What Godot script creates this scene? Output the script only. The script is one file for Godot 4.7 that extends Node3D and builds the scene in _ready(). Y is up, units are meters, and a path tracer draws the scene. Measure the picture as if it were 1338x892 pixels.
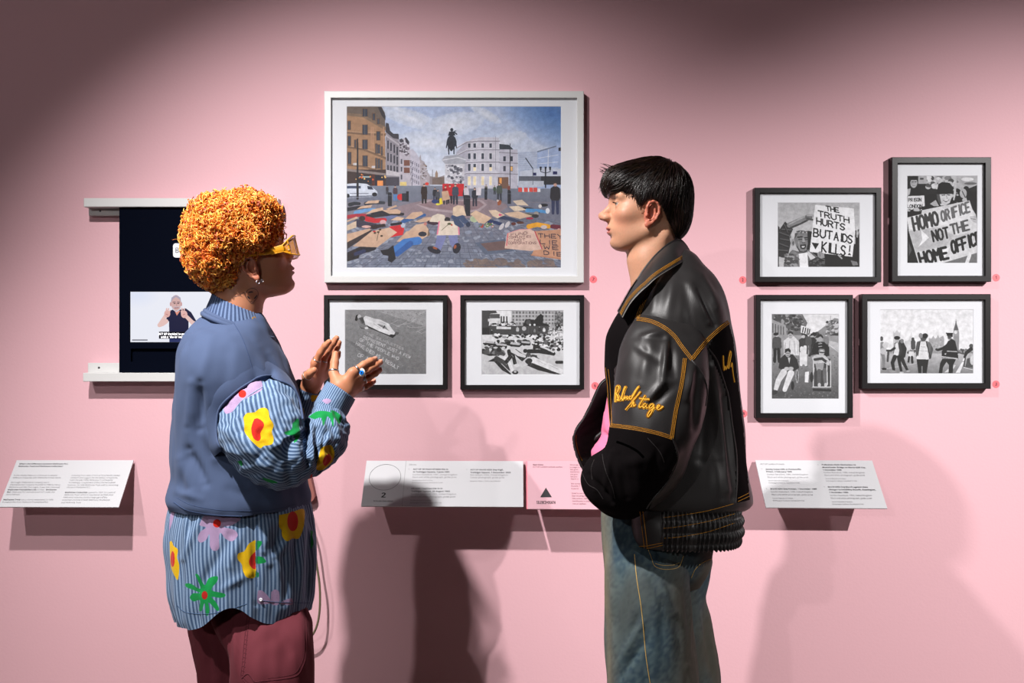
extends Node3D
# A pink gallery wall with framed photographs, text panels and a sign-language screen; two visitors talk in front of it.
# Units are metres, y is up, the wall's face is z = 0 and the room lies towards +z.

const FOCAL := 1300.0          # focal length in pixels of the 1338 x 892 picture
const EYE := Vector3(0.0, 1.34, 3.25)
const HER_Z := 0.85            # how far each visitor stands from the wall
const HIS_Z := 0.76

var M := {}                    # materials
var rng := RandomNumberGenerator.new()
var fold_noise := FastNoiseLite.new()
var used_names := {}


func _ready() -> void:
	rng.seed = 7
	fold_noise.seed = 11
	fold_noise.noise_type = FastNoiseLite.TYPE_SIMPLEX_SMOOTH
	fold_noise.frequency = 1.0
	fold_noise.fractal_type = FastNoiseLite.FRACTAL_NONE
	# camera, air, lamps, exposure
	var cam := Camera3D.new()
	cam.name = "camera"
	cam.position = EYE
	cam.fov = rad_to_deg(2.0 * atan(446.0 / FOCAL))
	cam.near = 0.05
	cam.far = 60.0
	add_child(cam)
	cam.current = true
	var env := Environment.new()
	env.background_mode = Environment.BG_COLOR
	env.background_color = Color(0.02, 0.02, 0.022)
	env.tonemap_mode = Environment.TONE_MAPPER_LINEAR
	env.tonemap_exposure = 1.0
	env.sdfgi_enabled = true
	env.ssao_enabled = true
	env.ssil_enabled = true
	var we := WorldEnvironment.new()
	we.name = "world_environment"
	we.environment = env
	add_child(we)
	make_materials()
	# track spotlights: where the lens is, what it is aimed at, energy, half angle, softness, lens radius
	spotlight(Vector3(-1.12, 3.09, 2.0), Vector3(-0.08, 0.22, 0.0), 14.2, 40.0, 1.0, 0.035, Color(1.0, 0.985, 0.98), "black track spotlight nearest the wall, above the woman")
	spotlight(Vector3(-2.0, 3.03, 2.7), Vector3(-1.2, 0.25, 0.1), 4.4, 21.0, 0.9, 0.03, Color(1.0, 0.985, 0.98), "black track spotlight at the left end of the track")
	spotlight(Vector3(3.06, 3.03, 3.27), Vector3(1.6, 0.8, 0.0), 28.0, 25.0, 1.0, 0.03, Color(1.0, 0.985, 0.98), "black track spotlight at the right end of the track")
	spotlight(Vector3(-2.6, 3.03, 6.5), Vector3(0.0, 1.3, 0.0), 6.0, 55.0, 0.6, 0.05, Color(1.0, 0.985, 0.98), "black track spotlight at the back of the room")
	build_room()
	build_frames()
	build_screen()
	build_text_panels()
	build_stickers()
	build_cable()
	build_woman()
	build_man()


# ---------------------------------------------------------------- places and names

func at_px(px: float, py: float, z: float) -> Vector3:   # the point at depth z that was measured at pixel (px, py)
	var d := EYE.z - z
	return Vector3((px - 669.0) * d / FOCAL, EYE.y - (py - 446.0) * d / FOCAL, z)


func px_of(p: Vector3) -> Vector2:
	var d := EYE.z - p.z
	return Vector2(669.0 + p.x * FOCAL / d, 446.0 - (p.y - EYE.y) * FOCAL / d)


func put(o: Node3D, called: String, parent: Node) -> void:
	if parent == self:
		var k: int = used_names.get(called, 0)
		used_names[called] = k + 1
		o.name = called if k == 0 else "%s_%03d" % [called, k]
	else:
		var n := called
		var k := 1
		while parent.has_node(NodePath(n)):
			n = "%s_%03d" % [called, k]
			k += 1
		o.name = n
	parent.add_child(o, true)


func thing(called: String, label: String, category: String, at: Vector3, group := "") -> Node3D:
	var o := Node3D.new()
	o.position = at
	put(o, called, self)
	o.set_meta("label", label)
	o.set_meta("category", category)
	if group:
		o.set_meta("group", group)
	return o


# Collects shapes given in world places; commit() makes ONE named mesh of them under a parent.
class Shape:
	var v := PackedVector3Array()
	var n := PackedVector3Array()
	var t := PackedVector2Array()
	var c := PackedColorArray()
	var idx := PackedInt32Array()

	func vert(p: Vector3, nn: Vector3, uv := Vector2.ZERO, col := Color.WHITE) -> int:
		v.append(p)
		n.append(nn)
		t.append(uv)
		c.append(col)
		return v.size() - 1

	func tri(a: int, b: int, d: int) -> void:
		idx.append(a)
		idx.append(b)
		idx.append(d)

	func quad(a: Vector3, b: Vector3, d: Vector3, e: Vector3, nn: Vector3, col := Color.WHITE, uvs := [Vector2(0, 1), Vector2(1, 1), Vector2(1, 0), Vector2(0, 0)]) -> void:
		var i := vert(a, nn, uvs[0], col)
		vert(b, nn, uvs[1], col)
		vert(d, nn, uvs[2], col)
		vert(e, nn, uvs[3], col)
		tri(i, i + 1, i + 2)
		tri(i, i + 2, i + 3)

	func face(pts: Array, nn: Vector3, col := Color.WHITE) -> void:   # a flat convex polygon
		var i0 := v.size()
		for p in pts:
			vert(p, nn, Vector2.ZERO, col)
		for k in range(1, pts.size() - 1):
			tri(i0, i0 + k, i0 + k + 1)

	func box(mid: Vector3, size: Vector3, bevel := 0.0, basis := Basis.IDENTITY, col := Color.WHITE) -> void:   # with chamfered edges
		var h := size / 2.0
		var b := minf(bevel, minf(h.x, minf(h.y, h.z)) * 0.9)
		for ax in 3:
			var a1 := (ax + 1) % 3
			var a2 := (ax + 2) % 3
			for s in [-1.0, 1.0]:
				var nn := Vector3.ZERO
				nn[ax] = s
				var q := []
				for k in [[-1, -1], [1, -1], [1, 1], [-1, 1]]:
					var p := Vector3.ZERO
					p[ax] = s * h[ax]
					p[a1] = k[0] * (h[a1] - b)
					p[a2] = k[1] * (h[a2] - b)
					q.append(mid + basis * p)
				quad(q[0], q[1], q[2], q[3], basis * nn, col)
			if b > 0.0:
				for s1 in [-1.0, 1.0]:
					for s2 in [-1.0, 1.0]:
						var nn := Vector3.ZERO
						nn[a1] = s1
						nn[a2] = s2
						var q := []
						for k in [[-1, 0], [1, 0], [1, 1], [-1, 1]]:
							var p := Vector3.ZERO
							p[ax] = k[0] * (h[ax] - b)
							p[a1] = s1 * (h[a1] - (0.0 if k[1] == 0 else b))
							p[a2] = s2 * (h[a2] - (b if k[1] == 0 else 0.0))
							q.append(mid + basis * p)
						quad(q[0], q[1], q[2], q[3], (basis * nn).normalized(), col)
		if b > 0.0:
			for sx in [-1.0, 1.0]:
				for sy in [-1.0, 1.0]:
					for sz in [-1.0, 1.0]:
						var s := Vector3(sx, sy, sz)
						var q := []
						for ax in 3:
							var p := Vector3.ZERO
							for k in 3:
								p[k] = s[k] * (h[k] - (0.0 if k == ax else b))
							q.append(mid + basis * p)
						face(q, (basis * s).normalized(), col)

	func tube(path: Array, radius, sides := 6, caps := true, col := Color.WHITE, flat := 1.0, up := Vector3.ZERO) -> void:   # radius: a number or one for each point; flat squashes it along «up»
		var m := path.size()
		if m < 2:
			return
		var side := Vector3.ZERO
		var i0 := v.size()
		var run := 0.0
		for j in m:
			var fwd: Vector3 = (path[mini(j + 1, m - 1)] - path[maxi(j - 1, 0)]).normalized()
			if up != Vector3.ZERO:
				side = fwd.cross(up).normalized()
			elif side == Vector3.ZERO:
				side = fwd.cross(Vector3.UP if absf(fwd.y) < 0.9 else Vector3.RIGHT).normalized()
			else:
				side = (side - fwd * side.dot(fwd)).normalized()
			var other := side.cross(fwd)
			var r: float = radius[j] if radius is Array or radius is PackedFloat32Array else radius
			if j > 0:
				run += path[j].distance_to(path[j - 1])
			for i in sides + 1:
				var a := TAU * i / sides
				var d := side * cos(a) + other * sin(a) * flat
				vert(path[j] + d * r, (side * cos(a) * flat + other * sin(a)).normalized(), Vector2(float(i) / sides, run), col)
		for j in m - 1:
			for i in sides:
				var a := i0 + j * (sides + 1) + i
				tri(a, a + 1, a + sides + 2)
				tri(a, a + sides + 2, a + sides + 1)
		if caps:
			for e in [0, m - 1]:
				var nn: Vector3 = (path[0] - path[1]).normalized() if e == 0 else (path[m - 1] - path[m - 2]).normalized()
				var k := vert(path[e] + nn * (radius[e] if radius is Array or radius is PackedFloat32Array else radius) * 0.4, nn, Vector2.ZERO, col)
				for i in sides:
					var a: int = i0 + (int(e) * (sides + 1)) + i
					tri(k, a, a + 1)

	func lathe(at: Vector3, axis: Vector3, profile: Array, sides := 24, col := Color.WHITE) -> void:   # profile: (radius, distance along the axis)
		var x := axis.cross(Vector3.UP if absf(axis.y) < 0.9 else Vector3.RIGHT).normalized()
		var y := axis.cross(x).normalized()
		for j in profile.size() - 1:
			var a: Vector2 = profile[j]
			var b: Vector2 = profile[j + 1]
			var sl := (b - a).normalized()
			var i0 := v.size()
			for i in sides + 1:
				var d := x * cos(TAU * i / sides) + y * sin(TAU * i / sides)
				var nn := (d * sl.y - axis * sl.x).normalized()
				vert(at + d * a.x + axis * a.y, nn, Vector2(float(i) / sides, 0), col)
				vert(at + d * b.x + axis * b.y, nn, Vector2(float(i) / sides, 1), col)
			for i in sides:
				var k := i0 + i * 2
				tri(k, k + 1, k + 3)
				tri(k, k + 3, k + 2)

	func ball(at: Vector3, r: Vector3, basis := Basis.IDENTITY, rings := 10, sides := 16, col := Color.WHITE) -> void:
		var i0 := v.size()
		for j in rings + 1:
			var b := PI * j / rings
			for i in sides + 1:
				var a := TAU * i / sides
				var d := Vector3(sin(b) * cos(a), cos(b), sin(b) * sin(a))
				vert(at + basis * (d * r), (basis * (d / r)).normalized(), Vector2(float(i) / sides, float(j) / rings), col)
		for j in rings:
			for i in sides:
				var k := i0 + j * (sides + 1) + i
				tri(k, k + 1, k + sides + 2)
				tri(k, k + sides + 2, k + sides + 1)

	func torus(at: Vector3, axis: Vector3, big: float, small: float, sides := 20, around := 8, stretch := 1.0) -> void:
		var path := []
		var x := axis.cross(Vector3.UP if absf(axis.y) < 0.9 else Vector3.RIGHT).normalized()
		var y := axis.cross(x).normalized()
		var i0 := v.size()
		for j in sides + 1:
			var a := TAU * j / sides
			var d := x * cos(a) + y * sin(a)
			for i in around + 1:
				var b := TAU * i / around
				var nn := d * cos(b) + axis * sin(b)
				vert(at + d * big + d * cos(b) * small + axis * sin(b) * small * stretch, nn)
		for j in sides:
			for i in around:
				var k := i0 + j * (around + 1) + i
				tri(k, k + 1, k + around + 2)
				tri(k, k + around + 2, k + around + 1)

	func merge(o: Shape) -> void:
		var k := v.size()
		v.append_array(o.v)
		n.append_array(o.n)
		t.append_array(o.t)
		c.append_array(o.c)
		for i in o.idx:
			idx.append(i + k)

	func mesh(origin: Vector3, mat: Material) -> ArrayMesh:
		var vv: PackedVector3Array = v.duplicate()
		for i in vv.size():
			vv[i] -= origin
		var id: PackedInt32Array = idx.duplicate()
		for k in range(0, id.size(), 3):     # front faces run clockwise
			var a: int = id[k]
			var b: int = id[k + 1]
			var d: int = id[k + 2]
			if (vv[d] - vv[a]).cross(vv[b] - vv[a]).dot(n[a] + n[b] + n[d]) < 0.0:
				id[k + 1] = d
				id[k + 2] = b
		var arr := []
		arr.resize(Mesh.ARRAY_MAX)
		arr[Mesh.ARRAY_VERTEX] = vv
		arr[Mesh.ARRAY_NORMAL] = n
		arr[Mesh.ARRAY_TEX_UV] = t
		arr[Mesh.ARRAY_COLOR] = c
		arr[Mesh.ARRAY_INDEX] = id
		var m := ArrayMesh.new()
		m.add_surface_from_arrays(Mesh.PRIMITIVE_TRIANGLES, arr)
		m.surface_set_material(0, mat)
		return m


func origin_of(node: Node) -> Vector3:
	var o := Vector3.ZERO
	while node != self:
		if node is Node3D:
			o += node.position
		node = node.get_parent()
	return o


func commit(s: Shape, called: String, mat: Material, parent: Node, where := Vector3.ZERO) -> MeshInstance3D:   # a part: its own origin is its parent's, or «where» for a thing of one mesh
	var o := MeshInstance3D.new()
	var base := origin_of(parent) + where
	o.mesh = s.mesh(base, mat)
	o.position = where
	put(o, called, parent)
	return o


func single(s: Shape, called: String, mat: Material, where: Vector3, label: String, category: String, group := "") -> MeshInstance3D:
	var o := commit(s, called, mat, self, where)
	o.set_meta("label", label)
	o.set_meta("category", category)
	if group:
		o.set_meta("group", group)
	return o


func structure(s: Shape, called: String, mat: Material, where: Vector3) -> void:
	commit(s, called, mat, self, where).set_meta("kind", "structure")


# ---------------------------------------------------------------- materials

func paint(srgb: Color, rough := 0.6, metal := 0.0) -> StandardMaterial3D:
	var m := StandardMaterial3D.new()
	m.albedo_color = srgb
	m.roughness = rough
	m.metallic = metal
	return m


func grain(size: int, freq: float, octaves: int, seed_: int, lo := 0.0, hi := 1.0, type := FastNoiseLite.TYPE_SIMPLEX_SMOOTH) -> NoiseTexture2D:
	var n := FastNoiseLite.new()
	n.seed = seed_
	n.noise_type = type
	n.frequency = freq
	n.fractal_octaves = octaves
	var t := NoiseTexture2D.new()
	t.width = size
	t.height = size
	t.seamless = true
	t.noise = n
	var g := Gradient.new()
	g.set_color(0, Color(lo, lo, lo))
	g.set_color(1, Color(hi, hi, hi))
	t.color_ramp = g
	return t


func relief(m: StandardMaterial3D, tex: Texture2D, centimetres: float, per_metre: float) -> StandardMaterial3D:
	m.heightmap_enabled = true
	m.heightmap_texture = tex
	m.heightmap_scale = centimetres
	m.uv1_triplanar = true
	m.uv1_scale = Vector3.ONE * per_metre
	return m


func make_materials() -> void:
	var fine := grain(256, 0.05, 4, 3)
	var coarse := grain(256, 0.02, 4, 5)
	M.wall = relief(paint(Color8(212, 166, 174), 0.72), fine, 0.02, 6.0)
	M.floor = relief(paint(Color8(120, 108, 100), 0.45), coarse, 0.02, 2.0)
	M.ceiling = paint(Color8(70, 66, 66), 0.9)
	M.room = paint(Color8(150, 128, 130), 0.8)
	M.white_wood = relief(paint(Color8(196, 196, 195), 0.38), fine, 0.008, 10.0)
	M.black_wood = paint(Color8(20, 17, 18), 0.4)
	M.black_wood.metallic_specular = 0.35
	relief(M.black_wood, fine, 0.007, 14.0)
	M.mat_board = paint(Color8(198, 200, 205), 0.85)
	M.glass = paint(Color(1, 1, 1, 0.03), 0.03)
	M.glass.transparency = BaseMaterial3D.TRANSPARENCY_ALPHA
	M.glass.metallic_specular = 0.3
	M.board = paint(Color8(186, 187, 190), 0.55)
	M.pink_board = paint(Color8(198, 154, 164), 0.5)
	M.pink_edge = paint(Color8(245, 130, 145), 0.4)
	M.ink = paint(Color8(28, 27, 30), 0.7)
	M.grey_ink = paint(Color8(120, 119, 122), 0.7)
	M.plum_ink = paint(Color8(70, 40, 50), 0.7)
	M.sticker = paint(Color8(228, 104, 112), 0.55)
	M.screen_panel = paint(Color8(6, 9, 20), 0.5)
	M.screen_panel.metallic_specular = 0.06
	M.bezel = paint(Color8(5, 5, 7), 0.4)
	M.steel = paint(Color8(190, 190, 192), 0.3, 1.0)
	M.dark_steel = paint(Color8(70, 70, 72), 0.4, 1.0)
	M.tile = paint(Color8(214, 216, 218), 0.5)
	M.lamp_black = paint(Color8(22, 22, 23), 0.5)
	M.skin_her = paint(Color(1, 1, 1), 0.5)
	M.skin_his = paint(Color(1, 1, 1), 0.48)
	for k in ["skin_her", "skin_his"]:
		M[k].vertex_color_use_as_albedo = true
		M[k].subsurf_scatter_enabled = true
		M[k].subsurf_scatter_strength = 0.12
		relief(M[k], fine, 0.006, 40.0)
		M[k].metallic_specular = 0.4


# ---------------------------------------------------------------- lamps and room

func spotlight(at: Vector3, aim: Vector3, energy: float, half_angle: float, soft: float, radius: float, tint: Color, label: String) -> void:
	var dir := (aim - at).normalized()
	var t := thing("track_spotlight", label, "spotlight", at - dir * 0.02)
	var can := Shape.new()
	can.lathe(at - dir * 0.2, dir, [Vector2(0.0, 0.0), Vector2(0.035, 0.0), Vector2(0.05, 0.03), Vector2(0.055, 0.15), Vector2(0.055, 0.2), Vector2(0.047, 0.2), Vector2(0.045, 0.175), Vector2(0.0, 0.175)])
	commit(can, "can", M.lamp_black, t)
	var stem := Shape.new()
	var top := Vector3(at.x, 3.34, at.z) - Vector3(dir.x, 0, dir.z) * 0.1
	stem.tube([at - dir * 0.1, top + Vector3(0, -0.16, 0), top], 0.012, 10)
	stem.box(top + Vector3(0, 0.0, 0), Vector3(0.12, 0.03, 0.034), 0.004)
	commit(stem, "stem", M.lamp_black, t)
	var lens := Shape.new()
	lens.lathe(at - dir * 0.022, dir, [Vector2(0.043, 0.0), Vector2(0.03, 0.004), Vector2(0.0, 0.006)])
	var glow := paint(Color8(255, 250, 240), 0.4)
	glow.emission_enabled = true
	glow.emission = tint
	glow.emission_energy_multiplier = 4.0
	commit(lens, "lamp_lens", glow, t)
	var l := SpotLight3D.new()
	put(l, "spot_lamp", t)
	l.position = at - t.position
	l.basis = Basis.looking_at(dir)
	l.light_energy = energy
	l.light_color = tint
	l.spot_angle = half_angle
	l.spot_angle_attenuation = soft
	l.spot_range = 14.0
	l.spot_attenuation = 2.0
	l.light_size = radius
	l.shadow_enabled = true


func build_room() -> void:
	var s := Shape.new()
	s.box(Vector3(0.3, 1.7, -0.1), Vector3(9.6, 3.8, 0.2))
	structure(s, "wall_back", M.wall, Vector3(0.3, 0, -0.1))
	s = Shape.new()
	s.box(Vector3(0.3, -0.1, 4.3), Vector3(9.6, 0.2, 9.0))
	structure(s, "floor", M.floor, Vector3(0.3, -0.1, 4.3))
	s = Shape.new()
	s.box(Vector3(0.3, 3.5, 4.3), Vector3(9.6, 0.2, 9.0))
	structure(s, "ceiling", M.ceiling, Vector3(0.3, 3.4, 4.3))
	for side in [["left", -4.5], ["right", 5.1]]:
		s = Shape.new()
		s.box(Vector3(side[1] + signf(side[1]) * 0.1, 1.7, 4.3), Vector3(0.2, 3.8, 9.0))
		structure(s, "wall_" + side[0], M.room, Vector3(side[1] + signf(side[1]) * 0.1, 0, 4.3))
	s = Shape.new()
	s.box(Vector3(0.3, 1.7, 8.9), Vector3(9.6, 3.8, 0.2))
	structure(s, "wall_front", M.room, Vector3(0.3, 0, 8.9))
	for z in [[2.0, -2.6, 3.6, "nearest the pink wall"], [2.7, -2.6, 3.6, "second from the pink wall"], [3.27, -2.6, 3.6, "third from the pink wall"], [6.5, -3.0, 3.6, "farthest from the pink wall"]]:
		s = Shape.new()
		s.box(Vector3((z[1] + z[2]) / 2.0, 3.38, z[0] + 0.08), Vector3(z[2] - z[1], 0.04, 0.036), 0.003)
		single(s, "lighting_track", M.lamp_black, Vector3((z[1] + z[2]) / 2.0, 3.36, z[0] + 0.08), "black lighting track under the dark ceiling, " + z[3], "lighting track", "lighting tracks out of the picture")


# ---------------------------------------------------------------- flat prints, drawn into images

const GLYPHS := {
	"A": "08 30 68|15 55", "B": "00 08|00 40 52 44 04|44 66 57 48 08", "C": "61 40 20 02 06 28 48 67", "D": "00 08|00 30 62 66 38 08", "E": "60 00 08 68|04 54",
	"F": "60 00 08|04 54", "G": "61 40 20 02 06 28 48 66 64 44", "H": "00 08|60 68|04 64", "I": "30 38", "J": "50 56 38 18 06", "K": "00 08|60 04 68", "L": "00 08 68",
	"M": "08 00 34 60 68", "N": "08 00 68 60", "O": "20 02 06 28 48 66 62 40 20", "P": "08 00 40 62 44 04", "R": "08 00 40 62 44 04|34 68", "S": "61 40 20 02 24 44 66 48 28 07",
	"T": "00 60|30 38", "U": "00 06 28 48 66 60", "V": "00 38 60", "W": "00 18 33 58 60", "X": "00 68|60 08", "Y": "00 34 60|34 38", "Z": "00 60 08 68", "!": "30 35|37 38",
}


class Canvas:
	var im: Image
	var o: Vector2
	var k: float
	var rng := RandomNumberGenerator.new()

	func _init(x0: float, y0: float, x1: float, y1: float, wide: int, back: Color) -> void:
		o = Vector2(x0, y0)
		k = wide / (x1 - x0)
		im = Image.create_empty(wide, int((y1 - y0) * k), false, Image.FORMAT_RGB8)
		im.fill(back)
		rng.seed = 5

	func p(flat: Array, col: Color) -> void:      # a filled polygon, given as x, y, x, y ...
		var pts := PackedVector2Array()
		for i in range(0, flat.size(), 2):
			pts.append((Vector2(flat[i], flat[i + 1]) - o) * k)
		fill(pts, col)

	func fill(pts: PackedVector2Array, col: Color) -> void:
		var lo := 1e9
		var hi := -1e9
		for q in pts:
			lo = minf(lo, q.y)
			hi = maxf(hi, q.y)
		var m := pts.size()
		for y in range(maxi(0, int(lo)), mini(im.get_height(), int(hi) + 1)):
			var c := y + 0.5
			var xs := PackedFloat32Array()
			for i in m:
				var a := pts[i]
				var b := pts[(i + 1) % m]
				if (a.y <= c) != (b.y <= c):
					xs.append(a.x + (c - a.y) / (b.y - a.y) * (b.x - a.x))
			xs.sort()
			for i in range(0, xs.size() - 1, 2):
				var xa := maxi(0, int(round(xs[i])))
				var xb := mini(im.get_width(), int(round(xs[i + 1])))
				if xb > xa:
					im.fill_rect(Rect2i(xa, y, xb - xa, 1), col)

	func e(x: float, y: float, rx: float, ry: float, col: Color, turn := 0.0) -> void:
		var pts := PackedVector2Array()
		for i in 22:
			pts.append((Vector2(x, y) + (Vector2(cos(TAU * i / 22.0) * rx, sin(TAU * i / 22.0) * ry)).rotated(turn) - o) * k)
		fill(pts, col)

	func r(x: float, y: float, w: float, h: float, col: Color) -> void:
		var a := (Vector2(x, y) - o) * k
		var b := (Vector2(x + w, y + h) - o) * k
		im.fill_rect(Rect2i(int(round(a.x)), int(round(a.y)), maxi(1, int(round(b.x)) - int(round(a.x))), maxi(1, int(round(b.y)) - int(round(a.y)))), col)

	func s(flat: Array, w: float, col: Color, w2 := -1.0) -> void:      # a stroke with round joints; w2: its width at the end
		var m := flat.size() / 2
		for i in m:
			var a := Vector2(flat[i * 2], flat[i * 2 + 1])
			var wa := w if w2 < 0.0 else lerpf(w, w2, float(i) / maxi(1, m - 1))
			if i + 1 < m:
				var b := Vector2(flat[i * 2 + 2], flat[i * 2 + 3])
				var wb := w if w2 < 0.0 else lerpf(w, w2, float(i + 1) / (m - 1))
				var d := (b - a).normalized().orthogonal()
				fill(PackedVector2Array([(a + d * wa / 2.0 - o) * k, (b + d * wb / 2.0 - o) * k, (b - d * wb / 2.0 - o) * k, (a - d * wa / 2.0 - o) * k]), col)
			if wa * k > 2.0:
				e(a.x, a.y, wa / 2.0, wa / 2.0, col)

	func fade(x: float, y: float, w: float, h: float, top: Color, low: Color) -> void:
		var n := int(h * k)
		for i in n:
			r(x, y + i / k, w, 1.5 / k, top.lerp(low, float(i) / n))

	func specks(count: int, x: float, y: float, w: float, h: float, size: float, cols: Array, long := 1.6) -> void:
		for i in count:
			var sz := size * rng.randf_range(0.4, 1.3)
			e(x + rng.randf() * w, y + rng.randf() * h, sz * rng.randf_range(1.0, long), sz, cols[rng.randi() % cols.size()], rng.randf_range(-0.4, 0.4))

	func letters(text: String, glyphs: Dictionary, at: Vector2, across: Vector2, down: Vector2, w: float, col: Color, gap := 0.28) -> void:     # across: one letter's width, down: its height
		var pen := at
		for ch in text:
			if glyphs.has(ch):
				for line in glyphs[ch].split("|"):
					var flat := []
					for pair in line.split(" "):
						var q: Vector2 = pen + across * (float(pair[0]) / 6.0) + down * (float(pair[1]) / 8.0)
						flat.append(q.x)
						flat.append(q.y)
					s(flat, w, col)
			pen += across * ((0.55 if ch in "I! " else 1.0) + gap)

	func texture(grit: float, soft := 1.0, mottle := 0.0) -> ImageTexture:
		var cloud := PackedByteArray()
		if mottle > 0.0:      # the uneven tones of a photograph
			var fn := FastNoiseLite.new()
			fn.frequency = 0.022
			fn.fractal_octaves = 6
			fn.fractal_gain = 0.62
			cloud = fn.get_image(im.get_width(), im.get_height(), false, false, false).get_data()
		if soft > 1.0:
			var full := im.get_size()
			im.resize(int(full.x / soft), int(full.y / soft), Image.INTERPOLATE_BILINEAR)
			im.resize(full.x, full.y, Image.INTERPOLATE_CUBIC)
		if grit > 0.0:
			var d := im.get_data()
			var w := im.get_width()
			for i in range(0, d.size(), 3):
				var g := rng.randfn(0.0, grit * 255.0)
				var m := 1.0 if cloud.is_empty() else 1.0 + (cloud[i / 3] / 127.0 - 1.0) * mottle
				d[i] = clampi(int(d[i] * m + g), 0, 255)
				d[i + 1] = clampi(int(d[i + 1] * m + g), 0, 255)
				d[i + 2] = clampi(int(d[i + 2] * m + g), 0, 255)
			im = Image.create_from_data(w, im.get_height(), false, Image.FORMAT_RGB8, d)
		return ImageTexture.create_from_image(im)


func g(v: float) -> Color:
	return Color(v, v, v)


func person(c: Canvas, x: float, y: float, h: float, coat: Color, legs: Color, skin: Color, hair: Color, wide := 1.0) -> void:   # a small standing figure in a print; (x, y) are its feet
	var w := h * 0.24 * wide
	c.s([x - w * 0.22, y - h * 0.5, x - w * 0.25, y], w * 0.42, legs, w * 0.3)
	c.s([x + w * 0.22, y - h * 0.5, x + w * 0.27, y], w * 0.42, legs, w * 0.3)
	c.p([x - w * 0.5, y - h * 0.8, x - w * 0.2, y - h * 0.86, x + w * 0.2, y - h * 0.86, x + w * 0.5, y - h * 0.8, x + w * 0.58, y - h * 0.5, x + w * 0.4, y - h * 0.4, x - w * 0.4, y - h * 0.4, x - w * 0.58, y - h * 0.5], coat)
	c.e(x, y - h * 0.92, h * 0.055, h * 0.07, skin)
	c.p([x - h * 0.06, y - h * 0.93, x - h * 0.04, y - h, x + h * 0.04, y - h, x + h * 0.06, y - h * 0.93, x, y - h * 0.96], hair)


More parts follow.
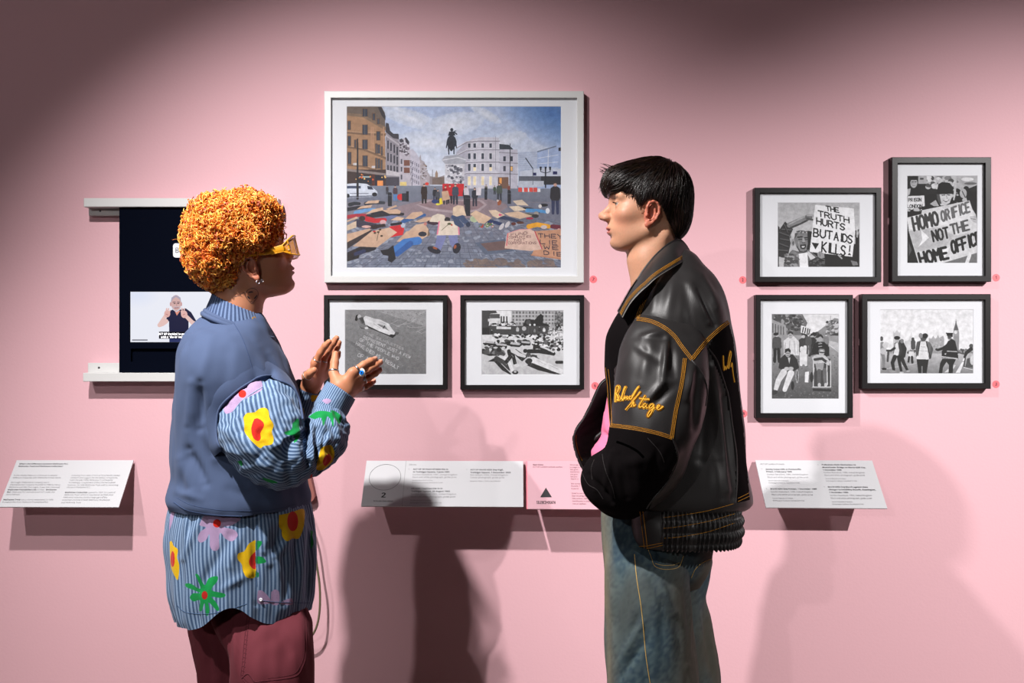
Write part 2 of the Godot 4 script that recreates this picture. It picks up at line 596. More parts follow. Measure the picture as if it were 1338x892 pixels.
func print_square() -> Texture2D:      # the large colour photograph of people lying in a wet square
	var c := Canvas.new(27, 34, 2293, 1739, 1200, Color8(205, 214, 230))
	# sky
	c.fade(27, 34, 2270, 800, Color8(176, 192, 222), Color8(226, 230, 238))
	for i in 60:
		var t := i / 60.0
		c.e(2350 - t * 160, 40 + t * 60, 900 * (1.0 - t), 480 * (1.0 - t), Color8(188, 202, 228).lerp(Color8(84, 128, 190), pow(t, 0.8)), 0.4)
	for q in [[700, 160, 330, 90, 0.3], [1150, 230, 330, 130, -0.2], [1500, 120, 180, 50, 0.5], [900, 420, 360, 120, 0.1], [560, 60, 200, 30, 0.4], [1650, 420, 300, 90, -0.3]]:
		for i in 14:
			var t := i / 14.0
			c.e(q[0], q[1], q[2] * (1.0 - t), q[3] * (1.0 - t), Color8(200, 210, 228).lerp(Color8(228, 232, 240), t), q[4])
	c.im.resize(150, int(150.0 * 1705 / 2266), Image.INTERPOLATE_BILINEAR)
	c.im.resize(1200, int(1705.0 * 1200 / 2266), Image.INTERPOLATE_CUBIC)
	# far end of the street
	c.p([780, 840, 900, 770, 1000, 780, 1060, 760, 1060, 860, 780, 860], Color8(150, 140, 142))
	c.r(930, 700, 6, 140, Color8(110, 105, 110))
	c.p([962, 785, 962, 740, 976, 706, 990, 740, 990, 785], Color8(165, 140, 120))
	c.p([930, 790, 1060, 778, 1060, 860, 930, 860], Color8(120, 104, 96))
	# left terraces, the farthest first
	c.p([795, 570, 808, 540, 816, 600, 850, 620, 860, 690, 905, 760, 905, 870, 795, 870], Color8(176, 168, 172))
	c.specks(40, 800, 640, 80, 180, 7, [Color8(110, 100, 104), Color8(200, 196, 204), Color8(150, 130, 116)], 1.2)
	c.p([690, 500, 720, 480, 760, 520, 790, 570, 800, 600, 805, 880, 690, 880], Color8(196, 192, 204))
	for i in 5:
		for j in 4:
			c.r(702 + i * 20, 600 + i * 10 + j * 62, 9, 34, Color8(120, 116, 130))
	c.p([582, 390, 620, 375, 650, 365, 690, 410, 700, 520, 705, 890, 582, 890], Color8(190, 184, 192))
	c.specks(46, 590, 400, 90, 150, 12, [Color8(90, 84, 92), Color8(215, 212, 220), Color8(120, 112, 122)], 1.2)
	c.p([580, 385, 610, 372, 632, 400, 600, 420], Color8(70, 68, 78))
	c.p([640, 365, 655, 360, 690, 410, 680, 440, 650, 410], Color8(66, 64, 74))
	c.r(632, 600, 62, 60, Color8(128, 84, 72))
	c.r(632, 680, 62, 56, Color8(124, 80, 68))
	for j in 4:
		c.r(598, 590 + j * 82, 16, 50, Color8(86, 84, 96))
		c.r(712, 620 + j * 70, 8, 44, Color8(96, 92, 104))
	c.p([438, 330, 440, 210, 470, 220, 480, 290, 520, 330, 575, 330, 582, 420, 582, 890, 438, 890], Color8(150, 144, 152))
	c.p([438, 300, 440, 205, 470, 215, 485, 290, 520, 322, 575, 322, 578, 380, 520, 370, 460, 320], Color8(62, 60, 68))
	c.p([440, 330, 582, 430, 582, 452, 440, 352], Color8(188, 182, 188))
	for i in 4:
		for j in 3:
			c.r(455 + i * 33, 395 + i * 22 + j * 128 - i * j * 8, 15, 86, Color8(54, 54, 66))
	c.p([440, 700, 582, 730, 582, 770, 440, 760], Color8(198, 192, 196))
	c.r(440, 780, 142, 110, Color8(70, 66, 78))
	c.r(590, 830, 70, 40, Color8(230, 205, 130))
	# the tall brown building
	c.p([27, 34, 395, 34, 430, 110, 440, 890, 27, 890], Color8(170, 132, 100))
	c.p([27, 34, 390, 34, 430, 100, 436, 260, 300, 190, 200, 130, 27, 110], Color8(112, 98, 88))
	c.p([355, 40, 392, 40, 436, 130, 436, 180, 396, 130], Color8(58, 54, 58))
	c.p([27, 130, 200, 150, 440, 290, 440, 250, 200, 118, 27, 100], Color8(134, 112, 92))
	for row in [[300, 320, 300], [452, 482, 548], [640, 660, 712]]:
		c.p([27, row[0], 200, row[1] - 6, 440, row[2] - 10 + 30, 440, row[2] + 16 + 30, 200, row[1] + 16, 27, row[0] + 20], Color8(128, 100, 78))
		c.p([27, row[0] - 6, 200, row[1] - 14, 440, row[2] + 12, 440, row[2] + 20, 200, row[1] - 6, 27, row[0]], Color8(196, 160, 126))
	for w in [[195, 60, 52, 80], [196, 230, 50, 100], [196, 388, 50, 98], [198, 556, 48, 110], [300, 110, 26, 70], [350, 160, 22, 60], [345, 300, 34, 90], [332, 430, 16, 100], [354, 440, 24, 90], [392, 460, 12, 90], [332, 580, 14, 110], [356, 588, 22, 100], [390, 600, 12, 95], [40, 190, 26, 90], [40, 350, 28, 100], [40, 520, 32, 120], [110, 390, 16, 80]]:
		c.r(w[0] - 6, w[1] - 6, w[2] + 12, w[3] + 10, Color8(120, 88, 64))
		c.r(w[0], w[1], w[2], w[3], Color8(58, 64, 78))
		c.r(w[0] + w[2] * 0.45, w[1], 3, w[3], Color8(120, 112, 108))
	for x in [282, 300, 412]:
		c.r(x, 250, 10, 230, Color8(190, 146, 116))
	c.r(27, 700, 415, 190, Color8(66, 50, 48))
	c.p([27, 690, 440, 740, 440, 765, 27, 716], Color8(140, 128, 124))
	c.r(150, 760, 140, 90, Color8(34, 36, 48))
	c.r(160, 770, 120, 16, Color8(170, 190, 190))
	c.r(330, 760, 90, 130, Color8(30, 32, 50))
	c.r(350, 815, 62, 80, Color8(236, 150, 84))
	c.r(296, 750, 26, 140, Color8(88, 42, 36))
	c.specks(14, 60, 720, 380, 110, 8, [Color8(240, 140, 60), Color8(220, 90, 50), Color8(250, 200, 120)], 1.0)
	c.r(95, 630, 44, 26, Color8(206, 202, 200))
	c.r(292, 660, 36, 24, Color8(206, 202, 206))
	# square and road
	c.fade(27, 870, 2270, 190, Color8(126, 132, 146), Color8(112, 116, 132))
	c.fade(27, 1040, 2270, 700, Color8(128, 124, 136), Color8(120, 128, 146))
	c.p([560, 1090, 900, 1010, 1500, 1000, 1750, 1080, 1550, 1210, 900, 1220, 600, 1180], Color8(146, 128, 134))
	c.p([760, 1070, 900, 1020, 1450, 1020, 1510, 1070, 1430, 1140, 1200, 1165, 900, 1130], Color8(176, 158, 162))
	c.p([780, 1070, 920, 1032, 1420, 1030, 1480, 1070, 1410, 1120, 1200, 1140, 920, 1108], Color8(146, 120, 124))
	c.p([1700, 1040, 2293, 1060, 2293, 1240, 1800, 1230], Color8(118, 120, 136))
	# paving: joints run together towards the street
	for i in 44:
		var x := -1500.0 + i * 130.0
		c.s([1180 + (x - 1180) * 0.28, 1200, 1180 + (x - 1180) * 0.62, 1450, x, 1739], 3.0, Color8(86, 92, 108), 6.0)
	var yy := 1215.0
	var step := 17.0
	while yy < 1739:
		c.s([27, yy + 10, 1100, yy, 2293, yy + 22], 4.0, Color8(88, 94, 110))
		yy += step
		step *= 1.17
	c.specks(500, 27, 1230, 2266, 500, 16, [Color8(140, 148, 166), Color8(112, 118, 136), Color8(154, 160, 174)], 2.4)
	c.specks(60, 1300, 1660, 950, 80, 26, [Color8(120, 104, 100), Color8(134, 116, 108)], 2.4)
	yy = 1500.0
	for i in 4:
		c.s([27, yy + 6, 1100, yy, 2293, yy + 30], 4.0, Color8(84, 90, 106))
		for j in 30:
			var x := -900.0 + j * 130.0 + (i % 2) * 60
			c.s([1180 + (x - 1180) * (0.62 + i * 0.11), yy, 1180 + (x - 1180) * (0.72 + i * 0.11), yy + 66], 4.0, Color8(84, 90, 106))
		yy += 66
	c.p([1380, 1470, 1700, 1430, 1800, 1560, 1490, 1600], Color8(94, 104, 124))
	c.p([1440, 1480, 1690, 1450, 1760, 1540, 1520, 1560], Color8(112, 88, 86))
	# right: grey curved building, white scaffolding block
	c.p([1840, 515, 2040, 505, 2040, 900, 1840, 900], Color8(186, 196, 216))
	for i in 9:
		c.s([1840, 530 + i * 22, 2040, 520 + i * 22], 3, Color8(160, 172, 196))
	c.p([2040, 510, 2230, 450, 2290, 440, 2293, 900, 2040, 900], Color8(168, 186, 220))
	for q in [[2050, 580, 2260, 545], [2050, 640, 2260, 620], [2050, 690, 2260, 680]]:
		c.s([q[0], q[1], q[2], q[3]], 6, Color8(222, 228, 240))
	c.s([2160, 480, 2152, 700], 10, Color8(216, 222, 236))
	c.p([2040, 505, 2240, 448, 2240, 460, 2040, 520], Color8(120, 130, 150))
	c.p([2265, 470, 2293, 465, 2293, 505, 2265, 505], Color8(34, 34, 44))
	c.p([1860, 720, 2050, 690, 2293, 690, 2293, 780, 1860, 770], Color8(206, 212, 226))
	c.r(1845, 770, 450, 60, Color8(96, 100, 112))
	c.r(2080, 770, 213, 90, Color8(42, 44, 52))
	c.r(1850, 820, 260, 60, Color8(196, 202, 214))
	c.s([1918, 580, 1994, 690], 9, Color8(50, 54, 66))
	c.s([1994, 690, 1994, 860], 6, Color8(90, 94, 104))
	c.r(1996, 732, 34, 30, Color8(24, 30, 88))
	c.r(2206, 720, 46, 32, Color8(24, 30, 88))
	c.p([1185, 520, 1270, 430, 1360, 375, 1460, 356, 1635, 364, 1640, 900, 1185, 900], Color8(206, 204, 214))
	c.p([1640, 430, 1740, 440, 1790, 490, 1640, 490], Color8(52, 62, 70))
	c.p([1640, 488, 1832, 488, 1832, 900, 1640, 900], Color8(196, 194, 206))
	c.p([1185, 520, 1270, 430, 1330, 392, 1330, 900, 1185, 900], Color8(184, 182, 194))
	for row in [[400, 412, 500], [492, 500, 380], [622, 628, 0], [742, 744, 0]]:
		c.s([1190, row[0] + 120 - row[0] * 0.12, 1290, row[0] + 30 - row[0] * 0.04, 1420, row[0], 1640, row[0]], 11, Color8(150, 146, 156))
		c.s([1190, row[0] + 112 - row[0] * 0.12, 1290, row[0] + 22 - row[0] * 0.04, 1420, row[0] - 9, 1640, row[0] - 9], 6, Color8(226, 224, 232))
	c.s([1640, 520, 1832, 530], 9, Color8(150, 146, 156))
	c.s([1640, 628, 1832, 634], 9, Color8(150, 146, 156))
	c.s([1640, 742, 1832, 750], 9, Color8(150, 146, 156))
	for x in [1308, 1366, 1450, 1534]:
		for row in [[424, 46], [528, 62], [640, 74], [774, 90]]:
			var lit: bool = row[0] > 700 or (row[0] == 640 and x in [1534, 1366])
			c.r(x - 4, row[0] - 5, 36, row[1] + 8, Color8(232, 230, 236))
			c.r(x, row[0], 27, row[1], Color8(66, 72, 86))
			if lit:
				c.r(x, row[0] + (0 if row[0] > 700 else 36), 27, row[1] - (0 if row[0] > 700 else 36), Color8(250, 232, 190))
	for x in [1682, 1756]:
		c.r(x, 560, 26, 52, Color8(58, 62, 76))
		c.r(x, 662, 26, 56, Color8(74, 74, 86))
	c.r(1758, 668, 22, 46, Color8(244, 190, 120))
	c.r(1625, 780, 110, 120, Color8(120, 88, 72))
	c.r(1640, 790, 24, 60, Color8(248, 170, 90))
	c.s([1753, 430, 1753, 900], 9, Color8(56, 56, 66))
	c.s([1235, 660, 1235, 880], 7, Color8(60, 60, 70))
	c.s([1600, 350, 1600, 700], 3, Color8(130, 130, 140))
	# lamp standard at right
	c.s([2128, 680, 2128, 890], 12, Color8(28, 32, 42))
	for x in [2076, 2128, 2176]:
		c.p([x - 12, 670, x + 12, 670, x + 7, 706, x - 7, 706], Color8(26, 30, 42))
		c.s([x, 706, x, 722, 2128, 738], 6, Color8(26, 30, 42))
	# statue and its pedestal
	c.p([1066, 600, 1075, 590, 1290, 590, 1275, 640, 1265, 880, 1068, 880], Color8(208, 206, 212))
	c.p([1030, 600, 1060, 560, 1210, 540, 1290, 590, 1280, 640, 1066, 640], Color8(170, 172, 180))
	c.s([1040, 600, 1200, 572, 1290, 598], 10, Color8(218, 218, 224))
	c.specks(70, 1080, 655, 175, 220, 11, [Color8(110, 110, 120), Color8(232, 232, 238), Color8(150, 150, 160), Color8(80, 80, 92)], 1.6)
	var bronze := Color8(34, 42, 54)
	c.e(1135, 410, 50, 72, bronze)
	c.e(1133, 450, 24, 56, Color8(26, 32, 44))
	c.s([1102, 440, 1106, 540], 17, bronze, 10)
	c.s([1160, 440, 1160, 535], 17, bronze, 10)
	c.s([1092, 400, 1080, 470], 14, bronze, 9)
	c.s([1180, 400, 1186, 470], 14, bronze, 9)
	c.p([1098, 345, 1110, 300, 1160, 298, 1176, 340], bronze)
	c.s([1165, 305, 1190, 328], 12, bronze)
	c.e(1137, 280, 16, 18, bronze)
	c.s([1165, 295, 1182, 292], 8, bronze)
	# van
	c.p([27, 850, 150, 842, 240, 850, 300, 890, 350, 930, 354, 970, 27, 980], Color8(216, 222, 234))
	c.p([244, 872, 290, 880, 312, 912, 250, 908], Color8(52, 60, 78))
	c.r(27, 872, 150, 26, Color8(70, 80, 104))
	c.e(322, 962, 28, 20, Color8(30, 30, 36))
	c.e(40, 976, 18, 22, Color8(30, 30, 36))
	c.r(60, 948, 200, 8, Color8(130, 136, 150))
	c.s([142, 380, 142, 1005], 13, Color8(40, 38, 44), 24)
	# people and things in the middle distance
	c.r(1040, 850, 225, 130, Color8(206, 34, 44))
	for q in [[845, 1050, 200, 44, 26, 24, 30, 26, 26], [960, 1040, 150, 34, 34, 44, 60, 60, 80], [990, 1050, 140, 70, 72, 80, 30, 30, 40], [1070, 1060, 190, 150, 30, 34, 50, 46, 52], [1118, 1050, 190, 196, 26, 36, 40, 30, 40], [1175, 1060, 210, 60, 70, 88, 40, 44, 60], [1285, 1065, 190, 34, 36, 44, 34, 34, 44], [1380, 1080, 190, 36, 40, 52, 40, 44, 60], [1640, 1030, 190, 74, 84, 76, 50, 54, 66], [540, 1020, 150, 80, 60, 70, 80, 130, 190], [455, 960, 90, 60, 54, 60, 40, 40, 46], [1500, 960, 100, 110, 110, 100, 60, 60, 66], [1590, 960, 90, 60, 80, 60, 40, 40, 46], [1740, 950, 90, 130, 70, 60, 40, 40, 46]]:
		person(c, q[0], q[1], q[2], Color8(q[3], q[4], q[5]), Color8(q[6], q[7], q[8]), Color8(214, 170, 150), Color8(40, 32, 30), 1.25)
	c.p([818, 880, 872, 880, 876, 1010, 818, 1010], Color8(44, 28, 24))
	c.p([1030, 930, 1098, 922, 1120, 1012, 1040, 1030], Color8(206, 168, 138))
	c.p([1262, 900, 1312, 890, 1320, 970, 1266, 968], Color8(214, 206, 212)) 
	c.p([1394, 895, 1450, 890, 1444, 972, 1394, 972], Color8(226, 218, 222))
	c.e(960, 1036, 36, 22, Color8(40, 60, 110))
	c.p([1005, 1010, 1030, 995, 1042, 1060, 1010, 1072], Color8(240, 214, 50))
	c.e(990, 1066, 22, 10, Color8(226, 218, 70))
	c.e(598, 990, 38, 34, Color8(214, 44, 48))
	c.r(610, 950, 70, 84, Color8(40, 42, 54))
	c.p([655, 930, 682, 930, 682, 1036, 655, 1036], Color8(22, 22, 30))
	c.e(875, 850, 20, 16, Color8(214, 60, 50))
	for q in [[1840, 60], [1900, 70], [1955, 80], [2000, 62]]:
		c.r(q[0], 890, 40, 44, Color8(226, 80, 70))
		c.r(q[0] + 42, 900, 30, 36, Color8(236, 234, 238))
	c.s([27, 1000, 300, 985], 5, Color8(170, 176, 190))
	for q in [[483, 950, 42, 135], [1303, 980, 56, 210], [1497, 900, 30, 118], [1744, 930, 36, 132]]:
		c.p([q[0] - q[2] / 2, q[1], q[0] - q[2] / 3, q[1] - 9, q[0] + q[2] / 3, q[1] - 9, q[0] + q[2] / 2, q[1], q[0] + q[2] / 2, q[1] + q[3], q[0] - q[2] / 2, q[1] + q[3]], Color8(30, 32, 42))
		c.r(q[0] - q[2] / 2, q[1] + 20, q[2], 7, Color8(80, 84, 96))
	person(c, 2230, 1160, 330, Color8(40, 38, 46), Color8(46, 54, 88), Color8(206, 160, 140), Color8(60, 46, 40), 1.2)
	c.e(2110, 1075, 44, 16, Color8(28, 28, 36))
	c.e(1640, 1050, 20, 30, Color8(160, 86, 52), 0.4)
	c.e(1622, 1028, 12, 12, Color8(220, 200, 190))
	# people lying down with cardboard on them: legs, body, card
	var board := Color8(208, 172, 144)
	var lying := [
		[60, 1070, 160, 1060, 40, 44, 52], [230, 1060, 420, 1050, 52, 56, 66], [40, 1120, 240, 1100, 40, 40, 50], [120, 1155, 320, 1120, 110, 160, 208], [300, 1160, 560, 1145, 34, 34, 46],
		[40, 1200, 230, 1180, 170, 46, 60], [250, 1195, 620, 1170, 40, 36, 44], [620, 1250, 850, 1180, 50, 92, 150], [440, 1215, 560, 1200, 110, 120, 160], [1150, 1200, 1250, 1290, 60, 80, 120],
		[1500, 1240, 1700, 1290, 34, 50, 96], [1640, 1200, 1860, 1255, 50, 62, 92], [1900, 1115, 2060, 1145, 30, 30, 38], [1930, 1130, 2150, 1150, 84, 150, 204], [1820, 1180, 2040, 1190, 96, 96, 80], [1360, 1170, 1480, 1190, 60, 70, 50]]
	for q in lying:
		c.s([q[0], q[1], (q[0] + q[2]) / 2.0, (q[1] + q[3]) / 2.0 - 8, q[2], q[3]], 40, Color8(q[4], q[5], q[6]), 30)
	for q in [[215, 1060, 255, 1030, 375, 1022, 360, 1054], [130, 1118, 180, 1086, 300, 1070, 280, 1100], [225, 1172, 300, 1120, 410, 1098, 410, 1130], [400, 1130, 560, 1115, 600, 1140, 590, 1166, 480, 1168], [440, 1116, 550, 1072, 560, 1090, 470, 1124], [27, 1240, 130, 1195, 150, 1212, 27, 1255], [490, 1232, 560, 1196, 640, 1210, 600, 1240], [640, 1220, 720, 1152, 820, 1142, 836, 1170, 740, 1222], [740, 1250, 860, 1204, 930, 1200, 900, 1246, 800, 1258]]:
		c.p(q, board.lerp(Color8(232, 206, 180), c.rng.randf() * 0.5))
	# near left group
	c.s([140, 1265, 250, 1290, 330, 1300], 80, Color8(58, 52, 70), 60)
	c.s([240, 1220, 330, 1240, 430, 1230], 56, Color8(198, 36, 48), 40)
	c.e(410, 1256, 34, 26, Color8(214, 170, 170))
	c.p([270, 1290, 430, 1270, 440, 1300, 300, 1330], Color8(44, 28, 30))
	c.e(190, 1215, 34, 26, Color8(56, 40, 38))
	c.e(235, 1302, 50, 14, Color8(214, 170, 160))
	c.p([27, 1290, 130, 1240, 128, 1310, 27, 1345], Color8(214, 190, 164))
	c.p([27, 1380, 270, 1320, 285, 1336, 27, 1470], board)
	c.p([27, 1470, 285, 1336, 300, 1370, 120, 1480, 27, 1540], Color8(54, 42, 44))
	c.s([60, 1600, 170, 1555, 300, 1510], 70, Color8(24, 22, 32), 90)
	c.s([27, 1640, 130, 1610], 60, Color8(20, 18, 26))
	c.s([210, 1560, 120, 1590], 40, Color8(40, 48, 84))
	c.p([480, 1300, 600, 1282, 636, 1320, 620, 1390, 560, 1400, 470, 1420], Color8(206, 32, 42))
	c.e(620, 1288, 22, 26, Color8(190, 196, 210))
	c.p([90, 1510, 290, 1350, 480, 1310, 560, 1362, 350, 1520], board)
	c.p([480, 1310, 560, 1362, 470, 1404, 430, 1330], Color8(214, 182, 156))
	c.s([345, 1450, 360, 1380, 380, 1330], 5, Color8(60, 60, 44))
	for q in [[325, 1368], [380, 1332], [395, 1400], [360, 1360]]:
		c.e(q[0], q[1], 14, 10, Color8(76, 60, 44))
	c.e(318, 1352, 16, 8, Color8(190, 36, 44))
	# man in blue jeans with black boots
	c.s([500, 1280, 600, 1266], 26, Color8(26, 24, 34))
	c.s([860, 1330, 880, 1380], 60, Color8(126, 104, 84), 50)
	c.p([700, 1330, 760, 1280, 850, 1266, 890, 1330, 880, 1400, 790, 1452, 560, 1460], board.lerp(Color8(226, 204, 180), 0.3))
	c.p([660, 1350, 890, 1330, 860, 1400, 790, 1456, 680, 1420, 550, 1462], board)
	c.e(858, 1272, 18, 18, Color8(200, 130, 120))
	c.s([780, 1450, 640, 1470, 550, 1540], 84, Color8(62, 120, 190), 74)
	c.s([700, 1480, 560, 1590], 60, Color8(44, 92, 160), 54)
	c.p([380, 1550, 460, 1540, 520, 1496, 546, 1640, 500, 1680, 460, 1660, 470, 1610, 410, 1600], Color8(20, 18, 26))
	c.e(828, 1380, 44, 26, Color8(40, 42, 54))
	# the one in the middle with the rose
	c.s([895, 1255, 945, 1270, 1000, 1260], 34, Color8(58, 34, 50), 30)
	c.p([900, 1250, 930, 1190, 990, 1164, 1060, 1180, 1076, 1240, 1000, 1256], Color8(226, 212, 192))
	c.s([1090, 1230, 1090, 1260], 60, Color8(40, 34, 40))
	c.s([1030, 1400, 1010, 1470, 990, 1530], 96, Color8(124, 130, 176), 70)
	c.s([1150, 1400, 1160, 1470, 1190, 1510], 96, Color8(124, 130, 176), 70)
	c.e(950, 1548, 74, 34, Color8(24, 26, 42), 0.35)
	c.e(960, 1528, 26, 12, Color8(160, 84, 54), 0.35)
	c.e(1190, 1530, 40, 58, Color8(24, 26, 42), 0.3)
	c.e(1172, 1514, 14, 22, Color8(160, 84, 54), 0.3)
	c.p([1010, 1240, 1205, 1246, 1220, 1390, 975, 1394], Color8(232, 216, 196))
	for q in [[1004, 1250, 985, 1380], [1206, 1250, 1214, 1384]]:
		c.s(q, 14, Color8(236, 130, 160))
	c.s([1030, 1340, 1110, 1270], 5, Color8(90, 84, 60))
	c.e(1112, 1272, 22, 12, Color8(90, 90, 60))
	c.e(1136, 1284, 10, 9, Color8(190, 60, 40))
	# centre right
	c.s([1185, 1210, 1190, 1260, 1230, 1290], 70, Color8(60, 76, 108), 46)
	c.s([1240, 1200, 1270, 1240, 1310, 1270], 60, Color8(64, 82, 116), 40)
	c.p([1150, 1100, 1200, 1076, 1260, 1082, 1292, 1190, 1250, 1180, 1190, 1196, 1148, 1180], Color8(226, 200, 172))
	c.e(1310, 1280, 24, 26, Color8(38, 50, 76))
	c.e(1376, 1220, 46, 36, Color8(186, 200, 160))
	c.p([1330, 1170, 1390, 1130, 1560, 1210, 1480, 1272, 1420, 1260, 1370, 1200], Color8(222, 190, 160))
	for q in [[1665, 1300], [1725, 1280]]:
		c.e(q[0], q[1], 20, 40, Color8(212, 206, 208), 0.6)
	c.specks(30, 1430, 1265, 150, 42, 9, [Color8(80, 120, 70), Color8(190, 60, 50), Color8(200, 190, 170)], 1.4)
	c.p([1525, 1130, 1600, 1126, 1700, 1180, 1620, 1214, 1570, 1190], Color8(228, 202, 174))
	c.p([1630, 1180, 1640, 1190, 1678, 1180, 1640, 1164], Color8(220, 70, 120))
	c.p([1690, 1160, 1840, 1140, 1990, 1190, 1860, 1220, 1740, 1190], Color8(222, 190, 160))
	c.p([1740, 1090, 1840, 1082, 1930, 1126, 1800, 1140], Color8(226, 206, 180))
	c.p([1780, 1030, 1880, 1018, 1950, 1080, 1830, 1076], Color8(222, 202, 178))
	for q in [[1860, 1260, 40, 14, 90, 46, 34], [1790, 1272, 26, 16, 96, 40, 34], [2150, 1135, 22, 30, 230, 230, 234], [2070, 1086, 18, 20, 220, 214, 210], [2030, 1162, 26, 20, 170, 160, 150], [1960, 1215, 40, 12, 170, 40, 70], [2020, 1190, 36, 20, 44, 44, 48]]:
		c.e(q[0], q[1], q[2], q[3], Color8(q[4], q[5], q[6]))
	# the two placards at right
	c.s([1950, 1300, 2040, 1280, 2160, 1300], 50, Color8(238, 168, 40), 46)
	c.e(2110, 1306, 34, 20, Color8(214, 196, 190))
	c.s([2200, 1300, 2293, 1310], 44, Color8(110, 30, 52))
	c.e(2270, 1345, 20, 26, Color8(216, 170, 164))
	c.p([2000, 1350, 2150, 1340, 2293, 1330, 2293, 1650, 1975, 1606, 2010, 1540], Color8(204, 150, 118))
	c.s([1975, 1600, 2293, 1640], 9, Color8(186, 128, 98))
	c.letters("THEY", GLYPHS, Vector2(2050, 1376), Vector2(50, 2), Vector2(3, 40), 7.5, Color8(40, 34, 58), 0.36)
	c.letters("LIE", GLYPHS, Vector2(2070, 1440), Vector2(50, 4), Vector2(2, 40), 7.5, Color8(40, 34, 58), 0.5)
	c.letters("WE", GLYPHS, Vector2(2110, 1498), Vector2(60, 4), Vector2(2, 38), 7.5, Color8(40, 34, 58), 0.5)
	c.letters("DIE", GLYPHS, Vector2(2110, 1556), Vector2(50, 5), Vector2(2, 40), 7.5, Color8(40, 34, 58), 0.6)
	c.p([1720, 1375, 1850, 1330, 1960, 1326, 2010, 1350, 2100, 1540, 1960, 1558, 1695, 1530], Color8(224, 190, 172))
	c.s([1730, 1376, 1716, 1500], 8, Color8(214, 60, 90))
	c.s([2014, 1352, 2090, 1536], 9, Color8(190, 40, 70))
	c.s([1730, 1372, 1850, 1332, 1985, 1326], 5, Color8(232, 140, 150))
	c.letters("FUND", GLYPHS, Vector2(1762, 1374), Vector2(34, -4), Vector2(2, 28), 4.5, Color8(120, 84, 84), 0.34)
	c.letters("COMMUNITIES", GLYPHS, Vector2(1740, 1406), Vector2(19, -1), Vector2(1, 22), 3.6, Color8(120, 84, 84), 0.22)
	c.letters("NOT", GLYPHS, Vector2(1800, 1432), Vector2(30, -1), Vector2(1, 24), 4.5, Color8(120, 84, 84), 0.34)
	c.letters("CORPORATIONS", GLYPHS, Vector2(1732, 1462), Vector2(21, 0), Vector2(1, 24), 3.8, Color8(120, 84, 84), 0.24)
	return c.texture(0.02, 1.6, 0.12)


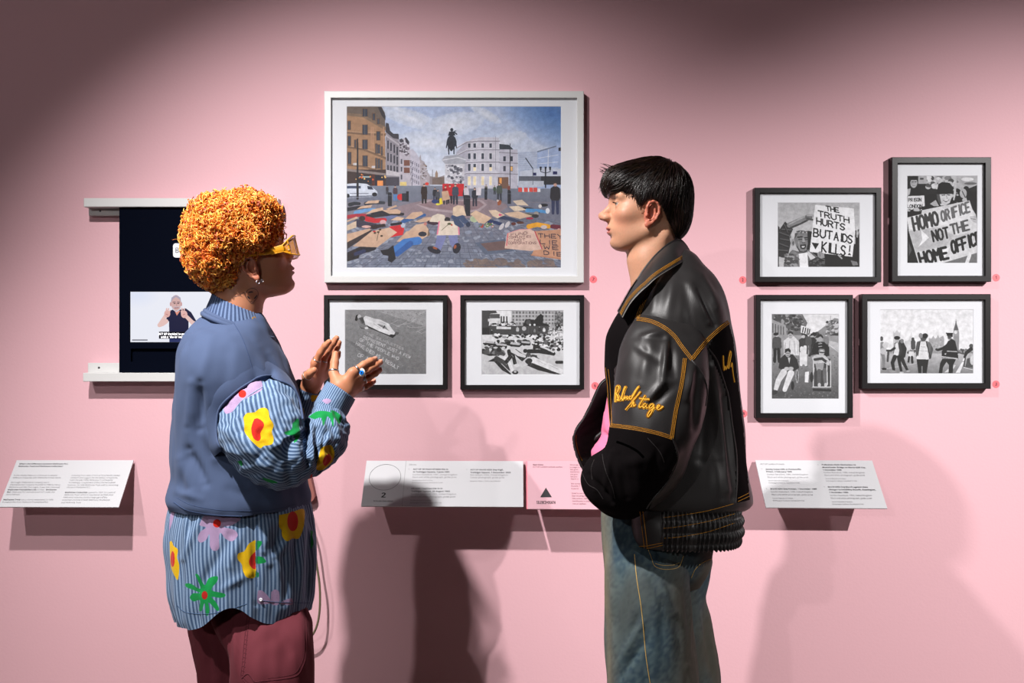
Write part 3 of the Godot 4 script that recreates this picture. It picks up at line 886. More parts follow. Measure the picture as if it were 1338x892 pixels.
func print_truth() -> Texture2D:      # man shouting, arm up behind a placard
	var c := Canvas.new(66, 48, 1094, 858, 560, g(0.77))
	c.fade(66, 48, 1030, 420, g(0.72), g(0.8))
	c.p([66, 330, 90, 360, 80, 858, 66, 858], g(0.08))
	c.r(1040, 470, 60, 400, g(0.06))
	c.p([1030, 400, 1094, 380, 1094, 480, 1030, 480], g(0.25))
	c.s([1060, 350, 1064, 480], 14, g(0.85))
	c.s([1090, 400, 1060, 470], 16, g(0.7))
	c.p([430, 650, 1094, 560, 1094, 858, 430, 858], g(0.06))
	c.p([440, 400, 500, 410, 490, 640, 430, 640], g(0.1))
	# raised arm
	c.p([66, 420, 160, 285, 260, 380, 215, 480, 230, 560, 200, 700, 140, 740, 66, 720], g(0.17))
	for q in [[90, 420, 230, 470], [100, 500, 210, 520], [90, 560, 200, 600], [120, 380, 240, 390], [80, 640, 190, 650], [150, 320, 190, 420]]:
		c.s(q, 13, g(0.34))
		c.s([q[0], q[1] + 18, q[2], q[3] + 18], 9, g(0.08))
	c.s([215, 330, 330, 275, 440, 225], 66, g(0.52), 50)
	c.s([235, 362, 340, 318, 440, 268], 24, g(0.25))
	c.s([215, 318, 330, 258, 430, 212], 20, g(0.68))
	c.e(455, 230, 46, 40, g(0.42))
	c.s([440, 205, 500, 205, 540, 225], 28, g(0.66))
	c.s([440, 250, 500, 262], 24, g(0.3))
	# jacket and shirt
	c.p([140, 858, 160, 740, 250, 640, 320, 660, 460, 640, 560, 720, 660, 760, 660, 858], g(0.4))
	c.p([330, 690, 440, 670, 450, 858, 345, 858], g(0.97))
	c.p([250, 640, 330, 690, 345, 858, 240, 858, 200, 740], g(0.5))
	c.specks(60, 160, 700, 170, 150, 16, [g(0.28), g(0.62), g(0.4)], 2.0)
	c.p([445, 650, 540, 735, 485, 778, 440, 690], g(0.85))
	c.p([455, 780, 560, 730, 660, 770, 660, 858, 460, 858], g(0.18))
	c.specks(24, 470, 760, 180, 90, 12, [g(0.35), g(0.08)], 2.0)
	# head
	c.p([270, 500, 290, 440, 340, 400, 400, 402, 440, 440, 446, 560, 430, 630, 380, 672, 330, 650, 296, 590], g(0.5))
	c.p([280, 500, 280, 440, 330, 396, 400, 398, 436, 430, 380, 424, 320, 432, 296, 480], g(0.3))
	c.specks(30, 310, 398, 120, 30, 7, [g(0.55), g(0.75), g(0.3)], 1.4)
	c.e(258, 550, 26, 46, g(0.62))
	c.e(262, 556, 12, 26, g(0.35))
	c.s([318, 482, 372, 476], 16, g(0.12))
	c.s([400, 490, 440, 486], 15, g(0.12))
	c.s([330, 508, 370, 506], 12, g(0.2))
	c.s([404, 512, 436, 510], 12, g(0.2))
	c.p([376, 490, 400, 490, 414, 545, 376, 548], g(0.62))
	c.s([374, 552, 412, 552], 9, g(0.2))
	c.p([352, 575, 420, 570, 424, 600, 400, 632, 362, 628, 348, 600], g(0.08))
	c.p([366, 592, 410, 590, 400, 612, 372, 614], g(0.78))
	c.s([310, 600, 345, 660, 400, 672, 436, 640], 14, g(0.22))
	c.s([330, 540, 340, 620], 16, g(0.62))
	# placard
	c.p([538, 75, 1020, 120, 1040, 420, 1004, 728, 466, 666, 500, 380], g(0.97))
	c.letters("THE", GLYPHS, Vector2(672, 90), Vector2(44, 7), Vector2(6, 56), 13, g(0.1), 0.28)
	c.letters("TRUTH", GLYPHS, Vector2(574, 148), Vector2(62, 14), Vector2(4, 68), 14, g(0.1), 0.3)
	c.letters("HURTS", GLYPHS, Vector2(556, 238), Vector2(56, 13), Vector2(-2, 76), 15, g(0.08), 0.32)
	c.letters("BUT", GLYPHS, Vector2(520, 374), Vector2(64, 10), Vector2(-4, 96), 17, g(0.06), 0.3)
	c.letters("AIDS", GLYPHS, Vector2(778, 420), Vector2(51, 10), Vector2(-4, 96), 16, g(0.06), 0.28)
	c.p([492, 548, 586, 560, 540, 634], g(0.06))
	c.letters("KILLS", GLYPHS, Vector2(626, 540), Vector2(52, 10), Vector2(-6, 118), 18, g(0.05), 0.26)
	c.s([974, 588, 966, 660], 14, g(0.06))
	c.p([966, 676, 988, 708, 944, 704], g(0.06))
	# hand below
	c.p([560, 680, 600, 656, 650, 690, 656, 740, 610, 750, 570, 720], g(0.6))
	c.s([590, 670, 600, 720], 8, g(0.4))
	c.s([830, 706, 870, 748], 20, g(0.7))
	c.p([980, 770, 1060, 790, 1078, 830, 1010, 840], g(0.5))
	return c.texture(0.035, 2.2, 0.14)


func print_office() -> Texture2D:      # smiling man in a cap holding a large hand-painted placard
	var c := Canvas.new(44, 32, 714, 864, 480, g(0.1))
	c.p([150, 32, 714, 32, 714, 120, 520, 200, 420, 90, 250, 110, 150, 110], g(0.72))
	c.specks(70, 240, 40, 280, 120, 20, [g(0.9), g(0.5), g(0.78), g(0.3)], 1.6)
	c.e(630, 82, 78, 46, g(0.7))
	c.e(620, 66, 60, 18, g(0.92))
	c.e(650, 106, 60, 12, g(0.4))
	c.specks(60, 480, 150, 230, 200, 20, [g(0.06), g(0.12), g(0.06), g(0.75)], 1.5)
	c.p([600, 200, 714, 180, 714, 380, 640, 360], g(0.06))
	c.s([505, 60, 500, 200, 490, 260], 26, g(0.8), 14)
	c.e(580, 200, 34, 46, g(0.72))
	c.s([570, 180, 600, 240], 10, g(0.3))
	# second man
	c.p([70, 200, 100, 150, 150, 150, 210, 210, 330, 200, 330, 420, 44, 420, 44, 220], g(0.05))
	c.e(108, 98, 34, 50, g(0.72))
	c.p([72, 96, 78, 50, 110, 36, 146, 50, 150, 96, 138, 72, 84, 72], g(0.08))
	c.s([90, 92, 104, 90], 6, g(0.15))
	c.s([116, 90, 132, 90], 6, g(0.15))
	c.s([98, 126, 122, 126], 5, g(0.3))
	c.r(168, 54, 34, 14, g(0.2))
	c.p([44, 160, 80, 150, 70, 210, 44, 230], g(0.75))
	c.p([52, 225, 208, 220, 214, 320, 70, 360, 44, 350], g(0.92))
	c.letters("PRISON", GLYPHS, Vector2(58, 248), Vector2(17, -0.5), Vector2(0, 30), 6, g(0.1), 0.3)
	c.letters("LONDON", GLYPHS, Vector2(46, 308), Vector2(19, -0.5), Vector2(0, 30), 6, g(0.15), 0.3)
	c.specks(18, 60, 345, 120, 20, 12, [g(0.8), g(0.5)], 1.5)
	# the smiling man
	c.p([250, 320, 330, 250, 470, 260, 560, 310, 560, 420, 240, 420], g(0.06))
	c.p([262, 300, 318, 262, 350, 320, 300, 322], g(0.72))
	c.p([330, 190, 470, 190, 474, 230, 452, 290, 410, 316, 366, 316, 336, 260], g(0.82))
	c.p([326, 190, 350, 190, 372, 300, 350, 300, 330, 240], g(0.3))
	c.p([326, 190, 344, 110, 380, 92, 450, 100, 474, 130, 492, 150, 470, 196, 400, 200], g(0.05))
	c.p([320, 190, 480, 180, 470, 205, 330, 208], g(0.03))
	c.s([378, 218, 404, 216], 8, g(0.2))
	c.s([430, 214, 452, 216], 8, g(0.2))
	c.s([420, 222, 426, 248], 8, g(0.6))
	c.s([392, 266, 416, 280, 440, 264], 7, g(0.25))
	c.s([398, 268, 436, 266], 5, g(0.98))
	# placard
	c.p([44, 430, 180, 396, 186, 360, 640, 266, 668, 350, 700, 400, 714, 480, 714, 764, 380, 864, 152, 864, 60, 560], g(0.86))
	c.p([44, 430, 640, 290, 690, 420, 600, 480, 330, 520, 160, 560, 70, 540], g(0.92))
	c.p([60, 560, 330, 520, 500, 600, 420, 700, 130, 760], g(0.76))
	c.p([176, 545, 254, 620, 150, 712, 190, 640], g(0.97))
	c.p([420, 690, 500, 600, 714, 560, 714, 640], g(0.8))
	c.p([360, 760, 460, 700, 380, 864, 340, 864], g(0.97))
	c.letters("HOMO", GLYPHS, Vector2(92, 434), Vector2(44, -11), Vector2(22, 118), 24, g(0.22), 0.42)
	c.letters("ORIFICE", GLYPHS, Vector2(366, 374), Vector2(30, -10.5), Vector2(14, 92), 19, g(0.42), 0.44)
	c.letters("NOT", GLYPHS, Vector2(278, 560), Vector2(40, -10), Vector2(20, 96), 19, g(0.12), 0.36)
	c.letters("THE", GLYPHS, Vector2(456, 500), Vector2(44, -12), Vector2(18, 88), 19, g(0.33), 0.36)
	c.letters("HOME", GLYPHS, Vector2(152, 770), Vector2(50, -11), Vector2(26, 104), 25, g(0.04), 0.4)
	c.letters("OFFICE", GLYPHS, Vector2(462, 660), Vector2(35, -12.5), Vector2(18, 110), 23, g(0.03), 0.42)
	c.p([640, 420, 690, 412, 714, 440, 714, 490, 660, 460], g(0.74))
	c.s([650, 440, 700, 448], 5, g(0.4))
	c.p([44, 540, 60, 560, 152, 864, 44, 864], g(0.05))
	c.p([60, 660, 90, 740, 60, 800], g(0.3))
	c.p([380, 864, 714, 764, 714, 864], g(0.45))
	c.s([640, 790, 614, 864], 34, g(0.9))
	return c.texture(0.035, 2.2, 0.14)


func print_march() -> Texture2D:      # two people pushing two others in wheelchairs along a road
	var c := Canvas.new(33, 42, 682, 860, 480, g(0.9))
	c.fade(33, 42, 650, 200, g(0.88), g(0.95))
	c.p([33, 42, 330, 42, 380, 130, 320, 250, 33, 260], g(0.42))
	c.specks(220, 60, 46, 270, 150, 14, [g(0.2), g(0.35), g(0.6), g(0.28)], 1.4)
	c.p([33, 90, 170, 150, 180, 260, 33, 260], g(0.62))
	for i in 5:
		c.r(40 + i * 26, 130 + i * 8, 10, 90, g(0.35))
	c.p([450, 230, 560, 150, 640, 80, 682, 88, 682, 320, 590, 300, 470, 270], g(0.55))
	c.specks(70, 560, 110, 120, 180, 12, [g(0.3), g(0.75), g(0.4)], 1.8)
	c.r(600, 60, 4, 240, g(0.6))
	c.p([600, 240, 682, 230, 682, 320, 600, 300], g(0.18))
	c.fade(33, 250, 650, 610, g(0.7), g(0.3))
	c.p([33, 240, 682, 250, 682, 320, 33, 420], g(0.6))
	c.p([560, 290, 682, 320, 682, 400, 600, 350], g(0.75))
	c.s([590, 340, 682, 410], 5, g(0.9))
	c.specks(900, 33, 430, 650, 430, 3.5, [g(0.3), g(0.52), g(0.42)], 1.6)
	c.specks(60, 330, 230, 160, 120, 16, [g(0.1), g(0.25), g(0.7), g(0.15)], 1.2)
	c.p([356, 600, 394, 594, 388, 700, 354, 698], g(0.95))
	# placard and the crowd
	c.p([320, 150, 424, 184, 406, 246, 314, 220], g(0.9))
	for x in [340, 362, 384, 402]:
		c.s([x, 168 + (x - 330) * 0.3, x - 8, 214 + (x - 330) * 0.3], 10, g(0.12))
	for q in [[84, 500, 280, 0.3, 0.1], [340, 530, 300, 0.2, 0.9], [430, 420, 180, 0.12, 0.15], [560, 400, 170, 0.5, 0.3], [390, 420, 190, 0.3, 0.3]]:
		person(c, q[0], q[1], q[2], g(q[3]), g(q[4]), g(0.75), g(0.12), 1.2)
	c.s([324, 370, 330, 510], 34, g(0.9))
	c.s([356, 360, 346, 510], 34, g(0.88))
	c.s([60, 290, 84, 340, 120, 320], 22, g(0.3))
	c.s([70, 380, 60, 490], 26, g(0.08))
	c.s([98, 380, 104, 480], 26, g(0.08))
	c.e(74, 236, 24, 14, g(0.1))
	# standing left, light jacket
	c.p([148, 300, 200, 262, 250, 256, 300, 310, 300, 440, 150, 440], g(0.86))
	for q in [[210, 300, 200, 430], [250, 300, 262, 430], [170, 320, 150, 430], [290, 330, 284, 420]]:
		c.s(q, 6, g(0.66))
	c.e(216, 244, 24, 34, g(0.68))
	c.p([190, 240, 196, 212, 220, 206, 242, 222, 240, 242, 216, 226], g(0.15))
	c.s([206, 246, 226, 246], 5, g(0.25))
	# seated left
	c.e(280, 640, 14, 66, g(0.75))
	c.e(280, 640, 8, 54, g(0.3))
	c.e(236, 730, 16, 42, g(0.12))
	c.p([100, 560, 116, 470, 160, 430, 240, 430, 280, 480, 300, 560, 250, 590, 150, 590], g(0.14))
	c.e(190, 420, 26, 36, g(0.66))
	c.p([160, 420, 164, 380, 200, 370, 218, 390, 218, 416, 190, 396], g(0.08))
	c.s([176, 420, 206, 420], 5, g(0.25))
	c.s([180, 440, 200, 440], 4, g(0.3))
	c.p([190, 460, 216, 460, 204, 520], g(0.8))
	c.s([150, 600, 100, 680, 76, 760], 62, g(0.88), 42)
	c.s([220, 610, 190, 690, 160, 770], 62, g(0.92), 42)
	c.e(60, 796, 34, 22, g(0.2), -0.3)
	c.e(120, 812, 44, 24, g(0.3), -0.3)
	c.e(180, 568, 26, 18, g(0.8))
	c.e(220, 566, 26, 18, g(0.75))
	# standing right, black coat
	c.p([410, 440, 440, 330, 480, 306, 540, 310, 590, 360, 590, 440, 540, 460, 460, 430], g(0.05))
	c.e(502, 280, 26, 40, g(0.66))
	c.p([474, 276, 480, 240, 510, 234, 532, 260, 530, 280, 505, 256], g(0.14))
	for i in 4:
		c.s([486, 314 + i * 14, 518, 310 + i * 14], 6, g(0.75 if i % 2 else 0.2))
	c.s([420, 420, 400, 440], 24, g(0.15))
	# seated right in a wheelchair
	c.p([440, 480, 600, 470, 606, 740, 440, 744], g(0.22))
	c.p([420, 460, 470, 430, 550, 440, 600, 500, 590, 540, 540, 510, 440, 520], g(0.78))
	c.s([450, 480, 520, 470, 560, 500], 26, g(0.2))
	c.p([455, 520, 540, 510, 530, 580, 470, 590], g(0.62))
	c.e(516, 416, 26, 36, g(0.74))
	c.s([498, 410, 536, 412], 11, g(0.12))
	c.s([490, 400, 500, 380, 536, 384, 544, 400], 12, g(0.5))
	c.s([492, 590, 490, 680, 492, 730], 40, g(0.34), 28)
	c.s([546, 580, 548, 660, 556, 730], 40, g(0.4), 28)
	for q in [[438, 490, 436, 740], [602, 490, 604, 740], [430, 744, 604, 744], [444, 560, 440, 600], [566, 500, 572, 720]]:
		c.s(q, 9, g(0.86))
	c.e(420, 650, 18, 50, g(0.14))
	c.e(494, 724, 15, 20, g(0.75))
	c.e(556, 724, 15, 20, g(0.78))
	c.s([440, 770, 600, 776], 22, g(0.12))
	return c.texture(0.03, 2.2, 0.14)


func print_bridge() -> Texture2D:      # three walking figures and a policeman on a bridge, clock tower behind
	var c := Canvas.new(44, 42, 1218, 852, 600, g(0.92))
	c.fade(44, 42, 1180, 560, g(0.93), g(0.96))
	c.fade(44, 590, 1180, 270, g(0.78), g(0.5))
	# far buildings in haze
	c.p([206, 560, 214, 310, 226, 340, 256, 300, 290, 340, 300, 310, 304, 560], g(0.78))
	c.p([340, 560, 350, 440, 400, 430, 440, 320, 456, 430, 500, 450, 500, 560], g(0.84))
	c.p([650, 560, 660, 400, 690, 410, 715, 370, 736, 410, 760, 400, 770, 360, 790, 400, 840, 370, 850, 400, 850, 560], g(0.68))
	c.specks(30, 660, 410, 180, 120, 8, [g(0.58), g(0.76)], 1.0)
	c.p([968, 560, 964, 330, 974, 280, 990, 230, 1000, 160, 1010, 230, 1028, 280, 1040, 330, 1038, 560], g(0.62))
	c.p([970, 300, 990, 230, 1000, 165, 1010, 230, 1034, 300], g(0.38))
	c.e(996, 328, 20, 22, g(0.9))
	for i in 6:
		c.s([972 + i * 12, 370, 972 + i * 12, 540], 3, g(0.5))
	c.r(44, 555, 1180, 40, g(0.62))
	c.specks(50, 330, 540, 300, 60, 14, [g(0.3), g(0.8), g(0.5)], 1.4)
	c.specks(40, 1030, 540, 180, 50, 12, [g(0.3), g(0.85), g(0.5)], 1.4)
	# road marks
	c.p([1080, 700, 1100, 706, 1050, 840, 996, 836], g(0.95))
	c.p([960, 740, 1000, 742, 960, 800, 900, 830, 850, 836], g(0.85))
	c.s([60, 800, 500, 720], 7, g(0.8))
	c.s([560, 760, 800, 640], 5, g(0.72))
	c.p([1100, 650, 1130, 640, 1110, 690, 1080, 690], g(0.95))
	# far left figure with balloons
	c.s([70, 480, 74, 600], 60, g(0.55), 50)
	c.s([80, 600, 90, 690, 88, 780], 44, g(0.5), 30)
	c.e(64, 410, 20, 30, g(0.3))
	c.e(118, 490, 44, 38, g(0.82))
	c.e(92, 566, 48, 44, g(0.78))
	c.e(96, 790, 32, 14, g(0.06))
	c.s([150, 560, 140, 690], 26, g(0.25))
	c.e(170, 500, 30, 30, g(0.92))
	# second figure pair
	c.s([300, 470, 340, 540, 330, 620], 86, g(0.12), 70)
	c.s([310, 640, 350, 730, 390, 810], 52, g(0.1), 30)
	c.e(320, 440, 24, 28, g(0.5))
	c.p([225, 470, 260, 440, 300, 460, 320, 560, 290, 640, 206, 630, 220, 540], g(0.2))
	c.p([236, 470, 270, 460, 286, 560, 276, 620, 206, 632, 224, 560], g(0.88))
	c.s([225, 530, 180, 560, 130, 560], 32, g(0.15), 22)
	c.e(262, 432, 26, 34, g(0.68))
	c.e(258, 400, 38, 24, g(0.06))
	c.s([230, 640, 200, 710, 216, 800], 54, g(0.06), 36)
	c.s([280, 640, 290, 720, 312, 820], 46, g(0.05), 30)
	c.e(200, 822, 38, 16, g(0.6))
	c.e(316, 836, 26, 14, g(0.75))
	c.e(398, 816, 24, 12, g(0.7))
	# crowd behind
	c.s([460, 450, 462, 520], 56, g(0.28))
	c.e(458, 416, 18, 22, g(0.25))
	c.p([410, 570, 470, 570, 480, 640, 400, 640], g(0.9))
	c.s([410, 640, 402, 700], 24, g(0.1))
	c.s([446, 640, 450, 710], 30, g(0.15))
	# centre man from the front
	c.s([650, 480, 690, 540, 670, 650], 60, g(0.32), 34)
	c.s([530, 470, 512, 550, 514, 620], 50, g(0.3), 34)
	c.p([510, 450, 560, 430, 640, 440, 690, 480, 670, 600, 650, 560, 620, 460], g(0.42))
	c.p([546, 446, 620, 442, 640, 560, 660, 660, 600, 684, 500, 660, 530, 560], g(0.9))
	c.s([540, 560, 630, 566], 5, g(0.65))
	c.s([560, 510, 610, 514], 8, g(0.6))
	c.s([548, 450, 520, 620], 10, g(0.15))
	c.s([626, 450, 680, 650], 12, g(0.12))
	c.p([504, 668, 656, 672, 640, 780, 628, 852, 528, 852, 516, 760], g(0.06))
	c.s([572, 760, 572, 852], 14, g(0.5))
	c.e(590, 398, 40, 44, g(0.3))
	c.e(612, 374, 36, 32, g(0.1))
	c.e(556, 372, 26, 32, g(0.55))
	# policeman
	c.p([900, 440, 950, 410, 990, 440, 1020, 560, 1030, 670, 820, 650, 820, 570, 870, 500], g(0.07))
	c.s([900, 490, 840, 530, 770, 552], 44, g(0.07), 28)
	c.e(756, 545, 18, 14, g(0.15))
	c.s([890, 566, 1020, 574], 12, g(0.75))
	c.s([822, 636, 1020, 662], 14, g(0.8))
	c.p([850, 600, 880, 590, 870, 616], g(0.85))
	c.p([830, 660, 1000, 668, 966, 740, 958, 852, 906, 852, 912, 740, 880, 700, 836, 770, 826, 852, 782, 852, 800, 720], g(0.05))
	c.e(920, 392, 26, 32, g(0.45))
	c.p([880, 340, 956, 344, 960, 390, 886, 372], g(0.05))
	c.p([872, 334, 960, 338, 964, 352, 874, 346], g(0.04))
	c.p([890, 368, 940, 374, 930, 404, 896, 396], g(0.25))
	# seated people at right
	c.e(1192, 500, 26, 26, g(0.3))
	c.s([1190, 540, 1130, 590, 1110, 640], 50, g(0.12), 30)
	c.s([1120, 640, 1100, 760, 1210, 800], 14, g(0.2))
	c.p([1140, 660, 1218, 640, 1218, 780, 1120, 760], g(0.3))
	c.s([1100, 770, 1210, 800], 10, g(0.9))
	c.e(1206, 680, 30, 60, g(0.85))
	c.s([1020, 580, 1100, 600], 20, g(0.3))
	return c.texture(0.03, 2.2, 0.14)


func print_chalk() -> Texture2D:      # one person lying on grey tarmac above chalked words
	var c := Canvas.new(40, 48, 1064, 860, 560, g(0.52))
	c.fade(40, 48, 1024, 812, g(0.56), g(0.47))
	c.p([400, 60, 700, 48, 1064, 48, 1064, 260, 780, 170, 520, 90], g(0.64))
	c.p([40, 430, 640, 860, 40, 860], g(0.5))
	c.p([40, 420, 120, 440, 680, 860, 600, 860], g(0.45))
	c.specks(1400, 40, 48, 1024, 812, 3.4, [g(0.46), g(0.6), g(0.52), g(0.42)], 1.8)
	for q in [[700, 180, 560, 250], [820, 200, 690, 260], [940, 160, 850, 220, 760, 230], [1050, 260, 860, 270, 820, 250], [1060, 270, 930, 330], [1060, 320, 1000, 345, 940, 310], [960, 110, 1050, 70], [620, 215, 720, 260]]:
		c.s(q, 4, g(0.76))
	# shadow and figure
	c.p([320, 250, 600, 360, 700, 350, 640, 402, 560, 366, 330, 270], g(0.1))
	c.p([200, 210, 240, 270, 330, 300, 240, 280], g(0.15))
	c.p([164, 180, 178, 116, 210, 106, 216, 150, 190, 190], g(0.06))
	c.e(222, 136, 26, 30, g(0.75))
	c.p([196, 160, 250, 136, 300, 150, 330, 250, 300, 250, 240, 220, 210, 225], g(0.42))
	c.s([212, 190, 230, 240, 300, 270], 34, g(0.5), 26)
	c.e(310, 278, 24, 16, g(0.85))
	c.p([216, 150, 280, 144, 300, 200, 260, 220], g(0.26))
	c.p([270, 150, 300, 122, 390, 150, 330, 240, 300, 240], g(0.9))
	c.s([318, 220, 376, 150], 8, g(0.2))
	c.s([370, 185, 480, 200, 570, 240], 70, g(0.85), 46)
	c.s([350, 216, 480, 290, 620, 350], 74, g(0.92), 46)
	c.s([570, 240, 620, 310, 650, 340], 50, g(0.88), 40)
	c.s([400, 220, 490, 280], 6, g(0.65))
	c.s([470, 195, 560, 230], 5, g(0.65))
	c.s([540, 250, 520, 280], 12, g(0.2))
	c.e(690, 346, 28, 18, g(0.35), -0.3)
	c.e(632, 372, 32, 16, g(0.12), 0.2)
	# chalk
	var chalk := g(0.83)
	c.letters("THE SILHOUETTES", GLYPHS, Vector2(316, 330), Vector2(22, 9.4), Vector2(-10, 26), 4.6, g(0.74), 0.5)
	c.letters("REPRESENT JUST A FEW", GLYPHS, Vector2(282, 372), Vector2(22, 9.6), Vector2(-12, 34), 5.4, chalk, 0.42)
	c.letters("OF THE PEOPLE WHO", GLYPHS, Vector2(236, 404), Vector2(22, 11), Vector2(-13, 34), 5.4, chalk, 0.4)
	c.letters("HAVE DIED AS A RESULT", GLYPHS, Vector2(190, 446), Vector2(20, 12), Vector2(-14, 38), 5.4, chalk, 0.38)
	c.letters("OF AIDS", GLYPHS, Vector2(210, 592), Vector2(30, 12), Vector2(-14, 40), 6.0, chalk, 0.3)
	return c.texture(0.04, 1.6, 0.14)


func print_crowd() -> Texture2D:      # crowd lying in a sunlit square, monument and buildings behind
	var c := Canvas.new(40, 38, 1090, 862, 560, g(0.88))
	c.r(40, 38, 1050, 200, g(0.93))
	c.p([425, 38, 1090, 38, 1090, 240, 425, 240], g(0.68))
	for i in 15:
		for j in 4:
			c.r(440 + i * 42, 52 + j * 46, 15, 28, g(0.3 if (i * 7 + j * 3) % 4 else 0.5))
	for j in 3:
		c.s([425, 92 + j * 46, 980, 92 + j * 46], 6, g(0.85))
	c.p([980, 70, 1090, 60, 1090, 240, 980, 240], g(0.45))
	c.specks(50, 980, 80, 110, 150, 10, [g(0.3), g(0.6)], 1.2)
	c.p([40, 38, 220, 38, 240, 70, 150, 80, 130, 240, 40, 240], g(0.25))
	c.p([150, 85, 270, 85, 275, 140, 145, 140], g(0.3))
	c.p([120, 145, 320, 150, 316, 190, 120, 180], g(0.85))
	c.specks(70, 150, 180, 320, 70, 12, [g(0.9), g(0.15), g(0.6), g(0.95)], 1.2)
	for x in [292, 325, 362]:
		c.s([x, 120, x, 190], 18, g(0.1))
	c.p([566, 235, 600, 160, 640, 150, 720, 160, 760, 110, 800, 80, 830, 110, 826, 200, 930, 225, 930, 240], g(0.06))
	c.e(640, 190, 30, 34, g(0.3))
	c.e(660, 222, 12, 14, g(0.95))
	c.e(718, 222, 14, 14, g(0.95))
	c.r(40, 235, 900, 116, g(0.24))
	c.p([40, 260, 140, 255, 140, 350, 40, 350], g(0.1))
	c.p([230, 240, 416, 250, 414, 278, 230, 276], g(0.9))
	for i in 9:
		c.r(560 + i * 40, 240, 3, 110, g(0.35))
	c.e(584, 270, 28, 28, g(0.75))
	for q in [[500, 350, 110, 0.75], [780, 350, 110, 0.15], [840, 350, 100, 0.9], [720, 350, 80, 0.5], [170, 380, 100, 0.1], [950, 350, 110, 0.5]]:
		person(c, q[0], q[1], q[2], g(q[3]), g(0.3), g(0.8), g(0.1), 1.3)
	c.specks(90, 900, 220, 190, 130, 14, [g(0.08), g(0.9), g(0.3), g(0.7)], 1.2)
	c.fade(40, 350, 1050, 510, g(0.9), g(0.78))
	# rows of lying people, dark shade under light clothes
	c.specks(90, 180, 345, 900, 40, 13, [g(0.08), g(0.95), g(0.1), g(0.6)], 2.2)
	c.specks(60, 50, 425, 600, 60, 17, [g(0.06), g(0.1), g(0.9), g(0.3)], 2.0)
	c.specks(180, 700, 370, 390, 170, 18, [g(0.06), g(0.92), g(0.12), g(0.97), g(0.4)], 2.0)
	c.specks(40, 970, 330, 110, 100, 14, [g(0.95), g(0.3)], 1.0)
	for i in 6:
		c.s([1000 + i * 16, 400, 1010 + i * 16, 300], 9, g(0.92))
	for q in [[100, 440, 190, 450], [240, 470, 350, 480], [430, 460, 520, 470], [560, 440, 650, 450]]:
		c.s([q[0], q[1] + 20, q[2], q[3] + 20], 34, g(0.05))
		c.s(q, 26, g(0.75))
	c.s([60, 560, 140, 590, 320, 590], 66, g(0.06), 50)
	c.specks(40, 70, 510, 280, 80, 18, [g(0.85), g(0.06), g(0.5), g(0.3)], 1.8)
	c.s([640, 560, 780, 560, 960, 590], 50, g(0.05))
	c.s([720, 500, 800, 510, 860, 560], 46, g(0.1))
	c.s([800, 500, 880, 530, 960, 570], 22, g(0.9))
	# knees-up figure and the man in the left foreground
	c.p([120, 690, 210, 640, 420, 850, 410, 862, 300, 800, 200, 690], g(0.05))
	c.s([240, 580, 300, 600], 70, g(0.25))
	c.e(262, 540, 34, 30, g(0.08))
	c.s([280, 640, 380, 660], 60, g(0.9), 50)
	c.s([230, 650, 320, 700, 400, 780], 60, g(0.2), 50)
	c.s([390, 700, 430, 800], 44, g(0.92))
	c.e(470, 830, 40, 24, g(0.1))
	c.e(470, 822, 18, 10, g(0.85))
	c.s([360, 690, 440, 590], 50, g(0.05))
	c.s([440, 590, 470, 730], 44, g(0.05))
	c.e(490, 740, 36, 20, g(0.88))
	c.s([390, 560, 400, 600], 50, g(0.06))
	c.p([410, 540, 480, 532, 560, 590, 640, 620, 560, 690, 500, 640], g(0.06))
	c.s([440, 550, 520, 600, 590, 624], 60, g(0.88), 36)
	c.e(600, 555, 28, 26, g(0.06))
	# two in the right foreground
	c.p([620, 740, 700, 700, 1090, 850, 1090, 862, 960, 850, 760, 800], g(0.04))
	c.s([690, 625, 760, 640], 50, g(0.2))
	c.s([780, 620, 900, 640, 1000, 690], 60, g(0.82), 36)
	c.s([1000, 700, 1080, 700], 36, g(0.06))
	c.e(640, 605, 30, 28, g(0.3))
	c.s([700, 670, 820, 720, 960, 780, 1090, 830], 80, g(0.92), 66)
	c.s([900, 730, 1020, 790], 6, g(0.7))
	c.s([760, 680, 860, 730], 6, g(0.72))
	c.s([620, 690, 680, 740], 44, g(0.12))
	c.e(650, 680, 40, 32, g(0.12))
	c.specks(300, 40, 600, 1050, 260, 2.5, [g(0.7), g(0.86)], 1.5)
	return c.texture(0.03, 2.2, 0.14)


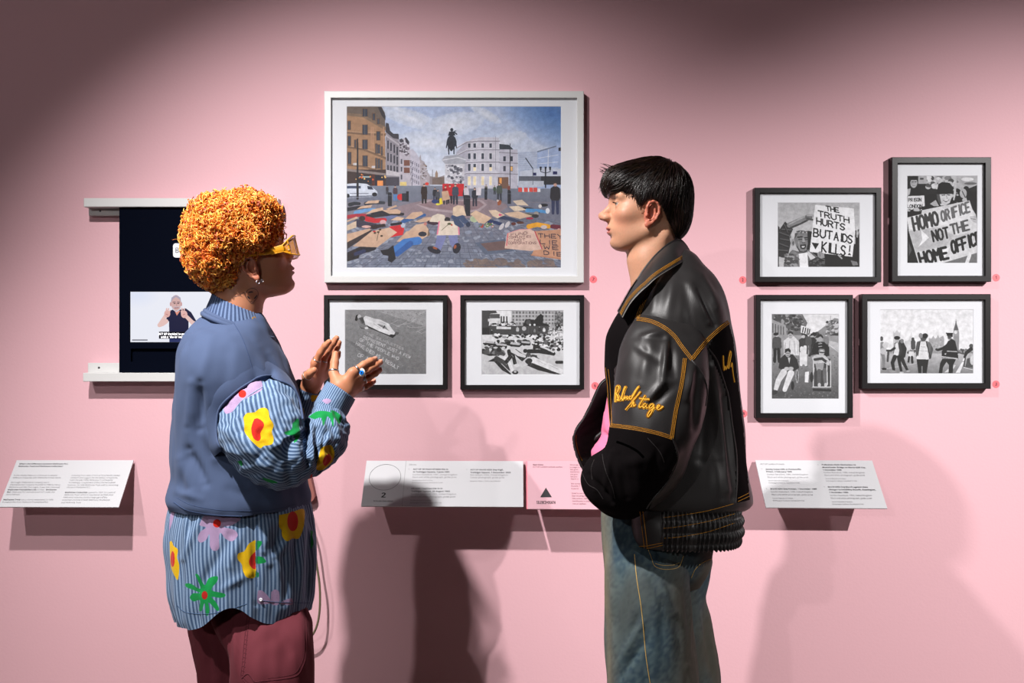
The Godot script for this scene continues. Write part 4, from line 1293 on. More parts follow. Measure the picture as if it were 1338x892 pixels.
func print_signer() -> Texture2D:      # the sign-language interpreter on the lit screen
	var c := Canvas.new(80, 52, 1140, 612, 640, Color8(238, 240, 250))
	for i in 30:
		c.e(160, 90, 260 - i * 8, 150 - i * 5, Color8(238, 240, 250).lerp(Color8(226, 232, 250), i / 30.0))
	var navy := Color8(24, 26, 60)
	var skin := Color8(232, 196, 190)
	c.p([470, 380, 520, 262, 570, 246, 640, 250, 700, 236, 760, 280, 826, 390, 770, 410, 730, 370, 734, 612, 516, 612, 512, 380], navy)
	c.p([516, 500, 734, 500, 734, 612, 516, 612], Color8(40, 50, 100))
	c.p([574, 262, 600, 318, 640, 262], Color8(226, 150, 130))
	c.s([480, 380, 440, 410, 404, 424], 50, skin, 44)
	c.s([404, 424, 440, 370, 480, 310], 44, skin, 40)
	c.e(492, 296, 34, 40, Color8(226, 178, 172))
	for q in [[480, 270, 486, 240], [500, 262, 508, 240], [516, 280, 524, 262]]:
		c.s(q, 14, Color8(230, 186, 180))
	c.s([790, 400, 810, 430], 46, skin)
	c.s([800, 420, 750, 370, 710, 330], 48, skin, 42)
	c.e(682, 302, 36, 42, Color8(228, 182, 176))
	for q in [[660, 270, 656, 234], [680, 262, 684, 240], [654, 300, 650, 270]]:
		c.s(q, 14, Color8(232, 190, 184))
	c.s([668, 308, 690, 300], 6, Color8(180, 110, 110))
	c.s([478, 300, 500, 310], 6, Color8(180, 110, 110))
	c.e(590, 176, 58, 88, Color8(214, 176, 172))
	c.p([532, 180, 540, 116, 590, 88, 640, 116, 650, 180, 634, 140, 590, 108, 550, 140], Color8(176, 168, 186))
	c.e(530, 190, 9, 24, Color8(206, 160, 160))
	c.e(650, 190, 9, 24, Color8(206, 160, 160))
	c.p([536, 200, 556, 236, 590, 268, 630, 240, 646, 196, 640, 250, 596, 280, 550, 250], Color8(206, 204, 216))
	c.s([556, 168, 584, 166], 7, Color8(90, 70, 84))
	c.s([604, 166, 630, 168], 7, Color8(90, 70, 84))
	c.s([566, 182, 582, 182], 7, Color8(60, 40, 50))
	c.s([606, 182, 624, 182], 7, Color8(60, 40, 50))
	c.s([596, 180, 598, 208], 9, Color8(196, 150, 148))
	c.s([574, 232, 618, 230], 8, Color8(150, 90, 96))
	c.s([566, 222, 626, 220], 7, Color8(190, 186, 198))
	c.r(98, 584, 174, 9, Color8(26, 26, 46))
	c.r(400, 496, 346, 78, Color8(10, 10, 22))
	return c.texture(0.0)


# ---------------------------------------------------------------- things on the wall

func write_text(s: Shape, text: String, bold: bool, at: Vector3, right: Vector3, up: Vector3, em: float, align := 0, squeeze := 1.0) -> void:   # flat lettering, appended to a shape; at: the middle of the line's left end (or centre)
	var f := SystemFont.new()
	f.font_names = PackedStringArray(["Droid Sans"])
	f.font_weight = 700 if bold else 400
	var tm := TextMesh.new()
	tm.font = f
	tm.text = text
	tm.font_size = 32
	tm.pixel_size = 1.0 / 32.0
	tm.depth = 0.0
	tm.curve_step = 4.0
	tm.horizontal_alignment = HORIZONTAL_ALIGNMENT_LEFT if align == 0 else HORIZONTAL_ALIGNMENT_CENTER
	tm.vertical_alignment = VERTICAL_ALIGNMENT_CENTER
	var arr := tm.get_mesh_arrays()
	if arr.is_empty() or arr[Mesh.ARRAY_VERTEX] == null:
		return
	var vv: PackedVector3Array = arr[Mesh.ARRAY_VERTEX]
	var nn := right.cross(up).normalized()
	var base := s.v.size()
	for q in vv:
		s.vert(at + right * q.x * em * squeeze + up * q.y * em + nn * 0.0005, nn)
	if arr[Mesh.ARRAY_INDEX] != null:
		for i in arr[Mesh.ARRAY_INDEX]:
			s.idx.append(base + i)
	else:
		for i in vv.size():
			s.idx.append(base + i)


func framed_picture(outer: Array, opening: Array, shown: Array, tex: Texture2D, white: bool, label: String, plate: Array) -> void:
	var deep := 0.031
	var a := at_px(outer[0], outer[3], deep)
	var b := at_px(outer[2], outer[1], deep)
	var p := at_px(opening[0], opening[3], deep)
	var q := at_px(opening[2], opening[1], deep)
	var t := thing("framed_photograph", label, "framed photograph", Vector3((a.x + b.x) / 2.0, a.y, 0.0), "framed photographs on the pink wall")
	var wood: Material = M.white_wood if white else M.black_wood
	# four mitred rails; the profile runs from the wall round the front to the rebate
	var w := (p.x - a.x + b.x - q.x + p.y - a.y + b.y - q.y) / 4.0
	var prof := [Vector2(0, 0.001), Vector2(0, deep - 0.0015), Vector2(0.0015, deep), Vector2(w - 0.0012, deep), Vector2(w, deep - 0.0012), Vector2(w, 0.012)]
	var corners := [Vector2(a.x, a.y), Vector2(b.x, a.y), Vector2(b.x, b.y), Vector2(a.x, b.y)]
	var inward := [Vector2(1, 1), Vector2(-1, 1), Vector2(-1, -1), Vector2(1, -1)]
	for k in 4:
		var s := Shape.new()
		var c0: Vector2 = corners[k]
		var c1: Vector2 = corners[(k + 1) % 4]
		var along := (c1 - c0).normalized()
		var inn := Vector2(-along.y, along.x)
		for j in prof.size() - 1:
			var u: Vector2 = prof[j]
			var v: Vector2 = prof[j + 1]
			var d := (v - u).normalized()
			var n2 := Vector2(-d.y, d.x)      # away from the wood: (inward, out of the wall)
			var nn := Vector3(inn.x * n2.x, inn.y * n2.x, n2.y)
			var i0: Vector2 = c0 + inward[k] * u.x
			var i1: Vector2 = c1 + inward[(k + 1) % 4] * u.x
			var o1: Vector2 = c1 + inward[(k + 1) % 4] * v.x
			var o0: Vector2 = c0 + inward[k] * v.x
			s.quad(Vector3(i0.x, i0.y, u.y), Vector3(i1.x, i1.y, u.y), Vector3(o1.x, o1.y, v.y), Vector3(o0.x, o0.y, v.y), nn)
		commit(s, "frame_rail", wood, t)
	# mount with a cut window: a bevelled edge leads down to the print
	var z := 0.019
	var r := at_px(shown[0], shown[3], z)
	var e := at_px(shown[2], shown[1], z)
	var s := Shape.new()
	var x0 := a.x + w * 0.7
	var x1 := b.x - w * 0.7
	var y0 := a.y + w * 0.7
	var y1 := b.y - w * 0.7
	var bev := 0.0012
	for k in [[x0, y0, x1, r.y - bev], [x0, e.y + bev, x1, y1], [x0, r.y - bev, r.x - bev, e.y + bev], [e.x + bev, r.y - bev, x1, e.y + bev]]:
		s.quad(Vector3(k[0], k[1], z), Vector3(k[2], k[1], z), Vector3(k[2], k[3], z), Vector3(k[0], k[3], z), Vector3.BACK)
	var hi := [Vector3(r.x - bev, r.y - bev, z), Vector3(e.x + bev, r.y - bev, z), Vector3(e.x + bev, e.y + bev, z), Vector3(r.x - bev, e.y + bev, z)]
	var lo := [Vector3(r.x, r.y, z - 0.0014), Vector3(e.x, r.y, z - 0.0014), Vector3(e.x, e.y, z - 0.0014), Vector3(r.x, e.y, z - 0.0014)]
	for k in 4:
		var m := (k + 1) % 4
		s.quad(hi[k], hi[m], lo[m], lo[k], Vector3([0, -1, 0, 1][k], [1, 0, -1, 0][k], 1).normalized())
	commit(s, "mount_board", M.mat_board, t)
	s = Shape.new()
	s.box(Vector3((x0 + x1) / 2, (y0 + y1) / 2, 0.008), Vector3(x1 - x0, y1 - y0, 0.012))
	commit(s, "backing_board", M.tile, t)
	s = Shape.new()
	s.quad(lo[0] - Vector3(0.001, 0.001, 0), lo[1] + Vector3(0.001, -0.001, 0), lo[2] + Vector3(0.001, 0.001, 0), lo[3] + Vector3(-0.001, 0.001, 0), Vector3.BACK)
	var pm := paint(Color8(206, 207, 211), 0.6)
	pm.metallic_specular = 0.08
	pm.albedo_texture = tex
	commit(s, "print", pm, t)
	s = Shape.new()
	s.quad(Vector3(p.x - 0.002, p.y - 0.002, 0.0235), Vector3(q.x + 0.002, p.y - 0.002, 0.0235), Vector3(q.x + 0.002, q.y + 0.002, 0.0235), Vector3(p.x - 0.002, q.y + 0.002, 0.0235), Vector3.BACK)
	commit(s, "glass_pane", M.glass, t)
	if plate:
		s = Shape.new()
		var c := at_px(plate[0], plate[1], 0.004)
		s.box(c, Vector3(0.008, 0.022, 0.0016), 0.0005)
		s.box(c + Vector3(0.006, 0, -0.0005), Vector3(0.012, 0.012, 0.001))
		commit(s, "mirror_plate", M.wall, t)


func build_frames() -> void:
	framed_picture([423.5, 118.8, 763, 369.2], [432.6, 128.2, 754.2, 361], [453.3, 139.2, 732.9, 349.5], print_square(), true, "large white framed colour photograph of people lying under cardboard in a city square", [])
	framed_picture([423, 385.3, 584.5, 508.6], [429.3, 392, 579, 503.2], [451, 405, 556.8, 488.6], print_chalk(), false, "black framed photograph of one person lying on tarmac above chalked words, behind the woman's hands", [])
	framed_picture([601.4, 385.3, 763.4, 508.8], [607.6, 392, 758, 503.4], [629.7, 405.8, 736, 489.2], print_crowd(), false, "black framed photograph of a crowd lying in a sunlit square, under the big picture", [])
	framed_picture([986.2, 245, 1151.8, 368.4], [994.9, 252, 1144.5, 363.2], [1016.6, 265, 1123, 348.5], print_truth(), false, "black framed photograph of a shouting man with raised arm and placard about AIDS", [983.6, 310])
	framed_picture([1165.4, 205.2, 1295.4, 367.9], [1175.4, 212.2, 1287.3, 361.6], [1185.8, 229.8, 1276.8, 343.3], print_office(), false, "tall black framed photograph of a smiling man in a cap behind a hand-painted placard", [1161.5, 289])
	framed_picture([987.8, 385, 1114.7, 546], [996.2, 391, 1108.6, 541.3], [1008.7, 410.5, 1095.8, 520.7], print_march(), false, "tall black framed photograph of two people in wheelchairs pushed along a road", [984.8, 466])
	framed_picture([1126.2, 384, 1294.9, 507.9], [1135.6, 391, 1286.5, 502.6], [1150.5, 404.5, 1271.6, 487.7], print_bridge(), false, "black framed photograph of walking men and a policeman with a clock tower behind", [1122, 447])


func build_stickers() -> void:
	for q in [["7", 775.3, 364.8, -8, "round coral sticker numbered 7 beside the big white frame"], ["6", 777.6, 503.8, 6, "round coral sticker numbered 6 beside the man's open jacket"], ["2", 970.5, 365.6, 8, "round coral sticker numbered 2 left of the shouting man's frame"],
			["1", 1301.6, 362.6, 0, "round coral sticker numbered 1 right of the tall placard picture"], ["4", 971.6, 540.2, 4, "round coral sticker numbered 4 left of the wheelchair picture"], ["3", 1301.4, 501.8, -4, "round coral sticker numbered 3 right of the clock tower picture"]]:
		var c := at_px(q[1], q[2], 0.0)
		var t := thing("number_sticker", q[4], "sticker", c, "numbered coral stickers beside the frames")
		var s := Shape.new()
		s.lathe(c, Vector3.BACK, [Vector2(0.0122, 0.0), Vector2(0.0122, 0.0004), Vector2(0.0118, 0.0006), Vector2(0.0, 0.0006)], 32)
		commit(s, "disc", M.sticker, t)
		s = Shape.new()
		var turn := Basis(Vector3.BACK, deg_to_rad(q[3]))
		write_text(s, q[0], true, c + Vector3(0, 0.0002, 0.0004), turn * Vector3.RIGHT, turn * Vector3.UP, 0.0145, 1, 0.9)
		commit(s, "numeral", M.plum_ink, t)


func panel(called: String, label: String, quad_px: Array, mat: Material, frame: Array, lines: Array, ink: Array, ems: Array) -> Array:
	# quad_px: top-left, top-right, bottom-right, bottom-left; the top edge stands 12 mm off the wall, the lower edge 135 mm
	var tl := at_px(quad_px[0], quad_px[1], 0.012)
	var tr := at_px(quad_px[2], quad_px[3], 0.012)
	var br := at_px(quad_px[4], quad_px[5], 0.135)
	var bl := at_px(quad_px[6], quad_px[7], 0.135)
	var t := thing(called, label, "text panel", Vector3((tl.x + tr.x) / 2.0, bl.y, 0.0), "sloping text panels along the wall")
	var right := (tr - tl).normalized()
	var up := (tl - bl + tr - br).normalized()
	var nn := right.cross(up).normalized()
	up = nn.cross(right)
	var thick := 0.004
	var s := Shape.new()
	s.quad(bl, br, tr, tl, nn)
	s.quad(bl - nn * thick, br - nn * thick, tr - nn * thick, tl - nn * thick, -nn)
	for e in [[bl, br], [br, tr], [tr, tl], [tl, bl]]:
		s.quad(e[0], e[1], e[1] - nn * thick, e[0] - nn * thick, (e[1] - e[0]).cross(nn).normalized())
	commit(s, "board", mat, t)
	for f in [0.22, 0.78]:
		s = Shape.new()
		var top: Vector3 = tl.lerp(tr, f) - nn * thick
		var low: Vector3 = bl.lerp(br, f).lerp(top, 0.35) - nn * thick
		var wall_low := Vector3(top.x, low.y + 0.03, 0.0)
		var wall_top := Vector3(top.x, top.y, 0.0)
		for sd in [-0.003, 0.003]:
			s.face([top + Vector3(sd, 0, 0), low + Vector3(sd, 0, 0), wall_low + Vector3(sd, 0, 0), wall_top + Vector3(sd, 0, 0)], Vector3(signf(sd), 0, 0))
		s.quad(low - Vector3(0.003, 0, 0), low + Vector3(0.003, 0, 0), wall_low + Vector3(0.003, 0, 0), wall_low - Vector3(0.003, 0, 0), Vector3(0, -1, 0.3).normalized())
		commit(s, "bracket", M.white_wood, t)
	# lettering, one mesh for each weight of ink
	var sets := {}
	for l in lines:
		var fy: float = float(l[1] - frame[1]) / (frame[7] - frame[1])
		var left := lerpf(frame[0], frame[6], fy)
		var wide := lerpf(frame[2], frame[4], fy) - left
		var fx: float = (l[0] - left) / wide
		var at := tl.lerp(tr, fx).lerp(bl.lerp(br, fx), fy)
		var kind: String = l[2]
		if not sets.has(kind):
			sets[kind] = Shape.new()
		write_text(sets[kind], l[3], kind == "b", at, right, up, ems[{"b": 0, "l": 1, "s": 2}[kind]])
	for kind in sets:
		commit(sets[kind], "lettering", ink[{"b": 0, "l": 1, "s": 2}[kind]], t)
	return [t, tl, tr, br, bl, right, up, nn]


func build_text_panels() -> void:
	panel("text_panel", "white sloping panel with two columns of text at the far left behind the woman", [22, 601, 174.5, 601, 155, 662.4, -2, 662], M.board, [130, 120, 1015, 122, 900, 480, -10, 478], [
		[148, 150, "b", "What's the difference between Wellcome PLC,"], [140, 169, "b", "Wellcome Trust and Wellcome Collection?"],
		[105, 240, "l", "In this display there are references to several"], [99, 258, "l", "different companies with Wellcome in their name."],
		[84, 294, "l", "Burroughs Wellcome & Company was a"], [76, 312, "l", "pharmaceutical company founded in 1880 by Henry"], [68, 331, "l", "Wellcome and Silas Burroughs. It was later renamed"], [60, 350, "b", "Wellcome Foundation Ltd"], [272, 350, "l", "and then"], [348, 350, "b", "Wellcome"], [53, 368, "b", "PLC."], [92, 368, "l", "Wellcome PLC manufactured AZT under the"], [45, 386, "l", "name Retrovir."],
		[26, 425, "b", "Wellcome Trust"], [160, 425, "l", "was a charity established in 1936."], [18, 443, "l", "It used profits from Wellcome Foundation/PLC,"],
		[543, 240, "l", "including from sales of AZT, to fund health-related"], [536, 258, "l", "research and support for the history of medicine."], [529, 276, "l", "From the late 1980s Wellcome Trust became"], [522, 295, "l", "increasingly independent of the pharmaceutical"], [514, 314, "l", "business. In 1995 Wellcome Trust sold its remaining"], [507, 331, "l", "shares in Wellcome PLC."],
		[493, 370, "b", "Wellcome Collection"], [668, 370, "l", "opened in 2007. It is part of"], [487, 388, "l", "Wellcome Trust, which is now known as Wellcome."], [480, 407, "l", "Wellcome Collection holds a large part of the"], [472, 426, "l", "corporate archives of both Wellcome Foundation"], [465, 445, "l", "and Wellcome Trust."]],
		[M.ink, M.grey_ink, M.grey_ink], [0.0072, 0.0069, 0.0056])
	var p := panel("text_panel", "white sloping panel with an empty circle and the number 2, between the two people", [479, 601.7, 683.6, 602.2, 684, 662, 471.8, 661], M.board, [75, 67, 880, 68, 880, 302, 47, 297], [
		[293, 87, "l", "Die-ins"],
		[290, 111, "s", "5"], [314, 111, "b", "ACT UP 10 Years of AIDS Die-in"], [313, 125, "b", "in Trafalgar Square, 1 June 1991"], [311, 139, "l", "Gordon Rainsford, 1991, United Kingdom"], [310, 152, "l", "Black and white photograph, giclée print"], [309, 168, "s", "Gordon Rainsford Archive,"], [307, 180, "s", "Bishopsgate Institute, Rainsford/1/1/46"],
		[283, 209, "s", "6"], [304, 209, "b", "UK AIDS Coalition Die-in in"], [304, 223, "b", "Trafalgar Square, 28 August 1993"], [302, 237, "l", "Gordon Rainsford, 1993, United Kingdom"], [301, 250, "l", "Black and white photograph, giclée print"], [300, 268, "s", "Gordon Rainsford Archive,"], [298, 280, "s", "Bishopsgate Institute, Rainsford/1/1/46"],
		[587, 113, "s", "7"], [608, 113, "b", "ACT UP World AIDS Day Vigil,"], [608, 127, "b", "Trafalgar Square, 1 December 2025"], [607, 140, "l", "Ben Gilbert, 2025, United Kingdom"], [607, 153, "l", "Colour photograph, giclée print"], [606, 171, "s", "Benjamin Gilbert / Wellcome Collection"]],
		[M.ink, M.grey_ink, M.grey_ink], [0.0078, 0.0078, 0.0056])
	var tl: Vector3 = p[1]
	var tr: Vector3 = p[2]
	var br: Vector3 = p[3]
	var bl: Vector3 = p[4]
	var right: Vector3 = p[5]
	var up: Vector3 = p[6]
	var nn: Vector3 = p[7]
	var mid := tl.lerp(tr, 0.125).lerp(bl.lerp(br, 0.135), 0.37)
	var s := Shape.new()
	s.torus(mid + nn * 0.0003, nn, 0.0505, 0.0005, 64, 6)
	commit(s, "printed_circle", M.ink, p[0])
	s = Shape.new()
	write_text(s, "2", true, tl.lerp(tr, 0.13).lerp(bl.lerp(br, 0.133), 0.765), right, up, 0.026, 1, 1.15)
	write_text(s, "Activate Dan Glass", false, tl.lerp(tr, 0.13).lerp(bl.lerp(br, 0.133), 0.89), right, up, 0.0075, 1)
	commit(s, "lettering", M.ink, p[0])
	s = Shape.new()      # the joint between the two sheets
	s.tube([tl.lerp(tr, 0.252) + nn * 0.0001, bl.lerp(br, 0.252) + nn * 0.0001], 0.0004, 4)
	commit(s, "sheet_joint", M.grey_ink, p[0])
	p = panel("text_panel", "pink sloping panel with a dark triangle, partly hidden by the man's jacket", [688.8, 602, 842, 602.5, 852, 665.5, 689.5, 664.6], M.pink_board, [903, 67, 1504, 70, 1544, 316, 905, 312], [
		[932, 87, "b", "Dan Glass"], [932, 99, "l", "ACT UP London activist, author"],
		[1122, 87, "l", "Since we"], [1122, 100, "l", "in anger a"], [1123, 112, "l", "We gave"], [1124, 124, "l", "existence"], [1124, 137, "l", "are gon"], [1125, 149, "l", "becaus"], [1126, 161, "l", "Death u"],
		[1127, 185, "l", "We conve"], [1128, 197, "l", "muscle, f"], [1129, 210, "l", "is partic"],
		[1131, 234, "l", "Grief is not a"], [1132, 247, "l", "Die-ins drag fu"], [1133, 260, "l", "into action, refusin"], [1134, 273, "l", "healthcare is univers"], [1135, 286, "l", "not an option."]],
		[M.ink, M.plum_ink, M.plum_ink], [0.0072, 0.007, 0.0056])
	tl = p[1]
	tr = p[2]
	br = p[3]
	bl = p[4]
	right = p[5]
	up = p[6]
	nn = p[7]
	s = Shape.new()
	var at := func(fx: float, fy: float) -> Vector3: return tl.lerp(tr, fx).lerp(bl.lerp(br, fx), fy) + nn * 0.0005
	s.face([at.call(0.103, 0.765), at.call(0.199, 0.765), at.call(0.152, 0.565)], nn)
	commit(s, "printed_triangle", M.ink, p[0])
	s = Shape.new()
	write_text(s, "SILENCE=DEATH", true, at.call(0.149, 0.872), right, up, 0.0155, 1, 0.5)
	commit(s, "lettering", M.ink, p[0])
	s = Shape.new()
	s.box((tl + bl) / 2.0 - right * 0.0012 - nn * 0.002, Vector3(0.0045, (tl - bl).length(), 0.0046), 0.0008, Basis(right, up, nn))
	commit(s, "board_edge", M.pink_edge, p[0])
	panel("text_panel", "white sloping panel with two columns of captions, right of the man's jacket", [987, 601, 1139.6, 601.5, 1159.5, 664, 1000.8, 662.8], M.board, [160, 95, 1092, 100, 1212, 480, 245, 473], [
		[200, 128, "l", "ACT UP London Protests"],
		[207, 168, "s", "1"], [243, 170, "b", "Jimmy Somerville at Pentonville"], [247, 190, "b", "Prison, 3 February 1989"], [252, 212, "l", "Gordon Rainsford, 1989, United Kingdom"], [257, 235, "l", "Black and white photograph, giclée print"], [263, 262, "s", "Gordon Rainsford Archive,"], [267, 280, "s", "Bishopsgate Institute, Rainsford/1/1/39"],
		[247, 327, "s", "2"], [280, 328, "b", "World AIDS Day Protest, 1 December 1989"], [285, 351, "l", "Gordon Rainsford, 1989, United Kingdom"], [290, 373, "l", "Black and white photograph, giclée print"], [297, 402, "s", "Gordon Rainsford Archive,"], [301, 420, "s", "Bishopsgate Institute, Rainsford/1/1/36"],
		[656, 130, "s", "3"], [688, 131, "b", "Protestors chain themselves to"], [694, 153, "b", "Westminster Bridge on World AIDS Day,"], [699, 174, "b", "1 December 1989"], [704, 195, "l", "Gordon Rainsford, 1989, United Kingdom"], [710, 216, "l", "Black and white photograph, giclée print"], [720, 244, "s", "Gordon Rainsford Archive,"], [724, 262, "s", "Bishopsgate Institute, Rainsford/1/1/36"],
		[706, 309, "s", "4"], [738, 310, "b", "World AIDS Day March against state"], [744, 331, "b", "changes to Invalidity Benefit, Kennington,"], [749, 353, "b", "1 December 1993"], [755, 376, "l", "Gordon Rainsford, 1993, United Kingdom"], [760, 398, "l", "Black and white photograph, giclée print"], [769, 426, "s", "Gordon Rainsford Archive,"], [773, 444, "s", "Bishopsgate Institute, Rainsford/1/1/44"]],
		[M.ink, M.grey_ink, M.grey_ink], [0.0074, 0.0072, 0.0056])


func build_screen() -> void:
	var c := at_px(236, 486, 0.0)
	var t := thing("sign_language_screen", "tall black panel with a lit sign-language screen between two white rails", "screen", c)
	for q in [[109.2, 258.7, 363.5, 270.2], [108.3, 487, 363.5, 498.4]]:
		var a := at_px(q[0], q[3], 0.062)
		var b := at_px(q[2], q[1], 0.062)
		var s := Shape.new()
		s.box(Vector3((a.x + b.x) / 2, (a.y + b.y) / 2, 0.042), Vector3(b.x - a.x, b.y - a.y, 0.04), 0.0015)
		commit(s, "rail", M.white_wood, t)
	for q in [[115.8, 268.5, 356.5, 281.6, 131, 275.6], [114.8, 474, 357.5, 488.8, 129.5, 480.2]]:
		var a := at_px(q[0], q[3], 0.022)
		var b := at_px(q[2], q[1], 0.022)
		var s := Shape.new()
		s.box(Vector3((a.x + b.x) / 2, (a.y + b.y) / 2, 0.0125), Vector3(b.x - a.x, b.y - a.y, 0.019), 0.001)
		var o := commit(s, "batten", M.white_wood, t)
		for x in [q[4], 472.0 - q[4]]:
			s = Shape.new()
			s.lathe(at_px(x, q[5], 0.0215), Vector3.BACK, [Vector2(0.0035, 0.0), Vector2(0.0035, 0.001), Vector2(0.0012, 0.0014), Vector2(0.0012, 0.0006), Vector2(0, 0.0006)], 14)
			commit(s, "screw", M.dark_steel, o)
	var zf := 0.05
	var pa := at_px(155.8, 486.4, zf)
	var pb := at_px(316.2, 270.4, zf)
	var sa := at_px(169.4, 447.2, zf)
	var sb := at_px(294.0, 380.6, zf)
	var s := Shape.new()      # the panel, with a window for the screen and a slot under it
	var ga := at_px(171, 472.4, zf)
	var gb := at_px(301, 455.2, zf)
	for q in [[pa.x, pa.y, pb.x, ga.y], [pa.x, ga.y, ga.x, gb.y], [gb.x, ga.y, pb.x, gb.y], [pa.x, gb.y, pb.x, sa.y], [pa.x, sa.y, sa.x, sb.y], [sb.x, sa.y, pb.x, sb.y], [pa.x, sb.y, pb.x, pb.y]]:
		s.quad(Vector3(q[0], q[1], zf), Vector3(q[2], q[1], zf), Vector3(q[2], q[3], zf), Vector3(q[0], q[3], zf), Vector3.BACK)
	for w in [[ga, gb, 0.012], [sa, sb, 0.005]]:
		var a: Vector3 = w[0]
		var b: Vector3 = w[1]
		var d := Vector3(0, 0, -w[2])
		s.quad(a, Vector3(b.x, a.y, zf), Vector3(b.x, a.y, zf) + d, a + d, Vector3.UP)
		s.quad(Vector3(a.x, b.y, zf), b, b + d, Vector3(a.x, b.y, zf) + d, Vector3.DOWN)
		s.quad(a, Vector3(a.x, b.y, zf), Vector3(a.x, b.y, zf) + d, a + d, Vector3.RIGHT)
		s.quad(Vector3(b.x, a.y, zf), b, b + d, Vector3(b.x, a.y, zf) + d, Vector3.LEFT)
	s.quad(ga - Vector3(0, 0, 0.012), Vector3(gb.x, ga.y, zf - 0.012), gb - Vector3(0, 0, 0.012), Vector3(ga.x, gb.y, zf - 0.012), Vector3.BACK)
	s.quad(Vector3(pa.x, pa.y, 0.022), Vector3(pa.x, pb.y, 0.022), Vector3(pa.x, pb.y, zf), Vector3(pa.x, pa.y, zf), Vector3.LEFT)
	s.quad(Vector3(pb.x, pa.y, 0.022), Vector3(pb.x, pb.y, 0.022), Vector3(pb.x, pb.y, zf), Vector3(pb.x, pa.y, zf), Vector3.RIGHT)
	commit(s, "panel", M.screen_panel, t)
	s = Shape.new()
	s.quad(Vector3(sa.x - 0.004, sa.y - 0.004, zf - 0.0048), Vector3(sb.x + 0.004, sa.y - 0.004, zf - 0.0048), Vector3(sb.x + 0.004, sb.y + 0.004, zf - 0.0048), Vector3(sa.x - 0.004, sb.y + 0.004, zf - 0.0048), Vector3.BACK)
	commit(s, "bezel", M.bezel, t)
	var tex := print_signer()
	var m := paint(Color8(10, 10, 12), 0.2)
	m.emission_enabled = true
	m.emission_texture = tex
	m.emission_operator = BaseMaterial3D.EMISSION_OP_MULTIPLY
	m.emission = Color.WHITE
	m.emission_energy_multiplier = 0.95
	s = Shape.new()
	s.quad(Vector3(sa.x + 0.001, sa.y + 0.001, zf - 0.0042), Vector3(sb.x - 0.001, sa.y + 0.001, zf - 0.0042), Vector3(sb.x - 0.001, sb.y - 0.001, zf - 0.0042), Vector3(sa.x + 0.001, sb.y - 0.001, zf - 0.0042), Vector3.BACK)
	var scr := commit(s, "display", m, t)
	var white := paint(Color.WHITE, 0.5)
	white.emission_enabled = true
	white.emission = Color8(245, 245, 255)
	white.emission_energy_multiplier = 0.9
	s = Shape.new()
	var mid := at_px(160 + 573 / 8.493, 375 + 520 / 8.493, zf)
	write_text(s, "ACT UP decided to protest", true, mid + Vector3(0, 0, -0.0042), Vector3.RIGHT, Vector3.UP, 0.0094, 1, 0.88)
	write_text(s, "with a 'die-in' instead.", true, mid + Vector3(0, -0.0098, -0.0042), Vector3.RIGHT, Vector3.UP, 0.0094, 1, 0.88)
	commit(s, "screen_subtitle", white, scr)
	var l := AreaLight3D.new()
	put(l, "screen_glow", t)
	l.position = Vector3((sa.x + sb.x) / 2, (sa.y + sb.y) / 2, zf + 0.004) - c
	l.rotation.y = PI       # an area light shines along its -z
	l.area_size = Vector2(sb.x - sa.x, sb.y - sa.y)
	l.light_energy = 0.04
	l.light_color = Color8(225, 232, 255)
	l.shadow_enabled = true
	# the tile that says which language
	var ta := at_px(226.2, 336.5, zf)
	var tb := at_px(245.6, 317.8, zf)
	s = Shape.new()
	var outline := []
	var rad := 0.009
	for k in 4:
		var cx: float = (tb.x - rad) if k in [0, 3] else (ta.x + rad)
		var cy: float = (tb.y - rad) if k in [0, 1] else (ta.y + rad)
		for i in 7:
			var an := PI / 2.0 * (k + i / 6.0)
			outline.append(Vector3(cx + cos(an) * rad, cy + sin(an) * rad, zf + 0.001))
	s.face(outline, Vector3.BACK)
	for i in outline.size():
		var p: Vector3 = outline[i]
		var q: Vector3 = outline[(i + 1) % outline.size()]
		s.quad(p, q, q - Vector3(0, 0, 0.001), p - Vector3(0, 0, 0.001), (q - p).cross(Vector3.BACK).normalized())
	var tile := commit(s, "tile", M.tile, t)
	s = Shape.new()
	write_text(s, "BSL", false, Vector3((ta.x + tb.x) / 2, (ta.y + tb.y) / 2, zf + 0.001), Vector3.RIGHT, Vector3.UP, 0.0215, 1)
	commit(s, "lettering", M.ink, tile)


